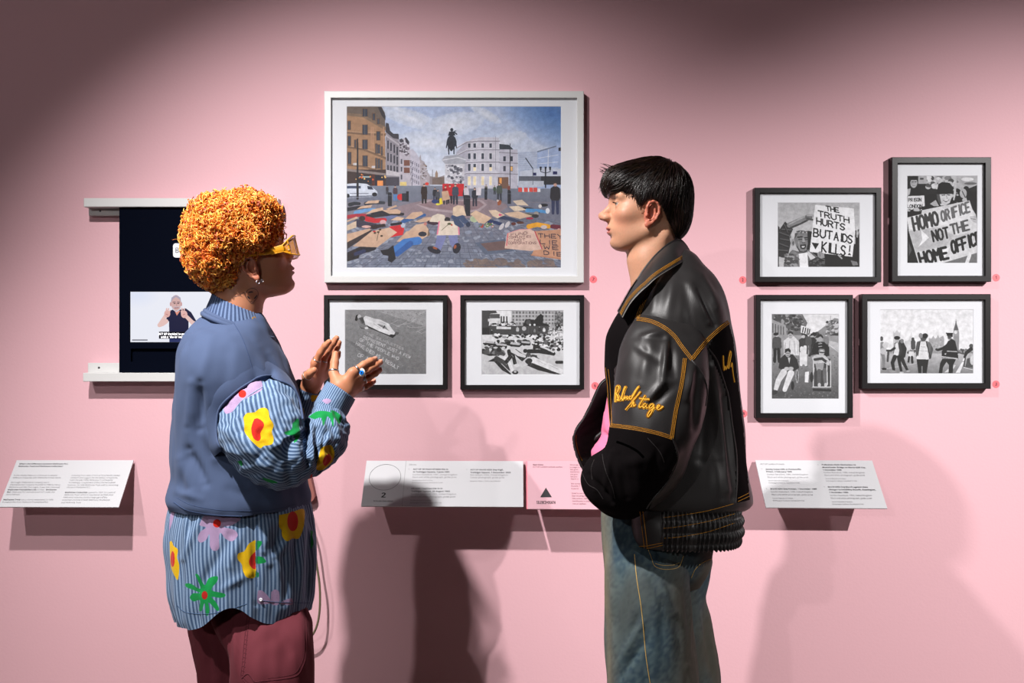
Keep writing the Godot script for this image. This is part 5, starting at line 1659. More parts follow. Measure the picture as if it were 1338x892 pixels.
func build_cable() -> void:
	var m := paint(Color8(96, 88, 66), 0.45)
	var pts := []
	var c := Curve3D.new()
	c.bake_interval = 0.008
	for q in [[399, 655, 0.022], [402, 672, 0.034], [409, 700, 0.05], [413.5, 735, 0.055], [417.6, 765, 0.058], [417.8, 795, 0.06], [414.4, 816, 0.06], [407.5, 830, 0.055], [395, 838, 0.045], [383, 828, 0.045], [375, 800, 0.045], [374, 740, 0.04], [382, 690, 0.034], [388, 655, 0.022]]:
		c.add_point(at_px(q[0], q[1], q[2]))
	for i in c.point_count:
		var d := (c.get_point_position(mini(i + 1, c.point_count - 1)) - c.get_point_position(maxi(i - 1, 0))) / 6.0
		c.set_point_in(i, -d)
		c.set_point_out(i, d)
	for p in c.get_baked_points():
		pts.append(p)
	var s := Shape.new()
	s.tube(pts, 0.0036, 10)
	single(s, "hanging_cable", m, at_px(407, 830, 0.0), "thin olive cable hanging in a loop beside the woman's shirt and trousers", "cable")
	# rounded brown slab drawn for a shadow on the wall, mostly behind the vest
	s = Shape.new()
	var out := []
	for q in [[376, 600], [404.5, 620], [406.5, 626], [410.6, 644], [411, 649], [409, 653.5], [405.5, 656], [400, 657], [376, 657]]:
		out.append(at_px(q[0], q[1], 0.03))
	s.face(out, Vector3.BACK)
	for i in out.size():
		var p: Vector3 = out[i]
		var q: Vector3 = out[(i + 1) % out.size()]
		s.quad(p, q, Vector3(q.x, q.y, 0.0), Vector3(p.x, p.y, 0.0), (p - q).cross(Vector3.BACK).normalized())
	single(s, "wall_shadow_slab", paint(Color8(140, 84, 76), 0.6), at_px(400, 657, 0.0), "brown rounded fitting standing in for a shadow on the wall, beside the vest's hem", "slab")


# ---------------------------------------------------------------- cloth: grids of points round an axis

class Grid:
	var nu: int            # columns round the axis; the last repeats the first
	var nv: int
	var p := PackedVector3Array()
	var n := PackedVector3Array()
	var t := PackedVector2Array()
	var c := PackedColorArray()

	func normals(flip := 1.0) -> void:
		n.resize(p.size())
		for j in nv:
			var ja := maxi(j - 1, 0) * nu
			var jb := mini(j + 1, nv - 1) * nu
			for i in nu:
				var ia := i - 1 if i > 0 else nu - 2
				var ib := i + 1 if i < nu - 1 else 1
				var d := (p[j * nu + ib] - p[j * nu + ia]).cross(p[jb + i] - p[ja + i])
				n[j * nu + i] = d.normalized() * flip

	func shape() -> Shape:
		var s := Shape.new()
		s.v = p
		s.n = n
		s.t = t
		if c.size() != p.size():
			c.resize(p.size())
			c.fill(Color.WHITE)
		s.c = c
		for j in nv - 1:
			for i in nu - 1:
				var a := j * nu + i
				s.tri(a, a + 1, a + nu + 1)
				s.tri(a, a + nu + 1, a + nu)
		return s


func spline(rows: Array, x: float, col: int) -> float:      # smooth interpolation in a table sorted by its first column
	var k := 0
	while k < rows.size() - 2 and rows[k + 1][0] < x:
		k += 1
	var a: Array = rows[k]
	var b: Array = rows[k + 1]
	var f := clampf((x - a[0]) / (b[0] - a[0]), 0.0, 1.0)
	var pre: Array = rows[maxi(k - 1, 0)]
	var post: Array = rows[mini(k + 2, rows.size() - 1)]
	var m0: float = (b[col] - pre[col]) / maxf(b[0] - pre[0], 1e-6) * (b[0] - a[0])
	var m1: float = (post[col] - a[col]) / maxf(post[0] - a[0], 1e-6) * (b[0] - a[0])
	var f2 := f * f
	var f3 := f2 * f
	return (2 * f3 - 3 * f2 + 1) * a[col] + (f3 - 2 * f2 + f) * m0 + (-2 * f3 + 3 * f2) * b[col] + (f3 - f2) * m1


func loft(rows: Array, nu: int, nv: int, square := 1.0, hem = null) -> Grid:
	# rows: measured height (pixels), left and right outline (pixels), depth of the axis, half depth. Rings lie level; u runs from the far side over +x, the near side and -x.
	var g := Grid.new()
	g.nu = nu + 1
	g.nv = nv
	var lo: float = rows[0][0]
	var hi: float = rows[rows.size() - 1][0]
	for j in nv:
		var f := float(j) / (nv - 1)
		var py0 := lerpf(lo, hi, f)
		for i in nu + 1:
			var th := -PI / 2.0 + TAU * i / nu
			var py := py0
			if hem != null:
				py = lerpf(lo, hem.call(th, hi), f)
			var zc: float
			var l: Vector3
			var r: Vector3
			var zh: float
			zc = spline(rows, py, 3)
			zh = spline(rows, py, 4)
			l = at_px(spline(rows, py, 1), py, zc)
			r = at_px(spline(rows, py, 2), py, zc)
			var cx := cos(th)
			var cz := sin(th)
			if square != 1.0:
				cx = signf(cx) * pow(absf(cx), square)
				cz = signf(cz) * pow(absf(cz), square)
			g.p.append(Vector3((l.x + r.x) / 2.0 + (r.x - l.x) / 2.0 * cx, l.y, zc + zh * cz))
			g.t.append(Vector2(float(i) / nu, f))
			if not hem != null and i == 0:
				# the row's numbers are the same all round
				for k in range(1, nu + 1):
					var t2 := -PI / 2.0 + TAU * k / nu
					var ax := cos(t2)
					var az := sin(t2)
					if square != 1.0:
						ax = signf(ax) * pow(absf(ax), square)
						az = signf(az) * pow(absf(az), square)
					g.p.append(Vector3((l.x + r.x) / 2.0 + (r.x - l.x) / 2.0 * ax, l.y, zc + zh * az))
					g.t.append(Vector2(float(k) / nu, f))
				break
	g.normals()
	orient(g)
	return g


func sleeve(rings: Array, nu: int, nv: int) -> Grid:
	# rings: both outlines (pixels) of a tube, the depth of its axis, its half depth
	var g := Grid.new()
	g.nu = nu + 1
	g.nv = nv
	var table := []
	for k in rings.size():
		table.append([float(k)] + rings[k])
	var mids := []
	for j in nv + 2:
		var x := (rings.size() - 1) * clampf(float(j - 1) / (nv - 1), 0.0, 1.0)
		var z := spline(table, x, 5)
		var a := at_px(spline(table, x, 1), spline(table, x, 2), z)
		var b := at_px(spline(table, x, 3), spline(table, x, 4), z)
		mids.append([a, b, spline(table, x, 6), (a + b) / 2.0])
	for j in nv:
		var m: Array = mids[j + 1]
		var side: Vector3 = (m[0] - m[1]) / 2.0
		var fwd: Vector3 = mids[mini(j + 2, nv)][3] - mids[maxi(j, 1)][3]
		var out := side.cross(fwd).normalized()
		if out.z < 0.0:
			out = -out
		out = (out + Vector3(0, 0, 1.0)).normalized()
		for i in nu + 1:
			var th := -PI / 2.0 + TAU * i / nu
			g.p.append(m[3] + side * cos(th) + out * m[2] * sin(th))
			g.t.append(Vector2(float(i) / nu, float(j) / (nv - 1)))
	g.normals()
	orient(g)
	return g


func orient(g: Grid) -> void:      # normals point away from the axis
	var sum := 0.0
	for j in range(0, g.nv, 4):
		var mid := Vector3.ZERO
		for i in g.nu - 1:
			mid += g.p[j * g.nu + i]
		mid /= g.nu - 1
		for i in range(0, g.nu, 3):
			sum += (g.p[j * g.nu + i] - mid).dot(g.n[j * g.nu + i])
	if sum < 0.0:
		for i in g.n.size():
			g.n[i] = -g.n[i]
		g.set_meta("flip", true)


func renormal(g: Grid) -> void:
	g.normals(-1.0 if g.has_meta("flip") else 1.0)


func ruffle(g: Grid, amount: float, along: Vector3, second := 0.5) -> void:      # soft folds from noise
	for i in g.p.size():
		var q: Vector3 = g.p[i] * along
		var k := fold_noise.get_noise_3dv(q) + second * fold_noise.get_noise_3dv(q * 2.3 + Vector3(7, 3, 1))
		g.p[i] += g.n[i] * k * amount
	for j in g.nv:      # close the seam
		g.p[j * g.nu + g.nu - 1] = g.p[j * g.nu]
	renormal(g)


func crease(g: Grid, strokes: Array, near := true) -> void:      # folds: from, to (measured in pixels), width, height in millimetres
	for i in g.p.size():
		if (g.n[i].z > -0.05) != near:
			continue
		var q := px_of(g.p[i])
		var sum := 0.0
		for s in strokes:
			var w: float = s[4]
			if q.x < minf(s[0], s[2]) - 2.2 * w or q.x > maxf(s[0], s[2]) + 2.2 * w or q.y < minf(s[1], s[3]) - 2.2 * w or q.y > maxf(s[1], s[3]) + 2.2 * w:
				continue
			var a := Vector2(s[0], s[1])
			var b := Vector2(s[2], s[3])
			var f := clampf((q - a).dot(b - a) / (b - a).length_squared(), 0.0, 1.0)
			var d := q.distance_to(a.lerp(b, f)) / w
			sum += exp(-d * d) * s[5] * (0.35 + 0.65 * sin(PI * clampf(f, 0.06, 0.94)))
		if sum != 0.0:
			g.p[i] += g.n[i] * sum * 0.001
	renormal(g)


func inside_poly(q: Vector2, poly: PackedVector2Array) -> bool:
	return Geometry2D.is_point_in_polygon(q, poly)


func flat_poly(a: Array) -> PackedVector2Array:
	var out := PackedVector2Array()
	for i in range(0, a.size(), 2):
		out.append(Vector2(a[i], a[i + 1]))
	return out


func tint(g: Grid, areas: Array) -> void:      # gives a grid the colours of its panels: [outline, colour], near side only
	if g.c.size() != g.p.size():
		g.c.resize(g.p.size())
		g.c.fill(Color.WHITE)
	for a in areas:
		var poly := flat_poly(a[0])
		for i in g.p.size():
			if g.n[i].z > -0.3 and inside_poly(px_of(g.p[i]), poly):
				g.c[i] = a[1]


func parted(s: Shape) -> Array:      # two shapes: what is not tinted, what is
	var out := [Shape.new(), Shape.new()]
	for o in out:
		o.v = s.v
		o.n = s.n
		o.t = s.t
		o.c = s.c
	for k in range(0, s.idx.size(), 3):
		out[1 if s.c[s.idx[k]].r < 0.5 else 0].tri(s.idx[k], s.idx[k + 1], s.idx[k + 2])
	return out


# Finds the place on a surface that was measured at a pixel.
class Finder:
	var s: Shape
	var cells := {}
	var q := PackedVector2Array()
	const SIZE := 6.0

	func _init(shape: Shape, eye: Vector3, focal: float) -> void:
		s = shape
		for v in s.v:
			var d := eye.z - v.z
			q.append(Vector2(669.0 + v.x * focal / d, 446.0 - (v.y - eye.y) * focal / d))
		for k in range(0, s.idx.size(), 3):
			var a := s.idx[k]
			if s.n[a].z < -0.25 and s.n[s.idx[k + 1]].z < -0.25:
				continue
			var lo := q[a].min(q[s.idx[k + 1]]).min(q[s.idx[k + 2]])
			var hi := q[a].max(q[s.idx[k + 1]]).max(q[s.idx[k + 2]])
			for y in range(int(lo.y / SIZE), int(hi.y / SIZE) + 1):
				for x in range(int(lo.x / SIZE), int(hi.x / SIZE) + 1):
					var key := y * 1000 + x
					if not cells.has(key):
						cells[key] = []
					cells[key].append(k)

	func at(x: float, y: float) -> Array:      # [place, normal, uv], or nothing
		var key := int(y / SIZE) * 1000 + int(x / SIZE)
		var best := []
		if not cells.has(key):
			return best
		var w := Vector2(x, y)
		for k in cells[key]:
			var a := s.idx[k]
			var b := s.idx[k + 1]
			var d := s.idx[k + 2]
			var e1 := q[b] - q[a]
			var e2 := q[d] - q[a]
			var det := e1.cross(e2)
			if absf(det) < 1e-9:
				continue
			var r := w - q[a]
			var f := r.cross(e2) / det
			var g := e1.cross(r) / det
			if f < -0.01 or g < -0.01 or f + g > 1.01:
				continue
			var p := s.v[a] * (1 - f - g) + s.v[b] * f + s.v[d] * g
			if best.is_empty() or p.z > best[0].z:
				best = [p, (s.n[a] * (1 - f - g) + s.n[b] * f + s.n[d] * g).normalized(), s.t[a] * (1 - f - g) + s.t[b] * f + s.t[d] * g]
		return best


func lay(out: Shape, f: Finder, flat: Array, radius: float, lift: float, shift := 0.0, step := 1.5, squash := 1.0) -> void:      # squash: flattens it against the surface      # a thread or seam laid on a surface along a measured line
	var line := PackedVector2Array()
	var pts := flat_poly(flat)
	for i in pts.size() - 1:
		var m := maxi(1, int(pts[i].distance_to(pts[i + 1]) / step))
		for k in m:
			line.append(pts[i].lerp(pts[i + 1], float(k) / m))
	line.append(pts[pts.size() - 1])
	var run := []
	var face := Vector3.ZERO
	for i in line.size():
		var w := line[i]
		if shift != 0.0:
			w += (line[mini(i + 1, line.size() - 1)] - line[maxi(i - 1, 0)]).normalized().orthogonal() * shift
		var h := f.at(w.x, w.y)
		if h.is_empty():
			if run.size() > 1:
				out.tube(run, radius, 5 if squash == 1.0 else 8, true, Color.WHITE, squash, Vector3.ZERO if squash == 1.0 else face)
			run = []
			face = Vector3.ZERO
		else:
			run.append(h[0] + h[1] * lift)
			face += h[1]
	if run.size() > 1:
		out.tube(run, radius, 5 if squash == 1.0 else 8, true, Color.WHITE, squash, Vector3.ZERO if squash == 1.0 else face)


func smooth_line(flat: Array, per := 6) -> Array:      # a curve through measured points
	var p := flat_poly(flat)
	var out := []
	for i in p.size() - 1:
		for k in per:
			var q := p[i].cubic_interpolate(p[i + 1], p[maxi(i - 1, 0)], p[mini(i + 2, p.size() - 1)], float(k) / per)
			out.append(q.x)
			out.append(q.y)
	out.append(p[p.size() - 1].x)
	out.append(p[p.size() - 1].y)
	return out


# ---------------------------------------------------------------- bodies: a distance field meshed with surface nets

func blend(a: float, b: float, k: float) -> float:      # smooth minimum
	var h := maxf(k - absf(a - b), 0.0) / k
	return minf(a, b) - h * h * k * 0.25


func egg(p: Vector3, c: Vector3, r: Vector3) -> float:
	var q := (p - c) / r
	var k0 := q.length()
	var k1 := (q / r).length()
	return k0 * (k0 - 1.0) / maxf(k1, 1e-6)


func bone(p: Vector3, a: Vector3, b: Vector3, ra: float, rb: float) -> float:
	var ba := b - a
	var h := clampf((p - a).dot(ba) / ba.length_squared(), 0.0, 1.0)
	return (p - a - ba * h).length() - lerpf(ra, rb, h)


func net(out: Shape, f: Callable, lo: Vector3, hi: Vector3, cell: float, colour: Callable) -> void:
	var n := Vector3i(((hi - lo) / cell).ceil()) + Vector3i.ONE
	var sx := n.x + 1
	var sxy := sx * (n.y + 1)
	var val := PackedFloat32Array()
	val.resize(sxy * (n.z + 1))
	val.fill(9.0)
	var id := PackedInt32Array()
	id.resize(val.size())
	id.fill(-1)
	const B := 5
	var reach := B * cell * 0.87 * 1.25
	var blocks := []
	for bz in range(0, n.z, B):
		for by in range(0, n.y, B):
			for bx in range(0, n.x, B):
				var mid := lo + Vector3(bx + B * 0.5, by + B * 0.5, bz + B * 0.5) * cell
				if absf(f.call(mid)) > reach:
					continue
				var e := Vector3i(mini(bx + B, n.x), mini(by + B, n.y), mini(bz + B, n.z))
				blocks.append([Vector3i(bx, by, bz), e])
				for z in range(bz, e.z + 1):
					for y in range(by, e.y + 1):
						var at := z * sxy + y * sx
						for x in range(bx, e.x + 1):
							if val[at + x] == 9.0:
								val[at + x] = f.call(lo + Vector3(x, y, z) * cell)
	var first := out.v.size()
	var off := PackedInt32Array([0, 1, sx, sx + 1, sxy, sxy + 1, sxy + sx, sxy + sx + 1])
	var ea := [0, 2, 4, 6, 0, 1, 4, 5, 0, 1, 2, 3]
	var eb := [1, 3, 5, 7, 2, 3, 6, 7, 4, 5, 6, 7]
	for b in blocks:
		for z in range(b[0].z, b[1].z):
			for y in range(b[0].y, b[1].y):
				for x in range(b[0].x, b[1].x):
					var at: int = z * sxy + y * sx + x
					var neg := 0
					for k in 8:
						if val[at + off[k]] < 0.0:
							neg += 1
					if neg == 0 or neg == 8:
						continue
					var sum := Vector3.ZERO
					var m := 0
					for k in 12:
						var va := val[at + off[ea[k]]]
						var vb := val[at + off[eb[k]]]
						if (va < 0.0) != (vb < 0.0):
							var h := va / (va - vb)
							var pa := Vector3(ea[k] & 1, (ea[k] >> 1) & 1, ea[k] >> 2)
							var pb := Vector3(eb[k] & 1, (eb[k] >> 1) & 1, eb[k] >> 2)
							sum += pa.lerp(pb, h)
							m += 1
					var p := lo + (Vector3(x, y, z) + sum / m) * cell
					id[at] = out.v.size()
					var gx := val[at + 1] + val[at + sx + 1] + val[at + sxy + 1] + val[at + sxy + sx + 1] - val[at] - val[at + sx] - val[at + sxy] - val[at + sxy + sx]
					var gy := val[at + sx] + val[at + sx + 1] + val[at + sxy + sx] + val[at + sxy + sx + 1] - val[at] - val[at + 1] - val[at + sxy] - val[at + sxy + 1]
					var gz := val[at + sxy] + val[at + sxy + 1] + val[at + sxy + sx] + val[at + sxy + sx + 1] - val[at] - val[at + 1] - val[at + sx] - val[at + sx + 1]
					out.vert(p, Vector3(gx, gy, gz).normalized(), Vector2.ZERO, colour.call(p))
	for b in blocks:
		for z in range(b[0].z, b[1].z):
			for y in range(b[0].y, b[1].y):
				for x in range(b[0].x, b[1].x):
					var at: int = z * sxy + y * sx + x
					if id[at] < 0:
						continue
					var inside := val[at] < 0.0
					if y > 0 and z > 0 and (val[at + 1] < 0.0) != inside:
						four(out, id[at], id[at - sx], id[at - sx - sxy], id[at - sxy])
					if x > 0 and z > 0 and (val[at + sx] < 0.0) != inside:
						four(out, id[at], id[at - 1], id[at - 1 - sxy], id[at - sxy])
					if x > 0 and y > 0 and (val[at + sxy] < 0.0) != inside:
						four(out, id[at], id[at - 1], id[at - 1 - sx], id[at - sx])
	# smoother normals from the faces
	var nn := PackedVector3Array()
	nn.resize(out.v.size() - first)
	for k in range(0, out.idx.size(), 3):
		var a := out.idx[k]
		if a < first:
			continue
		var d := (out.v[out.idx[k + 2]] - out.v[a]).cross(out.v[out.idx[k + 1]] - out.v[a])
		if d.dot(out.n[a]) < 0.0:
			d = -d
		nn[a - first] += d
		nn[out.idx[k + 1] - first] += d
		nn[out.idx[k + 2] - first] += d
	for i in nn.size():
		if nn[i].length_squared() > 0.0:
			out.n[first + i] = nn[i].normalized()


func four(out: Shape, a: int, b: int, d: int, e: int) -> void:
	if a < 0 or b < 0 or d < 0 or e < 0:
		return
	out.tri(a, b, d)
	out.tri(a, d, e)


# A head in its own axes: x forward, y up, z to the side, the origin between the ear canals. «k» holds what differs from one face to the next.
func head_field(p: Vector3, k: Dictionary) -> float:
	var s := Vector3(p.x, p.y, absf(p.z))
	var d := egg(p, Vector3(-0.010, 0.052, 0), Vector3(0.094, 0.083, 0.073))
	d = blend(d, egg(p, Vector3(0.036, 0.004, 0), Vector3(0.056, 0.078, 0.057)), 0.03)
	d = blend(d, egg(p, Vector3(0.040, -0.036, 0), Vector3(0.052, 0.040, k.jaw)), 0.025)
	d = blend(d, bone(s, Vector3(0.005, -0.035, k.jaw + 0.002), Vector3(0.062, -0.064, 0.018), 0.012, 0.012), 0.025)
	d = blend(d, egg(p, Vector3(0.074, -0.0615, 0), Vector3(0.018, 0.0155, 0.02)), 0.018)
	d = blend(d, egg(s, Vector3(0.058, 0.006, 0.042), Vector3(0.022, 0.017, 0.02)), 0.02)
	d = blend(d, bone(s, Vector3(0.0835, 0.049, 0.006), Vector3(0.071, 0.050, 0.046), k.brow, k.brow * 0.8), 0.014)
	d = -blend(-d, (s - Vector3(0.090, 0.031, 0.032)).length() - 0.0125, 0.014)      # eye sockets
	d = blend(d, (s - Vector3(0.0715, 0.031, 0.0315)).length() - 0.0138, 0.005)       # lids
	var slit := absf(p.y - 0.0305 + (p.x - 0.085) * 0.15) - 0.0024
	if p.x > 0.074 and s.z > 0.02 and s.z < 0.043:
		d = maxf(d, -maxf(slit, maxf(0.0765 - p.x, absf(s.z - 0.0315) - 0.0105)))
	var tip: float = k.nose
	d = blend(d, bone(p, Vector3(0.083, 0.038, 0), Vector3(tip - 0.0105, 0.006, 0), 0.0066, 0.0088), 0.010)
	d = blend(d, bone(p, Vector3(tip - 0.011, 0.0045, 0), Vector3(0.092, -0.008, 0), 0.0086, 0.0065), 0.008)
	d = blend(d, egg(s, Vector3(tip - 0.0205, 0.0008, 0.0115), Vector3(0.0115, 0.0085, 0.0075)), 0.007)
	d = -blend(-d, egg(s, Vector3(tip - 0.018, -0.0075, 0.0075), Vector3(0.006, 0.003, 0.0035)), 0.003)
	d = blend(d, egg(p, Vector3(0.079, -0.029, 0), Vector3(0.018, 0.018, 0.028)), 0.014)
	d = blend(d, egg(p, Vector3(k.lips - 0.010, -0.0255, 0), Vector3(0.0105, 0.0058, 0.0225)), 0.005)
	d = blend(d, egg(p, Vector3(k.lips - 0.0125, -0.0372, 0), Vector3(0.0105, 0.0068, 0.0195)), 0.005)
	d = -blend(-d, egg(p, Vector3(k.lips - 0.001, -0.0312, 0), Vector3(0.012, 0.0012, 0.024)), 0.002)
	d = -blend(-d, egg(p, Vector3(0.101, -0.0485, 0), Vector3(0.010, 0.0055, 0.022)), 0.010)
	return d


func ear_field(q: Vector3) -> float:      # an ear in its own axes: x forward, y up, z outwards, about 62 mm tall
	var d := egg(q, Vector3(-0.002, 0.0, -0.006), Vector3(0.017, 0.029, 0.0055))
	var pts := [Vector3(0.010, 0.004, 0.0), Vector3(0.0125, 0.016, 0.002), Vector3(0.009, 0.026, 0.004), Vector3(0.0, 0.0305, 0.005), Vector3(-0.011, 0.028, 0.005), Vector3(-0.018, 0.018, 0.005), Vector3(-0.0185, 0.004, 0.0045), Vector3(-0.014, -0.009, 0.003), Vector3(-0.006, -0.020, 0.001), Vector3(0.003, -0.027, -0.001)]
	for i in pts.size() - 1:
		d = blend(d, bone(q, pts[i], pts[i + 1], 0.0034, 0.0034), 0.003)
	var inner := [Vector3(-0.002, 0.021, 0.0), Vector3(-0.009, 0.012, 0.001), Vector3(-0.0105, 0.001, 0.001), Vector3(-0.006, -0.010, 0.001), Vector3(0.002, -0.013, 0.001)]
	for i in inner.size() - 1:
		d = blend(d, bone(q, inner[i], inner[i + 1], 0.0028, 0.0028), 0.003)
	d = blend(d, egg(q, Vector3(0.004, -0.026, -0.0015), Vector3(0.008, 0.0085, 0.0042)), 0.005)
	d = -blend(-d, egg(q, Vector3(0.001, -0.001, 0.0005), Vector3(0.0075, 0.0115, 0.0065)), 0.004)
	d = blend(d, egg(q, Vector3(0.0095, -0.003, 0.0), Vector3(0.004, 0.0055, 0.0035)), 0.003)
	return d


# joints of a hand from places measured in the photograph: wrist, and for each finger knuckle, middle joint, end joint, tip
func hand_field(p: Vector3, h: Dictionary) -> float:
	var d := 1.0
	var f: Array = h.fingers
	var w: Vector3 = h.wrist
	for i in 4:      # palm
		var k: Vector3 = f[i][0]
		var d2 := bone(p, w + (k - w) * 0.1 + h.spread * (1.5 - i), k, 0.0135, 0.0112)
		d = d2 if i == 0 else blend(d, d2, 0.014)
	d = blend(d, bone(p, h.arm, w, 0.024, 0.022), 0.02)
	var palm := d
	for i in 4:
		var r: float = [0.0087, 0.009, 0.0085, 0.0075][i]
		var fd := bone(p, f[i][0], f[i][1], r * 1.08, r)
		fd = blend(fd, bone(p, f[i][1], f[i][2], r * 1.0, r * 0.93), 0.004)
		fd = blend(fd, bone(p, f[i][2], f[i][3], r * 0.92, r * 0.78), 0.004)
		d = minf(d, blend(palm, fd, 0.008))
	var t: Array = h.thumb
	var td := bone(p, t[0], t[1], 0.0165, 0.0118)
	td = blend(td, bone(p, t[1], t[2], 0.0108, 0.0100), 0.004)
	td = blend(td, bone(p, t[2], t[3], 0.0102, 0.0082), 0.004)
	return minf(d, blend(palm, td, 0.014))


# ---------------------------------------------------------------- the woman

func lin(r: int, gg: int, b: int) -> Color:
	return Color8(r, gg, b).srgb_to_linear()


func stripes(wide: int, high: int, count: int, pale: Color, dark: Color) -> Canvas:
	var c := Canvas.new(0, 0, 1, float(high) / wide, wide, pale)
	var r := RandomNumberGenerator.new()
	r.seed = 3
	for i in count:
		var x := (i + 0.25) / count
		c.r(x, 0, 0.42 / count, 2, dark.lerp(pale, r.randf() * 0.12))
		c.r(x + 0.42 / count, 0, 0.1 / count, 2, dark.lerp(pale, 0.5))
		c.r(x - 0.08 / count, 0, 0.1 / count, 2, dark.lerp(pale, 0.5))
	return c


func print_on(c: Canvas, f: Finder, flat: Array, o: Vector2, k: float, col: Color, tall: float) -> void:      # a printed shape, measured in a magnified crop (origin o, scale k), set into the cloth's own pattern
	var line := smooth_line(flat + [flat[0], flat[1]], 5)
	var uv := PackedVector2Array()
	for i in range(0, line.size(), 2):
		var h := f.at(o.x + line[i] / k, o.y + line[i + 1] / k)
		if not h.is_empty():
			uv.append(Vector2(h[2].x, h[2].y * tall) * c.k)
	if uv.size() > 3:
		c.fill(uv, col)


func oval(x: float, y: float, rx: float, ry: float) -> Array:
	var out := []
	for i in 10:
		out.append(x + cos(TAU * i / 10) * rx)
		out.append(y + sin(TAU * i / 10) * ry)
	return out


func cloth(col: Color, bump: float, per_metre: float, sheen := 0.25) -> StandardMaterial3D:
	var m := paint(col, 0.85)
	m.rim_enabled = sheen > 0.0
	m.rim = sheen
	m.rim_tint = 0.6
	m.metallic_specular = 0.25
	relief(m, grain(256, 0.09, 3, 21), bump, per_metre)
	return m


func ellipse_path(a: Vector3, b: Vector3, deep: float, count := 72) -> Array:      # a ring through a and b, «deep» wide towards the camera
	var mid := (a + b) / 2.0
	var out := []
	for i in count + 1:
		var th := TAU * i / count - PI / 2
		out.append(mid + (a - b) / 2.0 * cos(th) + Vector3(0, 0, deep) * sin(th))
	return out


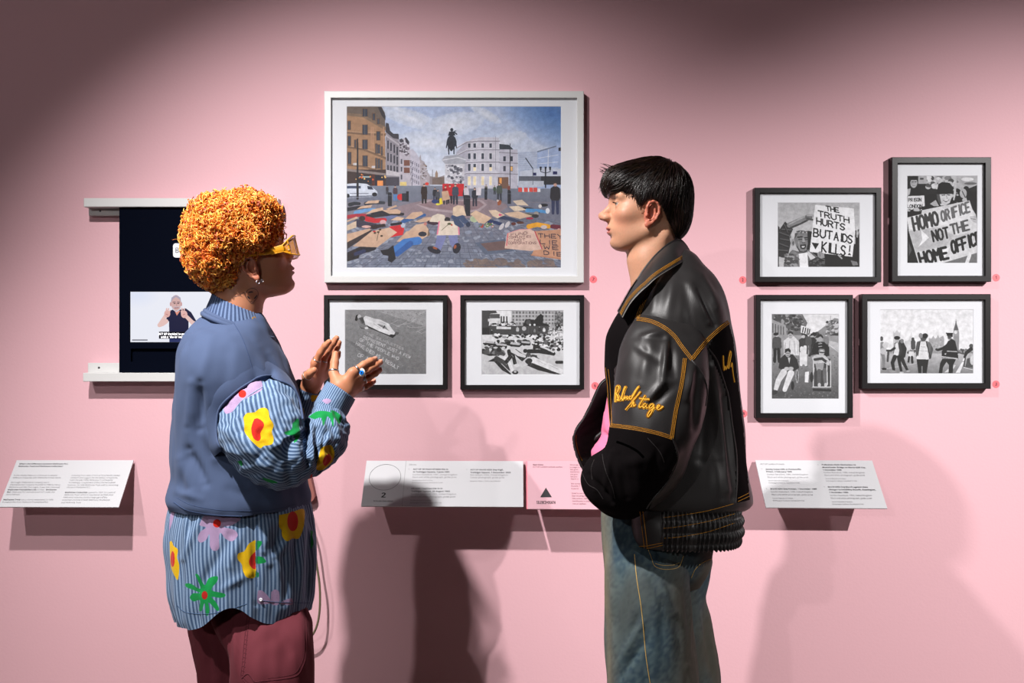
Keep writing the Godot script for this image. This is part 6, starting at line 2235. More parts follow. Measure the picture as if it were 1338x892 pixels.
func build_woman() -> void:
	var z := HER_Z
	var root := thing("person", "person with orange curls and amber glasses in blue vest over striped flowered shirt, hands together", "person", Vector3(at_px(322, 800, z).x, 0.0, z))
	var head_at := at_px(327.5, 352, z)
	var turn := Basis(Vector3.UP, 0.28) * Basis(Vector3.BACK, 0.30)
	var back := turn.inverse()
	var size := 0.965
	var face := {"jaw": 0.047, "brow": 0.0095, "nose": 0.112, "lips": 0.104}
	var skin := lin(180, 122, 92)
	var lip := lin(166, 92, 86)
	var warm := lin(170, 104, 80)
	var nape := at_px(312, 392, z)
	var breast := at_px(309, 440, z)
	var body := Shape.new()
	var head := func(p: Vector3) -> float:
		var q: Vector3 = back * (p - head_at) / size
		var d := head_field(q, face) * size
		d = blend(d, bone(p, head_at + Vector3(-0.02, -0.02, 0), nape, 0.056, 0.053), 0.02)
		return blend(d, bone(p, nape, breast, 0.053, 0.062), 0.02)
	var head_colour := func(p: Vector3) -> Color:
		var q: Vector3 = back * (p - head_at) / size
		var k := clampf(1.0 - ((Vector3(q.x - 0.098, (q.y + 0.0315) * 1.1, q.z * 0.55)).length() - 0.010) / 0.005, 0.0, 1.0) if q.x > 0.085 else 0.0
		var rosy := clampf(1.0 - (Vector3(q.x - 0.07, q.y + 0.005, absf(q.z) - 0.045)).length() / 0.03, 0.0, 1.0)
		return skin.lerp(warm, rosy * 0.5).lerp(lip, k)
	net(body, head, head_at + Vector3(-0.115, -0.19, -0.105), head_at + Vector3(0.14, 0.16, 0.105), 0.0035, head_colour)
	# ears
	var ear_lobe := Vector3.ZERO
	for sd in [1.0, -1.0]:
		var at: Vector3 = head_at + turn * (Vector3(0.0, -0.004, 0.0715 * sd) * size)
		var eb: Basis = turn * Basis(Vector3.UP, -0.32 * sd) * Basis(Vector3.RIGHT, 0.05 * sd)
		var ei := eb.inverse()
		var ear := func(p: Vector3) -> float:
			var q: Vector3 = ei * (p - at) / 0.92
			return ear_field(Vector3(q.x, q.y, q.z * sd)) * 0.92
		net(body, ear, at - Vector3(0.034, 0.04, 0.034), at + Vector3(0.034, 0.04, 0.034), 0.0022, func(_p: Vector3) -> Color: return warm)
		if sd > 0.0:
			ear_lobe = at + eb * Vector3(0.005, -0.029, 0.002)
	# hands: the right one (near) with its back to us, the left one (far) with its palm to us
	var right := {
		"wrist": at_px(447, 512, 0.885), "arm": at_px(436, 533, 0.90), "spread": Vector3(-0.003, 0.005, 0.003),
		"fingers": [
			[at_px(460.5, 486.5, 0.885), at_px(475, 476.5, 0.872), at_px(484, 471.5, 0.857), at_px(490, 469.5, 0.842)],
			[at_px(465.5, 492.5, 0.876), at_px(481, 483, 0.862), at_px(490.5, 477, 0.846), at_px(497, 473.2, 0.832)],
			[at_px(468, 499.5, 0.866), at_px(481.5, 493.5, 0.852), at_px(490.5, 487.5, 0.838), at_px(496.3, 483.3, 0.824)],
			[at_px(467.5, 507, 0.855), at_px(477.5, 504.8, 0.842), at_px(484, 501.3, 0.832), at_px(488.6, 498.3, 0.820)]],
		"thumb": [at_px(442, 503, 0.89), at_px(435.8, 487, 0.875), at_px(437.2, 473.5, 0.862), at_px(438.3, 462.5, 0.852)]}
	var left := {
		"wrist": at_px(406, 503, 0.745), "arm": at_px(399, 524, 0.73), "spread": Vector3(0.003, 0.002, 0.004),
		"fingers": [
			[at_px(412, 474, 0.775), at_px(418.5, 461, 0.785), at_px(425, 451.5, 0.792), at_px(430, 446.5, 0.796)],
			[at_px(420, 475, 0.755), at_px(428, 459.5, 0.762), at_px(435.5, 448, 0.768), at_px(439.8, 441.5, 0.770)],
			[at_px(427, 478, 0.735), at_px(435, 462.5, 0.738), at_px(440.5, 453.5, 0.742), at_px(443.2, 447.5, 0.744)],
			[at_px(431, 485, 0.715), at_px(437.5, 472, 0.715), at_px(441, 465.5, 0.717), at_px(442.8, 460.5, 0.718)]],
		"thumb": [at_px(403, 497, 0.775), at_px(400.5, 491.5, 0.80), at_px(405.5, 487, 0.812), at_px(410.5, 483.5, 0.817)]}
	for h in [right, left]:
		var hf := func(p: Vector3) -> float: return hand_field(p, h)
		var lo: Vector3 = h.wrist
		var hi: Vector3 = h.wrist
		for fg in h.fingers + [h.thumb, [h.arm]]:
			for q in fg:
				lo = lo.min(q)
				hi = hi.max(q)
		net(body, hf, lo - Vector3.ONE * 0.03, hi + Vector3.ONE * 0.03, 0.0026, func(_p: Vector3) -> Color: return lin(186, 124, 92))
	var nail_paint := paint(Color8(206, 142, 120), 0.25)
	for k in 5:      # nails of the near hand
		var fg: Array = right.fingers[k] if k < 4 else right.thumb
		var d: Vector3 = (fg[3] - fg[2]).normalized()
		var up := Vector3(-0.25, 0.5, 0.85) if k < 4 else Vector3(0.35, 0.0, 0.93)
		up = (up - d * up.dot(d)).normalized()
		var nail := Shape.new()
		nail.ball(fg[3] + up * 0.0056 - d * 0.001, Vector3(0.0072, 0.0018, 0.0048), Basis(d, up, d.cross(up)), 8, 12)
		commit(nail, "fingernail", nail_paint, root)
	# the rest of the body, inside the clothes
	var chest := at_px(313, 500, z)
	var hips := at_px(322, 770, z)
	var knee_r := at_px(358, 1010, 0.93)
	var knee_l := at_px(312, 1000, 0.77)
	var foot_r := Vector3(at_px(356, 1010, 0.93).x, 0.07, 0.93)
	var foot_l := Vector3(at_px(308, 1000, 0.77).x, 0.07, 0.77)
	var core := func(p: Vector3) -> float:
		var d := bone(p, breast, chest, 0.06, 0.095)
		d = blend(d, bone(p, chest, hips, 0.10, 0.105), 0.04)
		d = blend(d, bone(p, chest + Vector3(0.0, 0.05, 0.0), at_px(328, 512, 0.95), 0.06, 0.046), 0.03)
		d = blend(d, bone(p, at_px(328, 512, 0.95), at_px(376, 600, 1.0), 0.044, 0.038), 0.02)
		d = blend(d, bone(p, at_px(376, 600, 1.0), right.arm, 0.038, 0.025), 0.02)
		d = blend(d, bone(p, chest + Vector3(0.0, 0.05, 0.0), at_px(316, 500, 0.745), 0.06, 0.05), 0.03)
		d = blend(d, bone(p, at_px(316, 500, 0.745), at_px(374, 590, 0.70), 0.045, 0.038), 0.02)
		d = blend(d, bone(p, at_px(374, 590, 0.70), left.arm, 0.036, 0.025), 0.02)
		d = blend(d, bone(p, hips + Vector3(0.02, -0.04, 0.05), knee_r, 0.058, 0.052), 0.03)
		d = blend(d, bone(p, hips + Vector3(-0.02, -0.04, -0.06), knee_l, 0.058, 0.052), 0.03)
		d = blend(d, bone(p, knee_r, foot_r, 0.05, 0.036), 0.02)
		return blend(d, bone(p, knee_l, foot_l, 0.05, 0.036), 0.02)
	net(body, core, Vector3(hips.x - 0.26, 0.0, 0.5), Vector3(hips.x + 0.36, 1.42, 1.15), 0.016, func(_p: Vector3) -> Color: return skin)
	commit(body, "body", M.skin_her, root)
	# eyes
	for sd in [1.0, -1.0]:
		var eye := Shape.new()
		eye.ball(Vector3.ZERO, Vector3.ONE * 0.0122 * size, Basis.IDENTITY, 16, 24)
		var at: Vector3 = head_at + turn * (Vector3(0.0712, 0.031, 0.0315 * sd) * size)
		for i in eye.v.size():
			var a: float = (turn * Vector3.RIGHT).angle_to(eye.n[i])
			eye.c[i] = lin(12, 9, 8) if a < 0.18 else (lin(66, 40, 24) if a < 0.46 else lin(228, 220, 214))
			eye.v[i] += at
		commit(eye, "eye", M.skin_her, root)
	# the alien drawn on the neck
	var fb := Finder.new(body, EYE, FOCAL)
	var ink := Shape.new()
	for q in [[324, 378.5, 329, 376.4, 334.5, 378, 337.4, 382.5, 336.2, 388, 332.5, 393, 328.5, 396, 325, 392.8, 321.6, 388, 320.6, 383, 324, 378.5], [317, 388, 313, 386, 306, 388], [320.5, 381, 313, 385]]:
		lay(ink, fb, smooth_line(q), 0.00055, 0.0, 0.0, 0.7)
	for q in [[322.3, 386, 324, 388, 325.8, 389.8, 327.2, 391.2], [336, 384.5, 334.6, 387, 333, 389, 331.2, 390.6], [323.5, 382.6, 326, 381.4, 329, 381, 332, 381.2]]:
		var almond := []
		for i in 4:
			var h := fb.at(q[i * 2], q[i * 2 + 1])
			if not h.is_empty():
				almond.append(h[0] - h[1] * 0.0006)
		if almond.size() == 4:
			ink.tube(almond, [0.0007, 0.0023, 0.0023, 0.0007], 8, true, Color.WHITE, 0.5, Vector3(0.3, 0, 1))
	lay(ink, fb, [326.5, 393.5, 329.5, 393.5], 0.0005, 0.0, 0.0, 0.7)
	commit(ink, "neck_tattoo", paint(Color8(34, 34, 44), 0.7), root)

	woman_clothes(root, right, left)
	woman_hair(root, head_at, turn, size)

	# glasses: an amber visor that wraps from the temples round the brow
	var amber := paint(Color8(222, 150, 18), 0.3)
	amber.transparency = BaseMaterial3D.TRANSPARENCY_ALPHA
	amber.albedo_color.a = 0.62
	var solid := paint(Color8(206, 140, 14), 0.22)
	solid.clearcoat_enabled = true
	solid.clearcoat = 0.6
	var specs := Shape.new()
	var lens := Shape.new()
	var plan := [Vector2(0.058, 0.0790), Vector2(0.086, 0.0785), Vector2(0.102, 0.0755), Vector2(0.1165, 0.066), Vector2(0.1245, 0.048), Vector2(0.1275, 0.026), Vector2(0.1275, 0.0)]
	for k in range(5, -1, -1):
		plan.append(Vector2(plan[k].x, -plan[k].y))
	var top_y := [0.030, 0.031, 0.040, 0.0475, 0.0485, 0.048, 0.046]
	var low_y := [0.017, 0.016, 0.006, 0.000, -0.001, 0.001, 0.010]
	var rims := [[], []]
	for i in plan.size():
		var j := mini(i, 12 - i)
		rims[0].append(head_at + turn * (Vector3(plan[i].x, top_y[j], plan[i].y) * size))
		rims[1].append(head_at + turn * (Vector3(plan[i].x - 0.003, low_y[j], plan[i].y) * size))
	for i in range(1, plan.size() - 2):
		var nn: Vector3 = (rims[0][i + 1] - rims[0][i]).cross(rims[1][i] - rims[0][i]).normalized()
		lens.quad(rims[1][i], rims[1][i + 1], rims[0][i + 1], rims[0][i], nn)
	commit(lens, "spectacle_lens", amber, root)
	for r in rims:
		specs.tube(r, 0.0019, 8)
	for i in [2, 6, 10]:
		specs.tube([rims[0][i], (rims[0][i] + rims[1][i]) / 2.0, rims[1][i]], 0.0019, 8)
	for sd in [1.0, -1.0]:
		var arm := []
		for q in [[0.086, 0.0235, 0.0790], [0.06, 0.0245, 0.0790], [0.03, 0.027, 0.0785], [-0.002, 0.030, 0.0775], [-0.018, 0.020, 0.0765]]:
			arm.append(head_at + turn * (Vector3(q[0], q[1], q[2] * sd) * size))
		specs.tube(arm, [0.0085, 0.008, 0.006, 0.004, 0.003], 10, true, Color.WHITE, 0.22, turn * Vector3(0, 0, 1))
	commit(specs, "spectacle_frame", solid, root)
	var studs := Shape.new()
	for q in [[0.098, 0.046, 0.0775], [0.0995, 0.030, 0.077], [0.098, 0.016, 0.0775]]:
		studs.ball(head_at + turn * (Vector3(q[0], q[1], q[2]) * size), Vector3.ONE * 0.0018)
	commit(studs, "spectacle_stud", M.steel, root)
	# earrings and rings
	var hoop := Shape.new()
	hoop.torus(ear_lobe + Vector3(0.002, -0.004, 0.004), Vector3(0.5, 0.1, 0.8).normalized(), 0.0042, 0.0007, 24, 8)
	hoop.torus(ear_lobe + Vector3(0.011, -0.001, 0.002), Vector3(0.8, 0.1, 0.5).normalized(), 0.003, 0.0006, 20, 8)
	commit(hoop, "earring", M.steel, root)
	var silver := [[right.thumb[1], right.thumb[2], 0.12, 0.0118, 0.0022], [right.fingers[0][0], right.fingers[0][1], 0.42, 0.0104, 0.002], [right.fingers[1][0], right.fingers[1][1], 0.55, 0.0104, 0.0014], [right.fingers[2][0], right.fingers[2][1], 0.6, 0.0098, 0.0014], [right.fingers[3][0], right.fingers[3][1], 0.55, 0.0088, 0.0012], [left.fingers[0][0], left.fingers[0][1], 0.35, 0.0106, 0.0012], [left.fingers[1][0], left.fingers[1][1], 0.3, 0.0106, 0.0014], [left.thumb[1], left.thumb[2], 0.25, 0.0122, 0.0012]]
	for r in silver:
		var s := Shape.new()
		var ax: Vector3 = (r[1] - r[0]).normalized()
		s.torus(r[0].lerp(r[1], r[2]), ax, r[3], r[4] * 0.6, 28, 8, 2.2)
		commit(s, "finger_ring", M.steel, root)
	var gem_at: Vector3 = right.fingers[1][0].lerp(right.fingers[1][1], 0.55) + Vector3(-0.001, 0.002, 0.0140)
	var gem := Shape.new()
	gem.ball(gem_at, Vector3(0.0092, 0.0105, 0.004), Basis.IDENTITY, 10, 24)
	var o := commit(gem, "ring_stone", paint(Color8(226, 228, 226), 0.25), root)
	gem = Shape.new()
	gem.lathe(gem_at + Vector3(0.0006, 0, 0.0037), Vector3.BACK, [Vector2(0.0056, 0.0), Vector2(0.005, 0.0007), Vector2(0.0, 0.001)], 20)
	commit(gem, "blue_eye", paint(Color8(24, 120, 214), 0.25), o)
	gem = Shape.new()
	gem.ball(gem_at + Vector3(0.0008, -0.0002, 0.0047), Vector3(0.002, 0.0022, 0.0007))
	commit(gem, "pupil", paint(Color8(16, 34, 74), 0.25), o)
	gem = Shape.new()
	gem.ball(right.fingers[2][0].lerp(right.fingers[2][1], 0.6) + Vector3(0, 0.001, 0.0105), Vector3(0.0042, 0.0048, 0.003))
	for i in 5:
		var a := TAU * i / 5.0
		gem.ball(right.fingers[3][0].lerp(right.fingers[3][1], 0.55) + Vector3(cos(a) * 0.0042, sin(a) * 0.0046, 0.0095), Vector3(0.0028, 0.0028, 0.002), Basis.IDENTITY, 6, 10)
	commit(gem, "ring_stone", M.steel, root)


func woman_clothes(root: Node3D, right: Dictionary, left: Dictionary) -> void:
	var z := HER_Z
	var slate := cloth(Color8(69, 82, 110), 0.012, 30.0, 0.3)
	var slate_dark := cloth(Color8(54, 68, 98), 0.012, 30.0, 0.2)
	# sleeveless sweatshirt
	var vest := loft([[398, 284, 330, z, 0.03], [406, 270, 339, z, 0.042], [414, 262, 345, z, 0.062], [422, 256.5, 348, z, 0.085], [430, 252, 351.5, z, 0.118], [440, 247, 355.5, z, 0.15], [456, 241.5, 363, z, 0.182], [472, 239.5, 370.5, z, 0.2], [490, 238, 378, z, 0.206], [510, 235.5, 385.5, z, 0.2], [530, 232, 391, z, 0.19], [550, 230, 394, z, 0.18], [575, 227.5, 397, z, 0.176], [600, 227.5, 399, z, 0.178], [620, 229.5, 400, z, 0.182], [636, 225.5, 402.5, z, 0.186], [648, 223, 404.5, z, 0.188], [657, 226.5, 403.5, z, 0.184]], 112, 120)
	ruffle(vest, 0.0045, Vector3(11, 4, 11))
	crease(vest, [[261, 500, 262, 560, 5, -11], [250, 500, 246, 590, 6, 9], [247, 588, 268, 632, 6, -12], [268, 555, 284, 596, 8, 9], [236, 600, 250, 640, 7, 7], [232, 642, 262, 652, 5, 5], [300, 640, 350, 652, 7, -4], [284, 600, 330, 625, 8, 6], [275, 440, 262, 500, 8, 5], [300, 450, 296, 505, 8, -3], [352, 462, 372, 500, 5, 4], [338, 450, 352, 486, 6, -3], [256, 425, 290, 430, 4, -5], [262, 418, 296, 421, 3, 4], [246, 560, 240, 640, 5, -6], [286, 588, 330, 640, 6, -6]])
	var vs := vest.shape()
	# inner turn of the hem
	commit(vs, "vest", slate, root)
	var fv := Finder.new(vs, EYE, FOCAL)
	var seam := Shape.new()
	lay(seam, fv, smooth_line([303.7, 419, 315.7, 440, 324.6, 463.7, 331, 486]), 0.0011, -0.0003)
	for sh in [0.0, 3.2]:
		lay(seam, fv, smooth_line([392, 541, 386, 519, 372, 498, 352, 489.5, 338, 490.5, 326, 496, 311, 505.5, 297, 517, 285.5, 530, 278.5, 546, 278, 560, 283, 575, 290, 588]), 0.0016 if sh == 0.0 else 0.0007, -0.0003, -sh)
	lay(seam, fv, smooth_line([231, 650, 250, 659.5, 285, 666, 328, 667.5, 355, 666, 388, 658]), 0.0007, -0.0002)
	lay(seam, fv, smooth_line([227, 656, 246, 667, 284, 673, 330, 674.5, 355, 673, 388, 665.5]), 0.0018, -0.0008)
	commit(seam, "vest_seam", slate_dark, root)
	var band := Shape.new()
	for k in 2:
		band.tube(ellipse_path(at_px(270.5 - k * 3, 405.5 + k * 3.5, z), at_px(352.3 + k * 1.5, 439.5 + k * 2.0, z), 0.083 + k * 0.008), 0.0062, 8)
	commit(band, "vest_neckband", slate, root)

	# striped cotton shirt: tail, sleeves, cuffs, collar
	var pale := Color8(128, 150, 178)
	var dark := Color8(60, 82, 112)
	var lilac := Color8(154, 130, 162)
	var red := Color8(188, 36, 26)
	var yellow := Color8(208, 166, 14)
	var green := Color8(14, 128, 62)
	var hem := func(th: float, hi: float) -> float: return hi - 31.0 * exp(-pow((th - 1.47) / 0.34, 2.0)) - 6.0 * clampf(cos(th), 0.0, 1.0)
	var tail := loft([[640, 234, 396, z, 0.160], [657, 227.5, 403.5, z, 0.172], [690, 221, 409, z, 0.178], [710, 220, 411.5, z, 0.18], [736, 222.5, 413, z, 0.18], [770, 225.5, 411, z, 0.178], [790, 230, 407.5, z, 0.174], [800, 234, 405, z, 0.172]], 128, 90, 1.0, hem)
	ruffle(tail, 0.006, Vector3(22, 3, 22))
	crease(tail, [[334, 676, 335, 790, 2.5, -7], [262, 676, 240, 730, 4, 6], [250, 678, 244, 700, 3, -5], [300, 700, 262, 770, 6, -6], [318, 690, 300, 740, 5, 6], [352, 680, 344, 720, 4, 7], [366, 690, 358, 730, 4, -8], [380, 700, 352, 736, 5, 6], [396, 690, 392, 780, 5, 5], [404, 680, 402, 780, 3, -6], [290, 770, 332, 745, 5, 4], [380, 745, 372, 788, 5, -5]])
	var ts := tail.shape()
	var ft := Finder.new(ts, EYE, FOCAL)
	var tex := stripes(2000, 480, 124, pale, dark)
	var o := Vector2(210, 610)
	var k := 5.575
	var tall := 0.24
	for q in [[[290, 400, 330, 350, 470, 360, 580, 370, 560, 400, 500, 430, 455, 432, 470, 440, 540, 460, 560, 500, 520, 540, 470, 520, 440, 480, 425, 500, 425, 590, 390, 610, 360, 580, 355, 490, 330, 530, 290, 550, 268, 520, 290, 470, 330, 440, 285, 425], lilac], [oval(410, 410, 29, 30), red],
			[[862, 350, 950, 330, 1040, 305, 1048, 380, 1035, 460, 1005, 520, 960, 520, 920, 540, 885, 505, 880, 460, 862, 430], yellow], [oval(962, 395, 40, 72), red],
			[[690, 530, 640, 560, 610, 610, 565, 630, 560, 670, 590, 710, 600, 760, 630, 805, 690, 795, 690, 660], yellow], [[690, 615, 655, 650, 643, 695, 660, 730, 690, 742, 691, 680], red], [[692, 540, 730, 538, 735, 560, 695, 610], green], [[692, 650, 740, 655, 768, 690, 730, 702, 692, 700], green], [[692, 760, 712, 770, 712, 800, 692, 800], green],
			[[65, 545, 80, 540, 95, 575, 125, 600, 120, 660, 135, 720, 125, 820, 100, 790, 75, 730, 68, 640], yellow], [oval(87, 670, 15, 58), red],
			[[250, 780, 275, 785, 320, 860, 350, 810, 410, 795, 412, 830, 370, 895, 460, 920, 468, 942, 430, 952, 370, 945, 400, 980, 425, 1030, 410, 1046, 350, 985, 355, 1040, 345, 1078, 330, 1075, 320, 990, 300, 1045, 280, 1042, 285, 970, 240, 978, 212, 950, 235, 920, 285, 915, 190, 875, 180, 850, 220, 850, 290, 885], green], [oval(320, 933, 22, 30), Color8(160, 30, 22)],
			[[708, 900, 740, 900, 790, 950, 800, 990, 708, 992], lilac], [[805, 910, 830, 892, 862, 910, 860, 998, 805, 995], lilac], [[880, 980, 950, 955, 960, 1000, 880, 1000], lilac], [[60, 470, 68, 360, 95, 290, 110, 285, 85, 400], lilac], [[1090, 460, 1110, 470, 1105, 500, 1112, 560, 1095, 590], green]]:
		print_on(tex, ft, q[0], o, k, q[1], tall)
	commit(ts, "shirt_tail", shirt_material(tex), root)
	var st := Shape.new()
	lay(st, ft, smooth_line([336, 766, 335.5, 720, 334.6, 678]), 0.0011, 0.0)
	lay(st, ft, smooth_line([231, 790, 242, 799.5, 264, 802, 282, 800.5, 303, 795, 323, 788.5]), 0.0007, 0.0)
	lay(st, ft, smooth_line([338, 784, 364, 786.5, 404, 787.5]), 0.0007, 0.0)
	commit(st, "shirt_seam", cloth(dark, 0.01, 30.0, 0.1), root)
	var knob := Shape.new()
	knob.lathe(ft.at(341, 783)[0] + Vector3(0, 0, 0.001), Vector3.BACK, [Vector2(0.004, 0), Vector2(0.004, 0.0012), Vector2(0.003, 0.0018), Vector2(0, 0.0012)], 16)
	commit(knob, "shirt_button", paint(Color8(214, 214, 220), 0.3), root)

	var arm := sleeve([[300, 512, 362, 502, 0.93, 0.03], [286, 545, 382, 508, 0.985, 0.07], [290, 584, 393, 533, 1.015, 0.088], [310, 609, 396.5, 551, 1.025, 0.09], [336, 630, 397, 559, 1.025, 0.086], [369, 637, 396, 562, 1.015, 0.08], [400, 627, 396, 561, 1.0, 0.074], [427, 612, 397, 557, 0.98, 0.068], [446, 594, 400, 550, 0.955, 0.062], [455, 574, 405, 541, 0.935, 0.055], [456, 556, 411, 530, 0.92, 0.047], [449, 546, 416.5, 525, 0.912, 0.038]], 96, 130)
	ruffle(arm, 0.0055, Vector3(20, 20, 20))
	crease(arm, [[340, 490, 372, 512, 4, 5], [346, 500, 392, 520, 3, -6], [352, 505, 392, 545, 5, 5], [396, 560, 356, 585, 4, 7], [396, 566, 366, 578, 3, -8], [400, 556, 402, 604, 3, -11], [407, 552, 408, 608, 3, 9], [414, 560, 416, 614, 4, -12], [420, 553, 433, 575, 4, 8], [426, 560, 422, 590, 3, -7], [436, 550, 445, 580, 4, 7], [430, 580, 440, 604, 4, -7], [330, 540, 352, 612, 6, -5], [306, 560, 350, 620, 6, 6], [345, 580, 372, 628, 6, 5], [372, 575, 380, 632, 5, -7], [384, 570, 396, 620, 5, 6], [436, 535, 452, 562, 3, -7], [320, 505, 352, 498, 3, 4], [350, 520, 385, 532, 4, -4]])
	var sa := arm.shape()
	var fa := Finder.new(sa, EYE, FOCAL)
	tex = stripes(1100, 1100, 58, pale, dark)
	o = Vector2(300, 480)
	k = 6.69
	for q in [[[-60, 300, 20, 230, 80, 180, 140, 120, 200, 96, 262, 92, 285, 190, 180, 250, 100, 300, 30, 380, -40, 400], lilac], [oval(112, 230, 34, 34), red],
			[[120, 440, 150, 400, 220, 390, 260, 360, 310, 352, 340, 380, 350, 440, 385, 500, 370, 560, 385, 620, 370, 670, 300, 685, 265, 705, 200, 650, 165, 610, 130, 560, 128, 500], yellow], [[215, 450, 250, 445, 295, 480, 298, 520, 270, 570, 272, 620, 245, 642, 205, 610, 190, 530], red],
			[[550, 490, 600, 445, 612, 540, 616, 590, 590, 640, 560, 655, 570, 600, 500, 588, 480, 565, 540, 540], green], [[690, 430, 760, 385, 830, 380, 900, 400, 910, 450, 905, 520, 880, 450, 850, 430, 820, 510, 800, 440, 740, 450], green], [[880, 375, 920, 380, 980, 430, 960, 490, 930, 460], green],
			[[800, 700, 890, 680, 915, 790, 830, 885, 760, 890, 775, 790], yellow], [[870, 750, 890, 800, 840, 860, 815, 830, 830, 780], red], [[65, 820, 105, 815, 110, 860, 90, 850], green], [[280, 960, 380, 985, 420, 1010, 330, 1000], green], [[700, 960, 720, 930, 724, 970], red]]:
		print_on(tex, fa, q[0], o, k, q[1], 1.0)
	var cotton := shirt_material(tex)
	commit(sa, "shirt_sleeve", cotton, root)
	# the vest's dropped armhole, lying over the head of the sleeve
	var over := Shape.new()
	var lip_line := smooth_line([393.5, 547, 389.5, 523, 382, 506, 371, 497.5, 355, 491.5, 340, 492, 329.6, 497, 314.6, 506, 300, 518, 288, 530, 280, 550, 280, 560, 285, 574, 291, 587], 5)
	var from_line := smooth_line([395, 540, 391, 521, 386, 503, 374, 486, 358, 474, 340, 470, 322, 477, 304, 488, 288, 501, 274, 518, 265, 545, 265, 562, 270, 582, 279, 597], 5)
	var edge := []
	var starts := []
	var tips := []
	var faces := []
	for i in lip_line.size() / 2:
		var a := []
		var b := []
		for nudge in 14:
			if a.is_empty():
				a = fv.at(from_line[i * 2] - nudge * 0.8, from_line[i * 2 + 1])
			if b.is_empty():
				b = fa.at(lip_line[i * 2] - nudge * 0.6, lip_line[i * 2 + 1] + nudge * 0.5)
		if a.is_empty() or b.is_empty():
			continue
		var deep: Array = fv.at(lip_line[i * 2], lip_line[i * 2 + 1])
		var tip: Vector3 = b[0] + b[1] * 0.004
		if not deep.is_empty() and deep[0].z + 0.002 > tip.z:
			tip = deep[0] + deep[1] * 0.004
		starts.append(a[0] - a[1] * 0.0015)
		tips.append(tip)
		faces.append((a[1] + b[1]).normalized())
	for turns in 3:
		for q in [starts, tips, faces]:
			var was: Array = q.duplicate()
			for i in range(1, q.size() - 1):
				q[i] = (was[i - 1] + was[i] * 2.0 + was[i + 1]) / 4.0
	var rows := []
	for i in tips.size():
		var row := []
		for j in 9:
			var f := j / 8.0
			var ctrl: Vector3 = (starts[i] + tips[i]) / 2.0 + faces[i] * 0.005
			row.append(starts[i].lerp(ctrl, f).lerp(ctrl.lerp(tips[i], f), f))
		rows.append(row)
		edge.append(row[8])
	for i in rows.size() - 1:
		for j in 8:
			var nn: Vector3 = (rows[i + 1][j] - rows[i][j]).cross(rows[i][j + 1] - rows[i][j]).normalized()
			if nn.z < 0.0:
				nn = -nn
			over.quad(rows[i][j], rows[i + 1][j], rows[i + 1][j + 1], rows[i][j + 1], nn)
	smooth(over)
	if edge.size() > 2:
		over.tube(edge, 0.0026, 8)
	commit(over, "vest_armhole", slate, root)
	st = Shape.new()
	lay(st, fa, smooth_line([303, 540, 318, 522, 344, 505]), 0.0012, 0.0)
	commit(st, "shirt_seam", cloth(pale, 0.01, 30.0, 0.1), root)
	var far := sleeve([[360, 560, 400, 580, 0.69, 0.05], [368, 540, 406, 560, 0.70, 0.046], [377, 515, 413, 537, 0.715, 0.043], [386.5, 496.5, 418.5, 513.5, 0.735, 0.04]], 72, 50)
	ruffle(far, 0.003, Vector3(20, 20, 20))
	var sf := far.shape()
	var ff := Finder.new(sf, EYE, FOCAL)
	tex = stripes(800, 600, 40, pale, dark)
	print_on(tex, ff, [710, 250, 750, 215, 790, 205, 760, 270, 720, 300], o, k, yellow, 0.75)
	print_on(tex, ff, [760, 270, 790, 205, 815, 180, 810, 220, 770, 290], o, k, red, 0.75)
	print_on(tex, ff, [600, 390, 640, 350, 650, 420, 610, 440], o, k, yellow, 0.75)
	commit(sf, "shirt_sleeve", shirt_material(tex), root)
	var cuff := sleeve([[450.5, 546, 413, 522.5, 0.912, 0.043], [451.5, 544.5, 414, 521, 0.911, 0.0445], [457.5, 533, 420.5, 509.5, 0.902, 0.0435], [463.7, 522.5, 427, 498.5, 0.895, 0.042], [463, 522, 428, 499, 0.895, 0.039]], 96, 40)
	ruffle(cuff, 0.0015, Vector3(18, 18, 18))
	var sc := cuff.shape()
	var fc := Finder.new(sc, EYE, FOCAL)
	tex = stripes(1000, 300, 46, pale, dark)
	print_on(tex, fc, [805, 288, 850, 270, 890, 290, 850, 318], o, k, lilac, 0.3)
	commit(sc, "shirt_cuff", shirt_material(tex), root)
	# collar, a slanted stand of ribbed stripes
	var neck := sleeve([[270, 405, 352.5, 440, z, 0.080], [273, 398, 348.5, 428, z, 0.074], [277, 388.5, 343.5, 416, z, 0.066], [279, 383.5, 341, 410.5, z, 0.0625], [280, 384.5, 340, 411, z, 0.059]], 120, 36)
	for i in neck.p.size():
		var rib := sin(neck.t[i].x * TAU * 46.0)
		neck.p[i] += neck.n[i] * rib * 0.0012
	renormal(neck)
	var sn := neck.shape()
	tex = stripes(1200, 240, 46, Color8(98, 116, 148), Color8(54, 68, 98))
	var fn := Finder.new(sn, EYE, FOCAL)
	print_on(tex, fn, [718, 330, 745, 305, 800, 318, 840, 350, 846, 396, 800, 385, 760, 360], Vector2(220, 368), 6.69, Color8(170, 124, 14), 0.2)
	commit(sn, "shirt_collar", shirt_material(tex), root)

	# burgundy work trousers
	var wine := cloth(Color8(98, 44, 52), 0.02, 22.0, 0.15)
	var legs := Shape.new()
	var near := loft([[740, 268, 375, 0.88, 0.07], [775, 268, 388, 0.888, 0.078], [795, 272, 400, 0.90, 0.086], [812, 279, 406, 0.915, 0.093], [835, 290, 408, 0.93, 0.1], [862, 299, 410, 0.94, 0.104], [892, 303, 411, 0.94, 0.105], [1000, 308, 408, 0.94, 0.105], [1120, 314, 402, 0.94, 0.1], [1208, 318, 398, 0.94, 0.095]], 88, 130)
	ruffle(near, 0.005, Vector3(14, 3, 14))
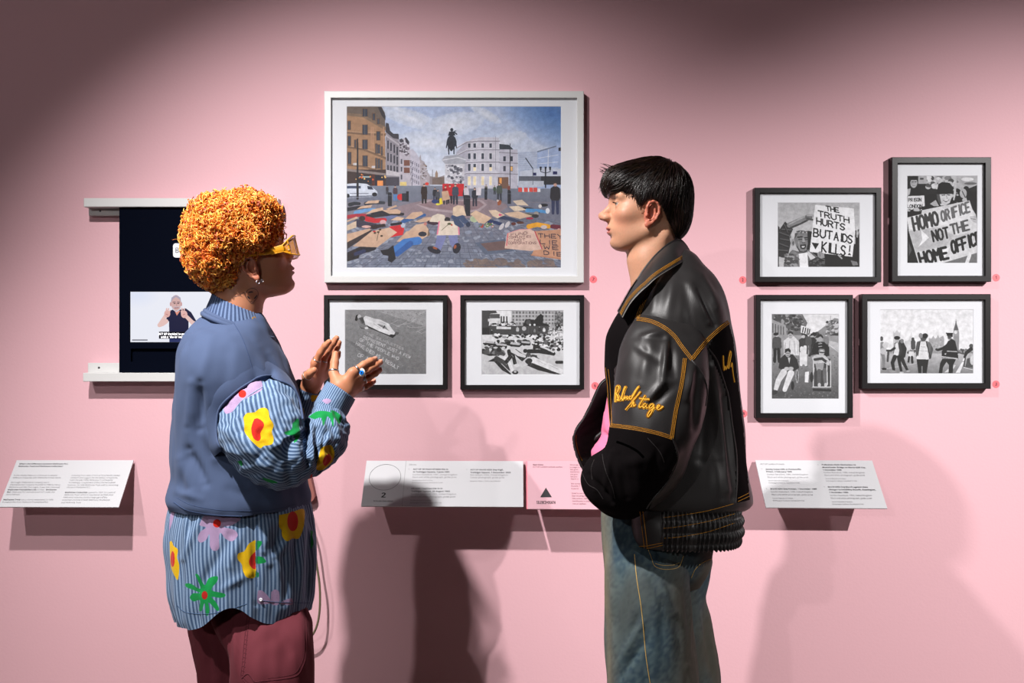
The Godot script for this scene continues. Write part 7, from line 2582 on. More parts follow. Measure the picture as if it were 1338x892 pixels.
	crease(near, [[306, 810, 312, 892, 4, 6], [300, 800, 296, 880, 5, -8], [330, 800, 352, 830, 6, 4], [345, 800, 380, 850, 7, -4], [392, 800, 399, 880, 5, 4]])
	legs.merge(near.shape())
	var farleg := loft([[740, 246, 380, 0.775, 0.085], [775, 243, 385, 0.775, 0.092], [805, 244.5, 380, 0.775, 0.096], [838, 250.5, 366, 0.772, 0.098], [868, 257.5, 352, 0.77, 0.1], [892, 262, 346, 0.77, 0.1], [1000, 272, 342, 0.77, 0.1], [1100, 280, 342, 0.77, 0.098], [1158, 284, 342, 0.77, 0.095]], 80, 110)
	ruffle(farleg, 0.005, Vector3(14, 3, 14))
	crease(farleg, [[262, 806, 280, 880, 4, -9], [280, 830, 286, 890, 4, 9], [268, 800, 270, 860, 4, 5]])
	legs.merge(farleg.shape())
	commit(legs, "trousers", wine, root)
	var fl := Finder.new(near.shape(), EYE, FOCAL)
	var pocket := Shape.new()
	for sh in [0.0, 3.0]:
		lay(pocket, fl, smooth_line([324, 795, 320, 830, 316.5, 868, 315, 884, 322, 893]), 0.0011, -0.0003, sh)
	lay(pocket, fl, smooth_line([400, 795, 400, 850, 395, 872, 384, 884, 350, 889, 332, 891]), 0.0010, -0.0002)
	lay(pocket, fl, smooth_line([397.5, 795, 397.5, 850, 392, 870, 382, 881, 350, 886]), 0.0007, -0.0002)
	lay(pocket, fl, smooth_line([316, 886, 324, 880, 332, 890]), 0.0018, -0.0004)
	var bump := []
	for i in 15:      # puckers along the pocket's felled seam
		var y := 800.0 + i * 5.8
		lay(pocket, fl, [322.5 - (y - 800) * 0.085, y, 326.5 - (y - 800) * 0.085, y + 1.5], 0.0014, -0.0006, 0.0, 0.8)
	commit(pocket, "pocket_seam", cloth(Color8(84, 36, 44), 0.02, 22.0, 0.1), root)
	shoes(root, Vector3(at_px(356, 1010, 0.93).x, 0, 0.94), Vector3(at_px(308, 1000, 0.77).x, 0, 0.77), Vector3(0.95, 0, -0.3).normalized(), Color8(40, 38, 40))


func shirt_material(tex: Canvas) -> StandardMaterial3D:
	var m := paint(Color.WHITE, 0.8)
	m.albedo_texture = tex.texture(0.025)
	m.metallic_specular = 0.25
	m.rim_enabled = true
	m.rim = 0.15
	return m


func shoes(root: Node3D, a: Vector3, b: Vector3, fwd: Vector3, col: Color) -> void:
	for at in [a, b]:
		var s := Shape.new()
		var f := func(p: Vector3) -> float:
			var d := bone(p, at - fwd * 0.05 + Vector3(0, 0.05, 0), at + fwd * 0.02 + Vector3(0, 0.06, 0), 0.042, 0.045)
			d = blend(d, bone(p, at + fwd * 0.03 + Vector3(0, 0.04, 0), at + fwd * 0.15 + Vector3(0, 0.03, 0), 0.045, 0.036), 0.03)
			d = blend(d, bone(p, at - fwd * 0.01, at - fwd * 0.01 + Vector3(0, 0.12, 0), 0.045, 0.046), 0.03)
			return maxf(d, 0.004 - p.y)
		net(s, f, at + Vector3(-0.22, 0, -0.22), at + Vector3(0.22, 0.2, 0.22), 0.01, func(_p: Vector3) -> Color: return Color.WHITE)
		commit(s, "shoe", paint(col, 0.5), root)


func woman_hair(root: Node3D, head_at: Vector3, turn: Basis, size: float) -> void:
	var z := HER_Z
	var px := 2.4 / FOCAL
	var lumps := []
	for q in [[303, 307, 54, 48, 0.118], [286, 338, 38, 36, 0.106], [335, 284, 27, 22, 0.1], [343, 315, 14, 18, 0.106], [297, 364, 22, 19, 0.066], [321, 277, 31, 20, 0.088], [270, 313, 22, 32, 0.08], [279, 281, 24, 18, 0.08]]:
		lumps.append([at_px(q[0], q[1], z), Vector3(q[2] * px, q[3] * px, q[4])])
	var field := func(p: Vector3) -> float:
		var d := 1.0
		for l in lumps:
			d = blend(d, egg(p, l[0], l[1]), 0.025)
		return d + fold_noise.get_noise_3dv(p * 38.0) * 0.006 + fold_noise.get_noise_3dv(p * 120.0) * 0.0025
	var under := Shape.new()
	net(under, field, at_px(300, 312, z) - Vector3(0.145, 0.15, 0.13), at_px(300, 312, z) + Vector3(0.15, 0.14, 0.13), 0.006, func(_p: Vector3) -> Color: return Color.WHITE)
	commit(under, "hair", paint(Color8(176, 76, 10), 0.8), root)
	# ringlets, one small coil many times over
	var coil := Shape.new()
	var path := []
	for i in 19:
		var a := i * TAU * 1.9 / 18.0
		path.append(Vector3(cos(a) * 0.0060, (i - 9) * 0.0010, sin(a) * 0.0060))
	var twin := []
	for i in 19:
		var a := i * TAU * 1.9 / 18.0 + 0.16
		twin.append(Vector3(cos(a) * 0.0050, (i - 9) * 0.0011 + 0.0011, sin(a) * 0.0050))
	coil.tube(path, 0.00078, 4, false)
	coil.tube(twin, 0.00068, 4, false)
	var curl := paint(Color.WHITE, 0.42)
	curl.vertex_color_use_as_albedo = true
	curl.backlight_enabled = true
	curl.backlight = Color(0.5, 0.5, 0.5)
	curl.metallic_specular = 0.6
	var skip := flat_poly([323, 346, 345, 339, 361, 335, 360.5, 303, 366, 288, 382, 290, 392, 400, 316, 402])
	var mm := MultiMesh.new()
	mm.transform_format = MultiMesh.TRANSFORM_3D
	mm.use_colors = true
	mm.mesh = coil.mesh(Vector3.ZERO, curl)
	var where := []
	var r := RandomNumberGenerator.new()
	r.seed = 99
	var base := origin_of(root)
	while where.size() < 7600:
		var i := r.randi() % under.v.size()
		var stray := pow(r.randf(), 3.0)
		var p := under.v[i] + under.n[i] * (r.randf_range(-0.003, 0.004) + stray * 0.007) + Vector3(r.randf(), r.randf(), r.randf()) * 0.004
		if inside_poly(px_of(p), skip) and p.z > z - 0.02:
			continue
		var b := Basis.from_euler(Vector3(r.randf() * TAU, r.randf() * TAU, r.randf() * TAU))
		var sc := r.randf_range(0.55, 1.15) * (1.0 - stray * 0.3)
		where.append(Transform3D(b.scaled(Vector3(sc, sc * r.randf_range(0.7, 1.5), sc)), p - base))
	mm.instance_count = where.size()
	for i in where.size():
		mm.set_instance_transform(i, where[i])
		var t := r.randf()
		mm.set_instance_color(i, lin(242, 116, 16).lerp(lin(255, 196, 84), t).lerp(lin(170, 64, 8), 1.0 if r.randf() < 0.12 else 0.0))
	var o := MultiMeshInstance3D.new()
	o.multimesh = mm
	put(o, "hair_curls", root)
	o.set_meta("kind", "stuff")
	# a few flyaway strands
	var wisps := Shape.new()
	for i in 26:
		var k := r.randi() % under.v.size()
		if under.n[k].y < -0.2 or px_of(under.v[k]).x > 366:
			continue
		var d := (under.n[k] + Vector3(r.randf_range(-0.7, 0.7), r.randf_range(-0.3, 0.5), r.randf_range(-0.5, 0.5))).normalized()
		var side := d.cross(Vector3.BACK).normalized()
		var pts := []
		for j in 8:
			pts.append(under.v[k] + d * 0.0038 * j + side * sin(j * 0.5 + i) * 0.004)
		wisps.tube(pts, 0.00025, 3, false)
	var wm := paint(Color8(236, 132, 40), 0.5)
	commit(wisps, "hair_wisps", wm, root).set_meta("kind", "stuff")


# ---------------------------------------------------------------- the man

func build_man() -> void:
	var z := HIS_Z
	var root := thing("person", "young man with dark straight hair in a black leather jacket and faded wide jeans", "person", Vector3(at_px(858, 800, z).x, 0.0, z))
	var head_at := at_px(846, 285, z)
	var turn := Basis(Vector3.UP, PI)
	var back := turn.inverse()
	var face := {"jaw": 0.049, "brow": 0.0115, "nose": 0.1235, "lips": 0.1035}
	var skin := lin(192, 142, 114)
	var lip := lin(176, 100, 92)
	var rosy := lin(190, 112, 90)
	var body := Shape.new()
	var throat := at_px(850, 340, z)
	var collar := at_px(858, 372, z)
	var head := func(p: Vector3) -> float:
		var q: Vector3 = back * (p - head_at)
		var d := head_field(q, face)
		d = blend(d, bone(p, at_px(856, 300, z), throat, 0.052, 0.054), 0.016)
		d = blend(d, bone(p, throat, collar, 0.054, 0.066), 0.02)
		d = blend(d, egg(q, Vector3(0.034, -0.104, 0), Vector3(0.010, 0.012, 0.012)), 0.012)
		return blend(d, bone(Vector3(p.x, p.y, z + absf(p.z - z)), at_px(868, 308, z + 0.045), at_px(842, 356, z + 0.016), 0.012, 0.012), 0.02)
	var head_colour := func(p: Vector3) -> Color:
		var q: Vector3 = back * (p - head_at)
		var k := clampf(1.0 - ((Vector3((q.x - 0.098) * 0.8, (q.y + 0.0315) * 1.1, q.z * 0.55)).length() - 0.0095) / 0.004, 0.0, 1.0) if q.x > 0.085 else 0.0
		var bl := clampf(1.0 - (Vector3(q.x - 0.07, q.y + 0.008, absf(q.z) - 0.045)).length() / 0.035, 0.0, 1.0)
		bl = maxf(bl, clampf(1.0 - (Vector3(q.x - 0.115, q.y - 0.002, q.z)).length() / 0.02, 0.0, 1.0))
		var brow := clampf(1.0 - absf(q.y - 0.0475 - 0.002 * sin(q.z * 60.0)) / 0.004, 0.0, 1.0) if q.x > 0.06 and absf(q.z) > 0.012 and absf(q.z) < 0.05 else 0.0
		var mott := fold_noise.get_noise_3dv(q * 140.0) * 0.5 + fold_noise.get_noise_3dv(q * 420.0) * 0.5
		return (skin * (1.0 + mott * 0.10)).lerp(rosy, clampf(bl * 0.45 + mott * 0.12, 0.0, 0.6)).lerp(lip, k).lerp(lin(70, 48, 38), brow * 0.75)
	net(body, head, head_at + Vector3(-0.14, -0.19, -0.105), head_at + Vector3(0.115, 0.15, 0.105), 0.003, head_colour)
	for sd in [1.0, -1.0]:
		var at: Vector3 = head_at + turn * Vector3(0.0015, 0.0015, 0.0715 * sd)
		var eb: Basis = turn * Basis(Vector3.UP, -0.30 * sd) * Basis(Vector3.BACK, 0.12) * Basis(Vector3.RIGHT, 0.06 * sd)
		var ei := eb.inverse()
		var ear := func(p: Vector3) -> float:
			var q: Vector3 = ei * (p - at)
			return ear_field(Vector3(q.x, q.y, q.z * sd))
		net(body, ear, at - Vector3(0.036, 0.042, 0.036), at + Vector3(0.036, 0.042, 0.036), 0.002, func(_p: Vector3) -> Color: return rosy)
	var chest := at_px(862, 450, z)
	var hips := at_px(866, 690, z)
	var foot_r := Vector3(at_px(858, 1000, 0.86).x, 0.07, 0.86)
	var foot_l := Vector3(at_px(884, 1000, 0.67).x, 0.07, 0.67)
	var core := func(p: Vector3) -> float:
		var d := bone(p, collar, chest, 0.055, 0.09)
		d = blend(d, bone(p, chest, hips, 0.1, 0.08), 0.04)
		d = blend(d, bone(p, chest, at_px(866, 425, 0.875), 0.06, 0.046), 0.03)
		d = blend(d, bone(p, at_px(866, 425, 0.875), at_px(864, 575, 0.96), 0.044, 0.04), 0.02)
		d = blend(d, bone(p, at_px(864, 575, 0.96), at_px(822, 650, 0.92), 0.038, 0.028), 0.02)
		d = blend(d, bone(p, hips + Vector3(-0.01, -0.03, 0.06), foot_r + Vector3(0, 0.45, 0), 0.068, 0.055), 0.03)
		d = blend(d, bone(p, hips + Vector3(0.01, -0.03, -0.06), foot_l + Vector3(0, 0.45, 0), 0.068, 0.055), 0.03)
		d = blend(d, bone(p, foot_r + Vector3(0, 0.45, 0), foot_r, 0.055, 0.038), 0.02)
		return blend(d, bone(p, foot_l + Vector3(0, 0.45, 0), foot_l, 0.055, 0.038), 0.02)
	net(body, core, Vector3(hips.x - 0.3, 0.0, 0.5), Vector3(hips.x + 0.25, 1.55, 1.1), 0.016, func(_p: Vector3) -> Color: return skin)
	commit(body, "body", M.skin_his, root)
	for sd in [1.0, -1.0]:
		var eye := Shape.new()
		eye.ball(Vector3.ZERO, Vector3.ONE * 0.0122, Basis.IDENTITY, 16, 24)
		var at: Vector3 = head_at + turn * Vector3(0.0712, 0.031, 0.0315 * sd)
		for i in eye.v.size():
			var a: float = (turn * Vector3(1, 0, 0.1)).angle_to(eye.n[i])
			eye.c[i] = lin(12, 9, 8) if a < 0.2 else (lin(44, 46, 42) if a < 0.56 else lin(176, 166, 158))
			eye.v[i] += at
		commit(eye, "eye", M.skin_his, root)
		var lash := Shape.new()
		for i in 9:
			var f := i / 8.0
			var p0 := Vector3(0.0835 - 0.008 * pow(absf(f - 0.35), 1.5), 0.0345 - 0.003 * f, (0.0225 + 0.020 * f) * sd)
			lash.tube([head_at + turn * p0, head_at + turn * (p0 + Vector3(0.005, 0.0005, 0.001 * sd)), head_at + turn * (p0 + Vector3(0.0085, 0.003, 0.002 * sd))], [0.0006, 0.0005, 0.0002], 4)
		commit(lash, "eyelashes", paint(Color8(24, 18, 16), 0.6), root).set_meta("kind", "stuff")
	man_hair(root, head_at, turn)
	man_clothes(root)
	shoes(root, Vector3(foot_r.x, 0, foot_r.z), Vector3(foot_l.x, 0, foot_l.z), Vector3(-1, 0, 0.1).normalized(), Color8(30, 28, 28))


func man_hair(root: Node3D, head_at: Vector3, turn: Basis) -> void:
	var edge := [Vector2(-0.125, -0.052), Vector2(-0.08, -0.050), Vector2(-0.066, -0.046), Vector2(-0.045, -0.016), Vector2(-0.034, 0.006), Vector2(-0.024, 0.024), Vector2(-0.010, 0.036), Vector2(0.006, 0.038), Vector2(0.016, 0.030), Vector2(0.022, 0.020), Vector2(0.033, 0.024), Vector2(0.040, 0.050), Vector2(0.066, 0.053), Vector2(0.095, 0.058), Vector2(0.13, 0.060)]
	var line := func(x: float) -> float:
		for i in edge.size() - 1:
			if x <= edge[i + 1].x:
				return lerpf(edge[i].y, edge[i + 1].y, clampf((x - edge[i].x) / (edge[i + 1].x - edge[i].x), 0.0, 1.0))
		return edge[edge.size() - 1].y
	var vol := func(q: Vector3) -> float:
		var d := egg(q, Vector3(-0.014, 0.062, 0), Vector3(0.100, 0.091, 0.083))
		d = blend(d, egg(q, Vector3(0.058, 0.094, 0), Vector3(0.054, 0.040, 0.066)), 0.03)
		d = blend(d, egg(q, Vector3(0.090, 0.080, 0), Vector3(0.022, 0.026, 0.055)), 0.02)
		d = blend(d, egg(q, Vector3(-0.074, 0.002, 0), Vector3(0.034, 0.050, 0.056)), 0.03)
		d = blend(d, egg(q, Vector3(-0.066, -0.028, 0), Vector3(0.018, 0.024, 0.046)), 0.02)
		return blend(d, egg(Vector3(q.x, q.y, absf(q.z)), Vector3(0.028, 0.040, 0.062), Vector3(0.012, 0.026, 0.016)), 0.015)
	var back := turn.inverse()
	var field := func(p: Vector3) -> float:
		var q: Vector3 = back * (p - head_at)
		return maxf(vol.call(q) + 0.0015, (line.call(q.x) - q.y) * 0.6)
	var under := Shape.new()
	net(under, field, head_at + Vector3(-0.14, -0.07, -0.1), head_at + Vector3(0.13, 0.17, 0.1), 0.004, func(_p: Vector3) -> Color: return Color.WHITE)
	var dark := paint(Color8(22, 16, 13), 0.45)
	commit(under, "hair", dark, root)
	var strands := Shape.new()
	var r := RandomNumberGenerator.new()
	r.seed = 41
	var crown := Vector3(-0.058, 0.140, 0.0)
	var made := 0
	var tones := [lin(30, 21, 16), lin(22, 15, 12), lin(44, 31, 23), lin(26, 18, 14)]
	while made < 3400:
		var i := r.randi() % under.v.size()
		var q: Vector3 = back * (under.v[i] - head_at)
		var front := clampf((q.x - 0.03) / 0.06, 0.0, 1.0)
		if q.y < line.call(q.x) + 0.010 or vol.call(q) < -0.006:
			continue
		made += 1
		var lift := r.randf_range(-0.0012, 0.0022)
		var pts := []
		var rad := []
		var steps := 8
		var reach := r.randf_range(0.028, 0.058)
		var sway := r.randf_range(-0.35, 0.35)
		for k in steps:
			pts.append(head_at + turn * q)
			rad.append(0.00085 * (1.0 - 0.75 * float(k) / steps))
			var e := 0.002
			var g0: float = vol.call(q)
			var nn := Vector3(vol.call(q + Vector3(e, 0, 0)) - g0, vol.call(q + Vector3(0, e, 0)) - g0, vol.call(q + Vector3(0, 0, e)) - g0).normalized()
			var flow := (q - crown).normalized()
			flow += Vector3(0.45, 0.0, 0.0) * clampf((q.x + 0.02) / 0.08, 0.0, 1.0) * clampf((q.y - 0.05) / 0.05, 0.0, 1.0)
			flow += Vector3(0, -0.7, 0) * clampf((0.115 - q.y) / 0.08, 0.0, 1.0)
			flow = (flow - nn * flow.dot(nn)).normalized()
			flow += nn.cross(flow) * sway * 0.5
			q += flow * reach / steps
			if q.y > line.call(q.x) - 0.004 and q.x < 0.085:
				q -= nn * (vol.call(q) - lift) * 0.8
			if q.y < line.call(q.x) - (0.010 if q.x > 0.03 else 0.003) - r.randf() * 0.004:
				break
		if pts.size() > 2:
			strands.tube(pts, rad, 3, false, tones[r.randi() % 4])
	for i in 70:      # the ragged fringe
		var a := Vector3(r.randf_range(0.055, 0.10), r.randf_range(0.098, 0.128), r.randf_range(-0.05, 0.05))
		var up := r.randf()
		var b := Vector3(0.104 + r.randf_range(0.0, 0.016), (0.126 if up > 0.72 else 0.075) + r.randf_range(-0.012, 0.010), a.z * 1.05)
		var mid := a.lerp(b, 0.5) + Vector3(0.012, 0.010, 0)
		var pts := []
		for k in 7:
			var f := k / 6.0
			pts.append(head_at + turn * (a.lerp(mid, f).lerp(mid.lerp(b, f), f)))
		strands.tube(pts, [0.0011, 0.001, 0.001, 0.0009, 0.0007, 0.0005, 0.0002], 3, false, tones[r.randi() % 4])
	for i in 26:      # fringe tips over the brow
		var x := r.randf_range(0.07, 0.106)
		var zz := r.randf_range(-0.056, 0.056) * (1.0 - (x - 0.07) * 6.0 * 0.6)
		var a := Vector3(x + 0.004, 0.086, zz)
		var b := Vector3(x - 0.001, r.randf_range(0.050, 0.060), zz * 1.02)
		strands.tube([head_at + turn * a, head_at + turn * (a.lerp(b, 0.5) + Vector3(0.004, 0, 0.002 * signf(zz))), head_at + turn * b], [0.0014, 0.0011, 0.0002], 4, false, tones[r.randi() % 4])
	var m := paint(Color.WHITE, 0.36)
	m.vertex_color_use_as_albedo = true
	m.metallic_specular = 0.45
	commit(strands, "hair_strands", m, root).set_meta("kind", "stuff")


func man_clothes(root: Node3D) -> void:
	var z := HIS_Z
	var hide := paint(Color8(38, 36, 36), 0.46)
	hide.vertex_color_use_as_albedo = true
	hide.metallic_specular = 0.45
	relief(hide, grain(512, 0.06, 5, 31), 0.016, 9.0)
	var black_tint := Color(0.16, 0.13, 0.135)
	# body of the jacket
	var jacket := loft([[328, 862, 898, z, 0.05], [336, 858, 908, z, 0.075], [348, 850, 919, z, 0.105], [362, 840, 931, z, 0.140], [382, 826, 940.5, z, 0.172], [402, 813, 946.5, z, 0.192], [418, 802, 949.8, z, 0.2], [441, 792, 954, z, 0.2], [475, 790.5, 959, z, 0.19], [505, 793.5, 962, z, 0.178], [562, 797, 967.8, z, 0.172], [600, 800, 971, z, 0.176], [625, 803, 976, z, 0.18], [646, 806, 979, z, 0.182], [655, 809, 976, z, 0.176], [661, 814, 962, z, 0.16]], 200, 170, 0.85)
	ruffle(jacket, 0.0045, Vector3(9, 4, 9), 0.25)
	crease(jacket, [[930, 480, 952, 640, 6, 10], [945, 520, 958, 650, 5, -8], [925, 500, 915, 600, 7, -8], [935, 600, 942, 655, 8, 8], [880, 362, 872, 412, 7, 5], [902, 372, 926, 420, 5, 6], [912, 380, 934, 425, 3, -5], [895, 375, 905, 440, 5, -4], [860, 372, 852, 408, 5, 5], [918, 360, 938, 400, 5, 4]])
	tint(jacket, [[[926, 455, 938, 431, 952, 420, 958, 441, 972, 562, 980, 652, 963, 655, 962, 600, 957, 557, 947, 502], black_tint], [[780, 398, 812, 408, 845, 371, 859.5, 361, 851.7, 374, 845.5, 384, 838, 402, 832, 416.5, 826, 430, 816, 470, 803, 480, 803, 600, 786, 600], black_tint]])  # the back strip, then the front below the collar, both plain black
	var js := jacket.shape()
	var nap := paint(Color8(15, 12, 13), 0.95)
	nap.metallic_specular = 0.15
	relief(nap, grain(256, 0.12, 3, 33), 0.02, 14.0)
	var two := parted(js)
	commit(two[0], "jacket", hide, root)
	commit(two[1], "jacket_panel", nap, root)

	# near sleeve: leather above, black suede from the elbow down
	var arm := sleeve([[838, 404, 908, 414, 0.86, 0.03], [823, 425, 920, 440, 0.925, 0.052], [813, 446, 925, 468, 0.945, 0.07], [806, 478, 926, 500, 0.968, 0.088], [802, 520, 922, 531, 0.98, 0.093], [798, 555, 914, 562, 0.985, 0.095], [789, 588, 903, 585, 0.985, 0.095], [766, 606, 890, 620, 0.97, 0.09], [758, 627, 876, 642, 0.96, 0.085], [763, 645, 858, 655, 0.95, 0.075], [776, 657, 846, 661, 0.942, 0.06], [787, 663, 842, 663.5, 0.935, 0.05], [791, 668, 838, 668, 0.93, 0.044]], 160, 190)
	ruffle(arm, 0.0035, Vector3(10, 7, 10), 0.3)
	crease(arm, [[872, 442, 866, 500, 4, 9], [866, 500, 846, 525, 5, 6], [840, 440, 868, 434, 4, 7], [832, 452, 860, 470, 6, -6], [850, 450, 838, 500, 7, 5], [878, 450, 880, 490, 5, -9], [880, 505, 850, 530, 6, -6], [905, 478, 897, 520, 5, 8], [912, 490, 908, 560, 6, -7], [885, 590, 850, 650, 6, 6], [800, 590, 790, 640, 3, 7], [793, 600, 803, 660, 3, 6], [808, 595, 820, 650, 4, -6], [770, 620, 800, 655, 4, -8], [830, 600, 838, 650, 6, 5], [860, 585, 850, 640, 5, -5], [775, 612, 779, 640, 3, 5], [815, 605, 845, 600, 7, 5]])
	tint(arm, [[[780, 556, 799, 556, 830, 561, 860, 567, 879, 573, 885, 600, 872, 628, 852, 652, 844, 680, 770, 690, 740, 640, 750, 600], black_tint]])
	var sa := arm.shape()
	two = parted(sa)
	commit(two[0], "jacket_sleeve", hide, root)
	commit(two[1], "jacket_panel", nap, root)
	# far sleeve, hidden but for its back
	var far := sleeve([[840, 440, 930, 450, 0.60, 0.05], [815, 500, 925, 510, 0.575, 0.075], [812, 560, 918, 568, 0.57, 0.08], [812, 610, 890, 625, 0.58, 0.075], [816, 640, 860, 655, 0.60, 0.05]], 56, 50)
	ruffle(far, 0.005, Vector3(13, 9, 13))
	commit(far.shape(), "jacket_sleeve", hide, root)

	# ruched hem
	var rib := loft([[650, 818, 956, z, 0.165], [660, 813, 960, z, 0.185], [672, 811.5, 961.5, z, 0.194], [688, 811.5, 961.5, z, 0.196], [695, 812, 959.5, z, 0.194], [699, 813, 957, z, 0.19]], 960, 36, 0.68)
	var run := 0.0
	var was := rib.p.duplicate()
	for i in rib.p.size():
		var m := 18 * rib.nu + i % rib.nu      # pleats stand upright: their spacing is that of one row
		run = 0.0 if i % rib.nu == 0 else run + was[m].distance_to(was[m - 1])
		var q := px_of(rib.p[i])
		var w := clampf((q.x - 862.0) / 8.0, 0.0, 1.0) if rib.n[i].z > -0.1 else 1.0
		var v := rib.t[i].y
		var wave := sin(run / 0.0108 * TAU + sin(v * 6.0) * 0.5 + fold_noise.get_noise_1d(run * 25.0) * 1.5)
		var tuck := absf(sin(v * PI * 3.6))
		rib.p[i] += rib.n[i] * w * (wave * 0.0042 * (0.35 + 0.65 * tuck) + tuck * 0.004 - 0.002)
	renormal(rib)
	var rs := rib.shape()
	commit(rs, "jacket_hem", hide, root)

	# everything that threads are laid on
	var whole := Shape.new()
	whole.merge(js)
	whole.merge(sa)
	whole.merge(rs)
	var f := Finder.new(whole, EYE, FOCAL)
	var gold := cloth(Color8(186, 128, 44), 0.0, 20.0, 0.0)
	var strip := cloth(Color8(58, 44, 32), 0.0, 20.0, 0.0)
	var thread := Shape.new()
	var under := Shape.new()
	for l in [[859.5, 361, 851.7, 374, 845.5, 384, 838, 402, 832, 416.5], [832, 416.5, 850, 419.5, 868, 428, 881.6, 439.5, 890.6, 452.4, 904, 469.5], [904, 469.5, 922, 447, 938, 431.5, 952, 420.5], [895, 468, 890.6, 501.7, 883, 537, 877.5, 573], [798, 555.5, 830, 559.5, 860, 566, 878, 572]]:
		var curve := smooth_line(l)
		for sh in [-1.9, 0.0, 1.9]:
			lay(thread, f, curve, 0.0006, 0.0006, sh)
		for sh in [-2.6, -0.9, 0.9, 2.6]:
			lay(under, f, curve, 0.0017, -0.0010, sh)
	for l in [[791.5, 480, 794, 505, 796, 540, 797.5, 558], [795, 482, 797.5, 505, 799, 540, 800, 556]]:
		lay(thread, f, smooth_line(l), 0.0006, 0.0006)
	for l in [[867, 676, 890, 673, 925, 667, 958, 658], [867, 690, 890, 687.5, 925, 681, 960, 671], [868, 703, 890, 701, 925, 694.5, 960, 683]]:
		lay(thread, f, smooth_line(l), 0.0006, 0.0003)
	for l in [[964, 651, 978, 644], [964, 655, 979, 648], [815, 718, 845, 716.5, 866, 712], [815, 714.5, 845, 713, 866, 709], [814, 690, 815.5, 717], [817.5, 692, 819, 715], [840, 668, 843, 690, 846, 716], [836, 668, 839, 690, 842, 716]]:
		lay(thread, f, l, 0.0006, 0.0004)
	commit(under, "seam_tape", strip, root).set_meta("kind", "stuff")
	commit(thread, "stitching", gold, root).set_meta("kind", "stuff")
	var welt := Shape.new()
	for l in [[904, 470, 914, 483, 921, 496, 924, 512, 922, 530], [926, 456, 937, 472, 947, 502, 952, 520, 957, 557, 962, 592, 963, 627, 961, 657], [879, 573, 886, 598, 873, 628, 853, 652, 845, 664]]:
		lay(welt, f, smooth_line(l), 0.0026, -0.0004)
	commit(welt, "raised_seam", hide, root)
	var slit := Shape.new()  # near-black strips paint in the dark of the pocket opening
	for sh in [-1.0, 0.0, 1.0]:
		lay(slit, f, smooth_line([805.5, 577, 818, 581.5, 832, 589, 841, 597.5]), 0.0016, -0.0009, sh)
	var ink := paint(Color8(2, 2, 2), 1.0)
	ink.metallic_specular = 0.0
	commit(slit, "pocket_slit_dark", ink, root)

	var wear_highlights := Shape.new()  # paler raised lines: fold highlights and wear put into the colour
	for l in [[776.5, 600, 772.5, 612, 773.7, 626], [786.8, 593, 789, 606, 793, 619, 800, 636, 803.5, 652], [760, 616, 768, 632, 780, 640, 788, 652], [846, 572, 862, 590, 868, 604]]:
		lay(wear_highlights, f, smooth_line(l), 0.0011, -0.0004)
	commit(wear_highlights, "suede_highlight_ridge", paint(Color8(28, 23, 23), 0.9), root).set_meta("kind", "stuff")

	# embroidered lettering: a broad gold border under a bright raised core
	var border := Shape.new()
	var core := Shape.new()
	var strokes := [[195, 470, 198, 330, 208, 225, 228, 192, 254, 200, 262, 240, 240, 290, 205, 322], [212, 325, 248, 378, 250, 425, 228, 445], [226, 418, 250, 442, 282, 430, 304, 388, 358, 242, 374, 216, 362, 212, 344, 252, 312, 380, 318, 428, 336, 440],
		[336, 436, 346, 388, 356, 384, 360, 418, 380, 384, 396, 386, 398, 420, 430, 396, 452, 372, 440, 400, 450, 420, 482, 398, 560, 262, 598, 212, 586, 218, 502, 342, 474, 418], [632, 290, 560, 380, 500, 450, 372, 604], [470, 556, 498, 482, 514, 474, 510, 520, 522, 540, 546, 512],
		[712, 352, 642, 470, 606, 548, 628, 560, 660, 540], [602, 405, 700, 420, 780, 426], [716, 500, 682, 510, 670, 556, 690, 570, 720, 540, 732, 502, 726, 556, 752, 574], [852, 512, 812, 512, 776, 558, 792, 580, 822, 560, 858, 516, 832, 620, 782, 708, 756, 720, 752, 690, 792, 622, 880, 572],
		[902, 580, 940, 560, 958, 532, 930, 530, 914, 570, 932, 600, 970, 590, 1022, 546]]
	for s in strokes:
		var flat := []
		for i in range(0, s.size(), 2):
			flat.append(790.0 + s[i] / 13.31)
			flat.append(490.0 + s[i + 1] / 13.31)
		var curve := smooth_line(flat, 4)
		lay(border, f, curve, 0.0040, 0.0, 0.0, 0.8, 0.3)
		lay(core, f, curve, 0.00125, 0.0013, 0.0, 0.6)
		for sh in [-1.55, 1.55]:
			lay(core, f, curve, 0.0005, 0.0004, sh, 0.8)
	for s in [[1102, 232, 1104, 300, 1110, 358, 1118, 326, 1126, 350, 1136, 318], [1138, 340, 1150, 250, 1162, 196, 1170, 214, 1160, 280, 1148, 344], [1168, 330, 1178, 296, 1186, 380, 1200, 462, 1192, 420]]:
		var flat := []
		for i in range(0, s.size(), 2):
			flat.append(780.0 + s[i] / 6.69)
			flat.append(430.0 + s[i + 1] / 6.69)
		var curve := smooth_line(flat, 4)
		lay(border, f, curve, 0.0034, 0.0, 0.0, 0.8, 0.3)
		lay(core, f, curve, 0.0011, 0.0012, 0.0, 0.6)
	commit(border, "embroidery_border", cloth(Color8(126, 80, 20), 0.0, 20.0, 0.2), root).set_meta("kind", "stuff")
	commit(core, "embroidered_script", cloth(Color8(248, 188, 66), 0.0, 20.0, 0.3), root).set_meta("kind", "stuff")

	# collar, folded over: a near and a far leaf
	var upper := [[889, 311.5, 0.765], [880, 315, 0.80], [869.7, 321.5, 0.826], [854.7, 335.5, 0.842], [841, 352.6, 0.848], [835, 362, 0.85], [822, 382, 0.853], [808, 407, 0.858]]
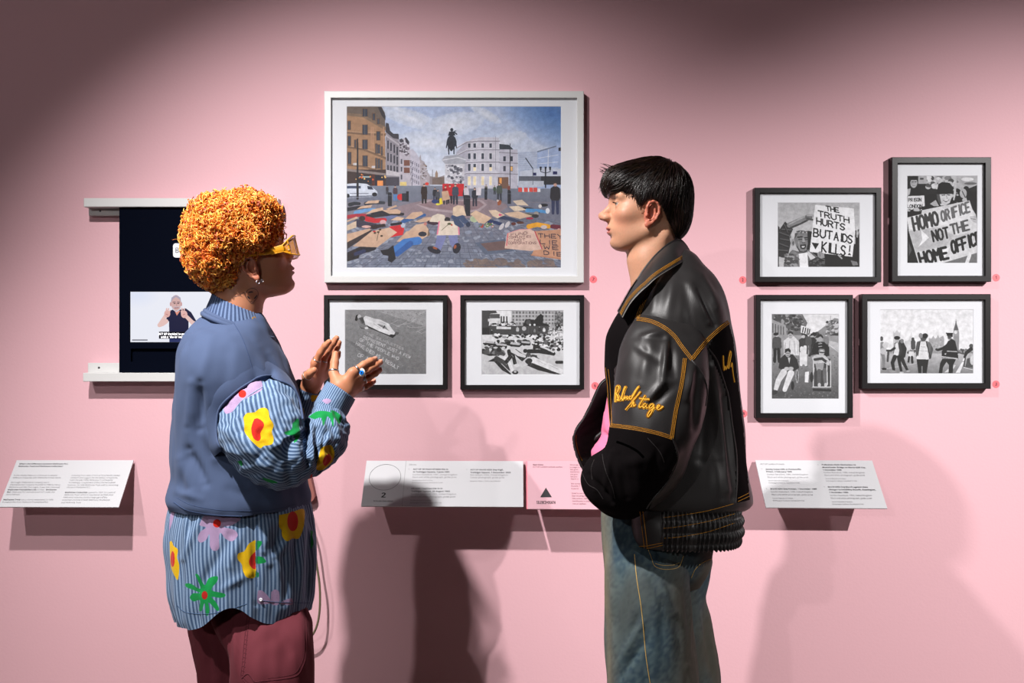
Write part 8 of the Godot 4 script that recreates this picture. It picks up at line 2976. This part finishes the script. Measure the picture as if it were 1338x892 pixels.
	var lower := [[904, 331, 0.775], [895, 338, 0.83], [884.6, 344.4, 0.885], [859, 360.5, 0.925], [845, 373, 0.935], [836, 381, 0.935], [823, 395.5, 0.93], [813, 413.5, 0.91]]
	for side in [1.0, -1.0]:
		var leaf := Shape.new()
		var edge := []
		var rows := []
		for i in 43:
			var x := i / 42.0 * 7.0
			var k := mini(int(x), 6)
			var t := x - k
			var pick := func(tab: Array) -> Vector3:
				var q0: Array = tab[maxi(k - 1, 0)]
				var q1: Array = tab[k]
				var q2: Array = tab[k + 1]
				var q3: Array = tab[mini(k + 2, 7)]
				var at := Vector3.ZERO
				for c in 3:
					at[c] = cubic_interpolate(q1[c], q2[c], q0[c], q3[c], t)
				return at
			var a: Vector3 = pick.call(upper)
			var b: Vector3 = pick.call(lower)
			var pa := at_px(a.x, a.y, a.z)
			var pb := at_px(b.x, b.y, b.z)
			var row := []
			for j in 9:
				var s := j / 8.0
				var p := pa.lerp(pb, s) + Vector3(-0.2, 0.5, 0.85).normalized() * 0.010 * sin(PI * s)
				if side < 0.0:
					p.z = 2.0 * z - p.z
					p.x += 0.028 * x / 7.0
				row.append(p)
			rows.append(row)
			edge.append(row[8])
		for i in 42:
			for j in 8:
				var nn: Vector3 = (rows[i][j + 1] - rows[i][j]).cross(rows[i + 1][j] - rows[i][j]).normalized()
				if nn.z * side < 0.0:
					nn = -nn
				leaf.quad(rows[i][j], rows[i + 1][j], rows[i + 1][j + 1], rows[i][j + 1], nn)
				leaf.quad(rows[i][j] - nn * 0.004, rows[i + 1][j] - nn * 0.004, rows[i + 1][j + 1] - nn * 0.004, rows[i][j + 1] - nn * 0.004, -nn)
		smooth(leaf)
		leaf.tube(edge, 0.0022, 8)
		var up := []
		for r in rows:
			up.append(r[0])
		leaf.tube(up, 0.0026, 8)
		var end := []
		for j in 9:
			end.append(rows[42][j])
		leaf.tube(end, 0.0022, 6)
		commit(leaf, "jacket_collar", hide, root)
		if side > 0.0:
			var fc := Finder.new(leaf, EYE, FOCAL)
			var st := Shape.new()
			for d in [2.4, 4.0, 5.4]:
				var l := []
				for q in lower.slice(0, 8):
					l.append(q[0] - d * 0.5)
					l.append(q[1] - d * 0.8)
				lay(st, fc, smooth_line(l), 0.0006, 0.0006)
			commit(st, "stitching", gold, root).set_meta("kind", "stuff")
			var pipe := Shape.new()
			var lo_edge := []
			for p in edge.slice(2):
				lo_edge.append(p + Vector3(0.0005, -0.0016, 0.001))
			pipe.tube(lo_edge, 0.0014, 6)
			commit(pipe, "collar_piping", paint(Color8(168, 164, 158), 0.4), root)

	# far front, hanging open with its lining to us, and the pink shirt
	var flap := Shape.new()
	var outer := smooth_line([792, 496, 784, 504, 772, 530, 763.5, 546, 753, 562, 749.8, 574, 752.5, 589, 759, 606, 772, 628], 5)
	var inner := smooth_line([800, 500, 800, 515, 800, 535, 800, 552, 800, 566, 800, 580, 800, 596, 800, 612, 800, 630], 5)
	var lining := Shape.new()
	var patch := Shape.new()
	var rim := []
	var m := outer.size() / 2
	for i in m:
		rim.append(at_px(outer[i * 2], outer[i * 2 + 1], 0.66))
	for i in m - 1:
		for j in 10:
			var quad := []
			for c in [[i, j], [i + 1, j], [i + 1, j + 1], [i, j + 1]]:
				var s: float = c[1] / 10.0
				var px := lerpf(outer[c[0] * 2], inner[c[0] * 2], s)
				var py := lerpf(outer[c[0] * 2 + 1], inner[c[0] * 2 + 1], s)
				quad.append(at_px(px, py, 0.66 - 0.09 * sin(s * PI * 0.5) + 0.004 * sin(py * 0.5 + px * 0.3)))
			var nn: Vector3 = (quad[1] - quad[0]).cross(quad[3] - quad[0]).normalized()
			if nn.z < 0.0:
				nn = -nn
			var mid_y: float = outer[i * 2 + 1]
			var to: Shape = patch if (mid_y > 566.0 and mid_y < 610.0 and j < 7) or (j < 1 and mid_y < 566.0) else lining
			to.quad(quad[0], quad[1], quad[2], quad[3], nn)
			lining.quad(quad[0] - nn * 0.005, quad[1] - nn * 0.005, quad[2] - nn * 0.005, quad[3] - nn * 0.005, -nn)
	smooth(lining)
	smooth(patch)
	commit(lining, "jacket_lining", paint(Color8(34, 20, 26), 0.6), root)
	patch.tube(rim, 0.003, 8)
	commit(patch, "jacket_facing", hide, root)
	var fp := Finder.new(patch, EYE, FOCAL)
	var st2 := Shape.new()
	lay(st2, fp, smooth_line([752.5, 568, 752.8, 578, 756, 592, 760.5, 602]), 0.0006, 0.0006)
	commit(st2, "stitching", gold, root).set_meta("kind", "stuff")
	var cuffs := Shape.new()
	for i in 7:
		cuffs.ball(at_px(779 + i * 1.5, 571 - i * 1.2, 0.665), Vector3(0.0035, 0.010, 0.006), Basis(Vector3.BACK, -0.5), 8, 10)
	commit(cuffs, "jacket_hem_ruche", hide, root).set_meta("kind", "stuff")
	var tee := loft([[440, 804, 890, 0.72, 0.06], [500, 796, 900, 0.72, 0.085], [521, 793, 905, 0.72, 0.09], [545, 789.5, 905, 0.72, 0.092], [562, 786.5, 905, 0.72, 0.094], [569, 786, 905, 0.72, 0.094], [580, 779, 905, 0.72, 0.094], [589, 772.5, 905, 0.72, 0.094], [604, 775, 905, 0.72, 0.09], [650, 792, 900, 0.72, 0.09]], 72, 80)
	ruffle(tee, 0.0015, Vector3(8, 6, 8))
	crease(tee, [[787, 563, 800, 575, 2.5, -7], [790, 540, 796, 575, 3, 4], [778, 580, 796, 590, 3, 4]])
	commit(tee.shape(), "shirt", cloth(Color8(232, 124, 160), 0.01, 30.0, 0.3), root)

	# jeans
	var denim := paint(Color.WHITE, 0.85)
	denim.vertex_color_use_as_albedo = true
	denim.albedo_texture = grain(512, 0.22, 3, 51, 0.55, 1.0)
	denim.metallic_specular = 0.2
	relief(denim, grain(256, 0.3, 2, 52), 0.012, 12.0)
	var legs := Shape.new()
	var near := loft([[640, 790, 890, 0.80, 0.06], [665, 785.5, 897, 0.805, 0.072], [692, 786.5, 899, 0.81, 0.08], [716, 788, 899.6, 0.825, 0.09], [735, 789, 899.8, 0.845, 0.1], [772, 790, 900.5, 0.86, 0.108], [809, 790.5, 905, 0.86, 0.11], [847, 791.5, 908.5, 0.86, 0.112], [886, 793.7, 914, 0.86, 0.112], [1000, 800, 920, 0.86, 0.115], [1100, 806, 924, 0.86, 0.118], [1168, 808, 926, 0.86, 0.118]], 96, 140)
	ruffle(near, 0.006, Vector3(12, 3, 12))
	crease(near, [[846, 740, 898, 862, 5, -9], [853, 750, 880, 800, 5, 8], [838, 815, 806, 872, 5, 7], [842, 838, 812, 884, 4, -7], [836, 800, 824, 830, 4, -5], [805, 740, 800, 800, 6, 4], [884, 796, 892, 815, 3, 5], [893, 740, 905, 850, 4, -6], [870, 800, 900, 870, 5, 6], [825, 760, 835, 820, 6, 3], [800, 850, 810, 890, 5, -4]])
	var far_leg := loft([[640, 815, 934, 0.665, 0.08], [690, 812, 936, 0.665, 0.095], [725, 815, 931, 0.66, 0.098], [753, 818, 928.5, 0.66, 0.098], [781, 820, 923, 0.66, 0.096], [803, 822, 926.5, 0.66, 0.097], [837, 825, 932, 0.66, 0.1], [867, 828, 938, 0.66, 0.102], [892, 830, 941, 0.66, 0.103], [1000, 836, 946, 0.66, 0.108], [1132, 842, 948, 0.66, 0.11]], 80, 120)
	ruffle(far_leg, 0.006, Vector3(12, 3, 12))
	crease(far_leg, [[905, 760, 930, 735, 4, 5], [912, 790, 922, 880, 4, 5], [918, 800, 934, 890, 4, -5]])
	var seat := loft([[640, 806, 925, z, 0.14], [690, 796, 932, z, 0.15], [725, 796, 929, z, 0.145], [745, 800, 925, z, 0.12], [765, 815, 915, z, 0.07]], 72, 40)
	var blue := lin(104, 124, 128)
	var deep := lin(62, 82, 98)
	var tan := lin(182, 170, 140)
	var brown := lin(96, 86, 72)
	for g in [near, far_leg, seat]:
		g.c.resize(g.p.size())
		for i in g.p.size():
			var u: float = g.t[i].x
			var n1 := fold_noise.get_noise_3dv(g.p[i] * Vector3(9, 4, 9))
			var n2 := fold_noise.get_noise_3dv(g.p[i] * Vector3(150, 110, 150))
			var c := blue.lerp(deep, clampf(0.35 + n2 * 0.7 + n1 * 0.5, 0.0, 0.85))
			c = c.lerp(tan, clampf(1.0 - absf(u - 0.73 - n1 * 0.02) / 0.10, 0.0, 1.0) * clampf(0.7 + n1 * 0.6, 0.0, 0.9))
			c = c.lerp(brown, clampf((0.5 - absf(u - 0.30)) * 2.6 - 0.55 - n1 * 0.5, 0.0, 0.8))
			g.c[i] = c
	legs.merge(near.shape())
	legs.merge(far_leg.shape())
	legs.merge(seat.shape())
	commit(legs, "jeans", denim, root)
	var fj := Finder.new(legs, EYE, FOCAL)
	var seams := Shape.new()
	lay(seams, fj, smooth_line([829, 724, 832, 755, 837, 787, 840.5, 818, 844, 856, 849, 889, 850, 893]), 0.001, 0.0004)
	lay(seams, fj, smooth_line([847, 718, 851, 728, 855, 739, 866, 743.5, 880, 743, 888, 739, 893, 726]), 0.0007, 0.0004)
	lay(seams, fj, smooth_line([856, 736, 866, 738.5, 880, 738, 888, 734.5]), 0.0007, 0.0004)
	lay(seams, fj, smooth_line([903, 755, 908, 744, 916, 736, 929, 730]), 0.0007, 0.0004)
	commit(seams, "jeans_stitching", cloth(Color8(188, 156, 96), 0.0, 20.0, 0.0), root).set_meta("kind", "stuff")


func smooth(s: Shape) -> void:      # averages normals of corners that lie together and face alike
	var at := {}
	for i in s.v.size():
		var key := Vector3i((s.v[i] * 20000.0).round())
		if not at.has(key):
			at[key] = []
		at[key].append(i)
	var nn: PackedVector3Array = s.n.duplicate()
	for key in at:
		for i in at[key]:
			var sum := Vector3.ZERO
			for j in at[key]:
				if s.n[i].dot(s.n[j]) > 0.3:
					sum += s.n[j]
			nn[i] = sum.normalized()
	s.n = nn
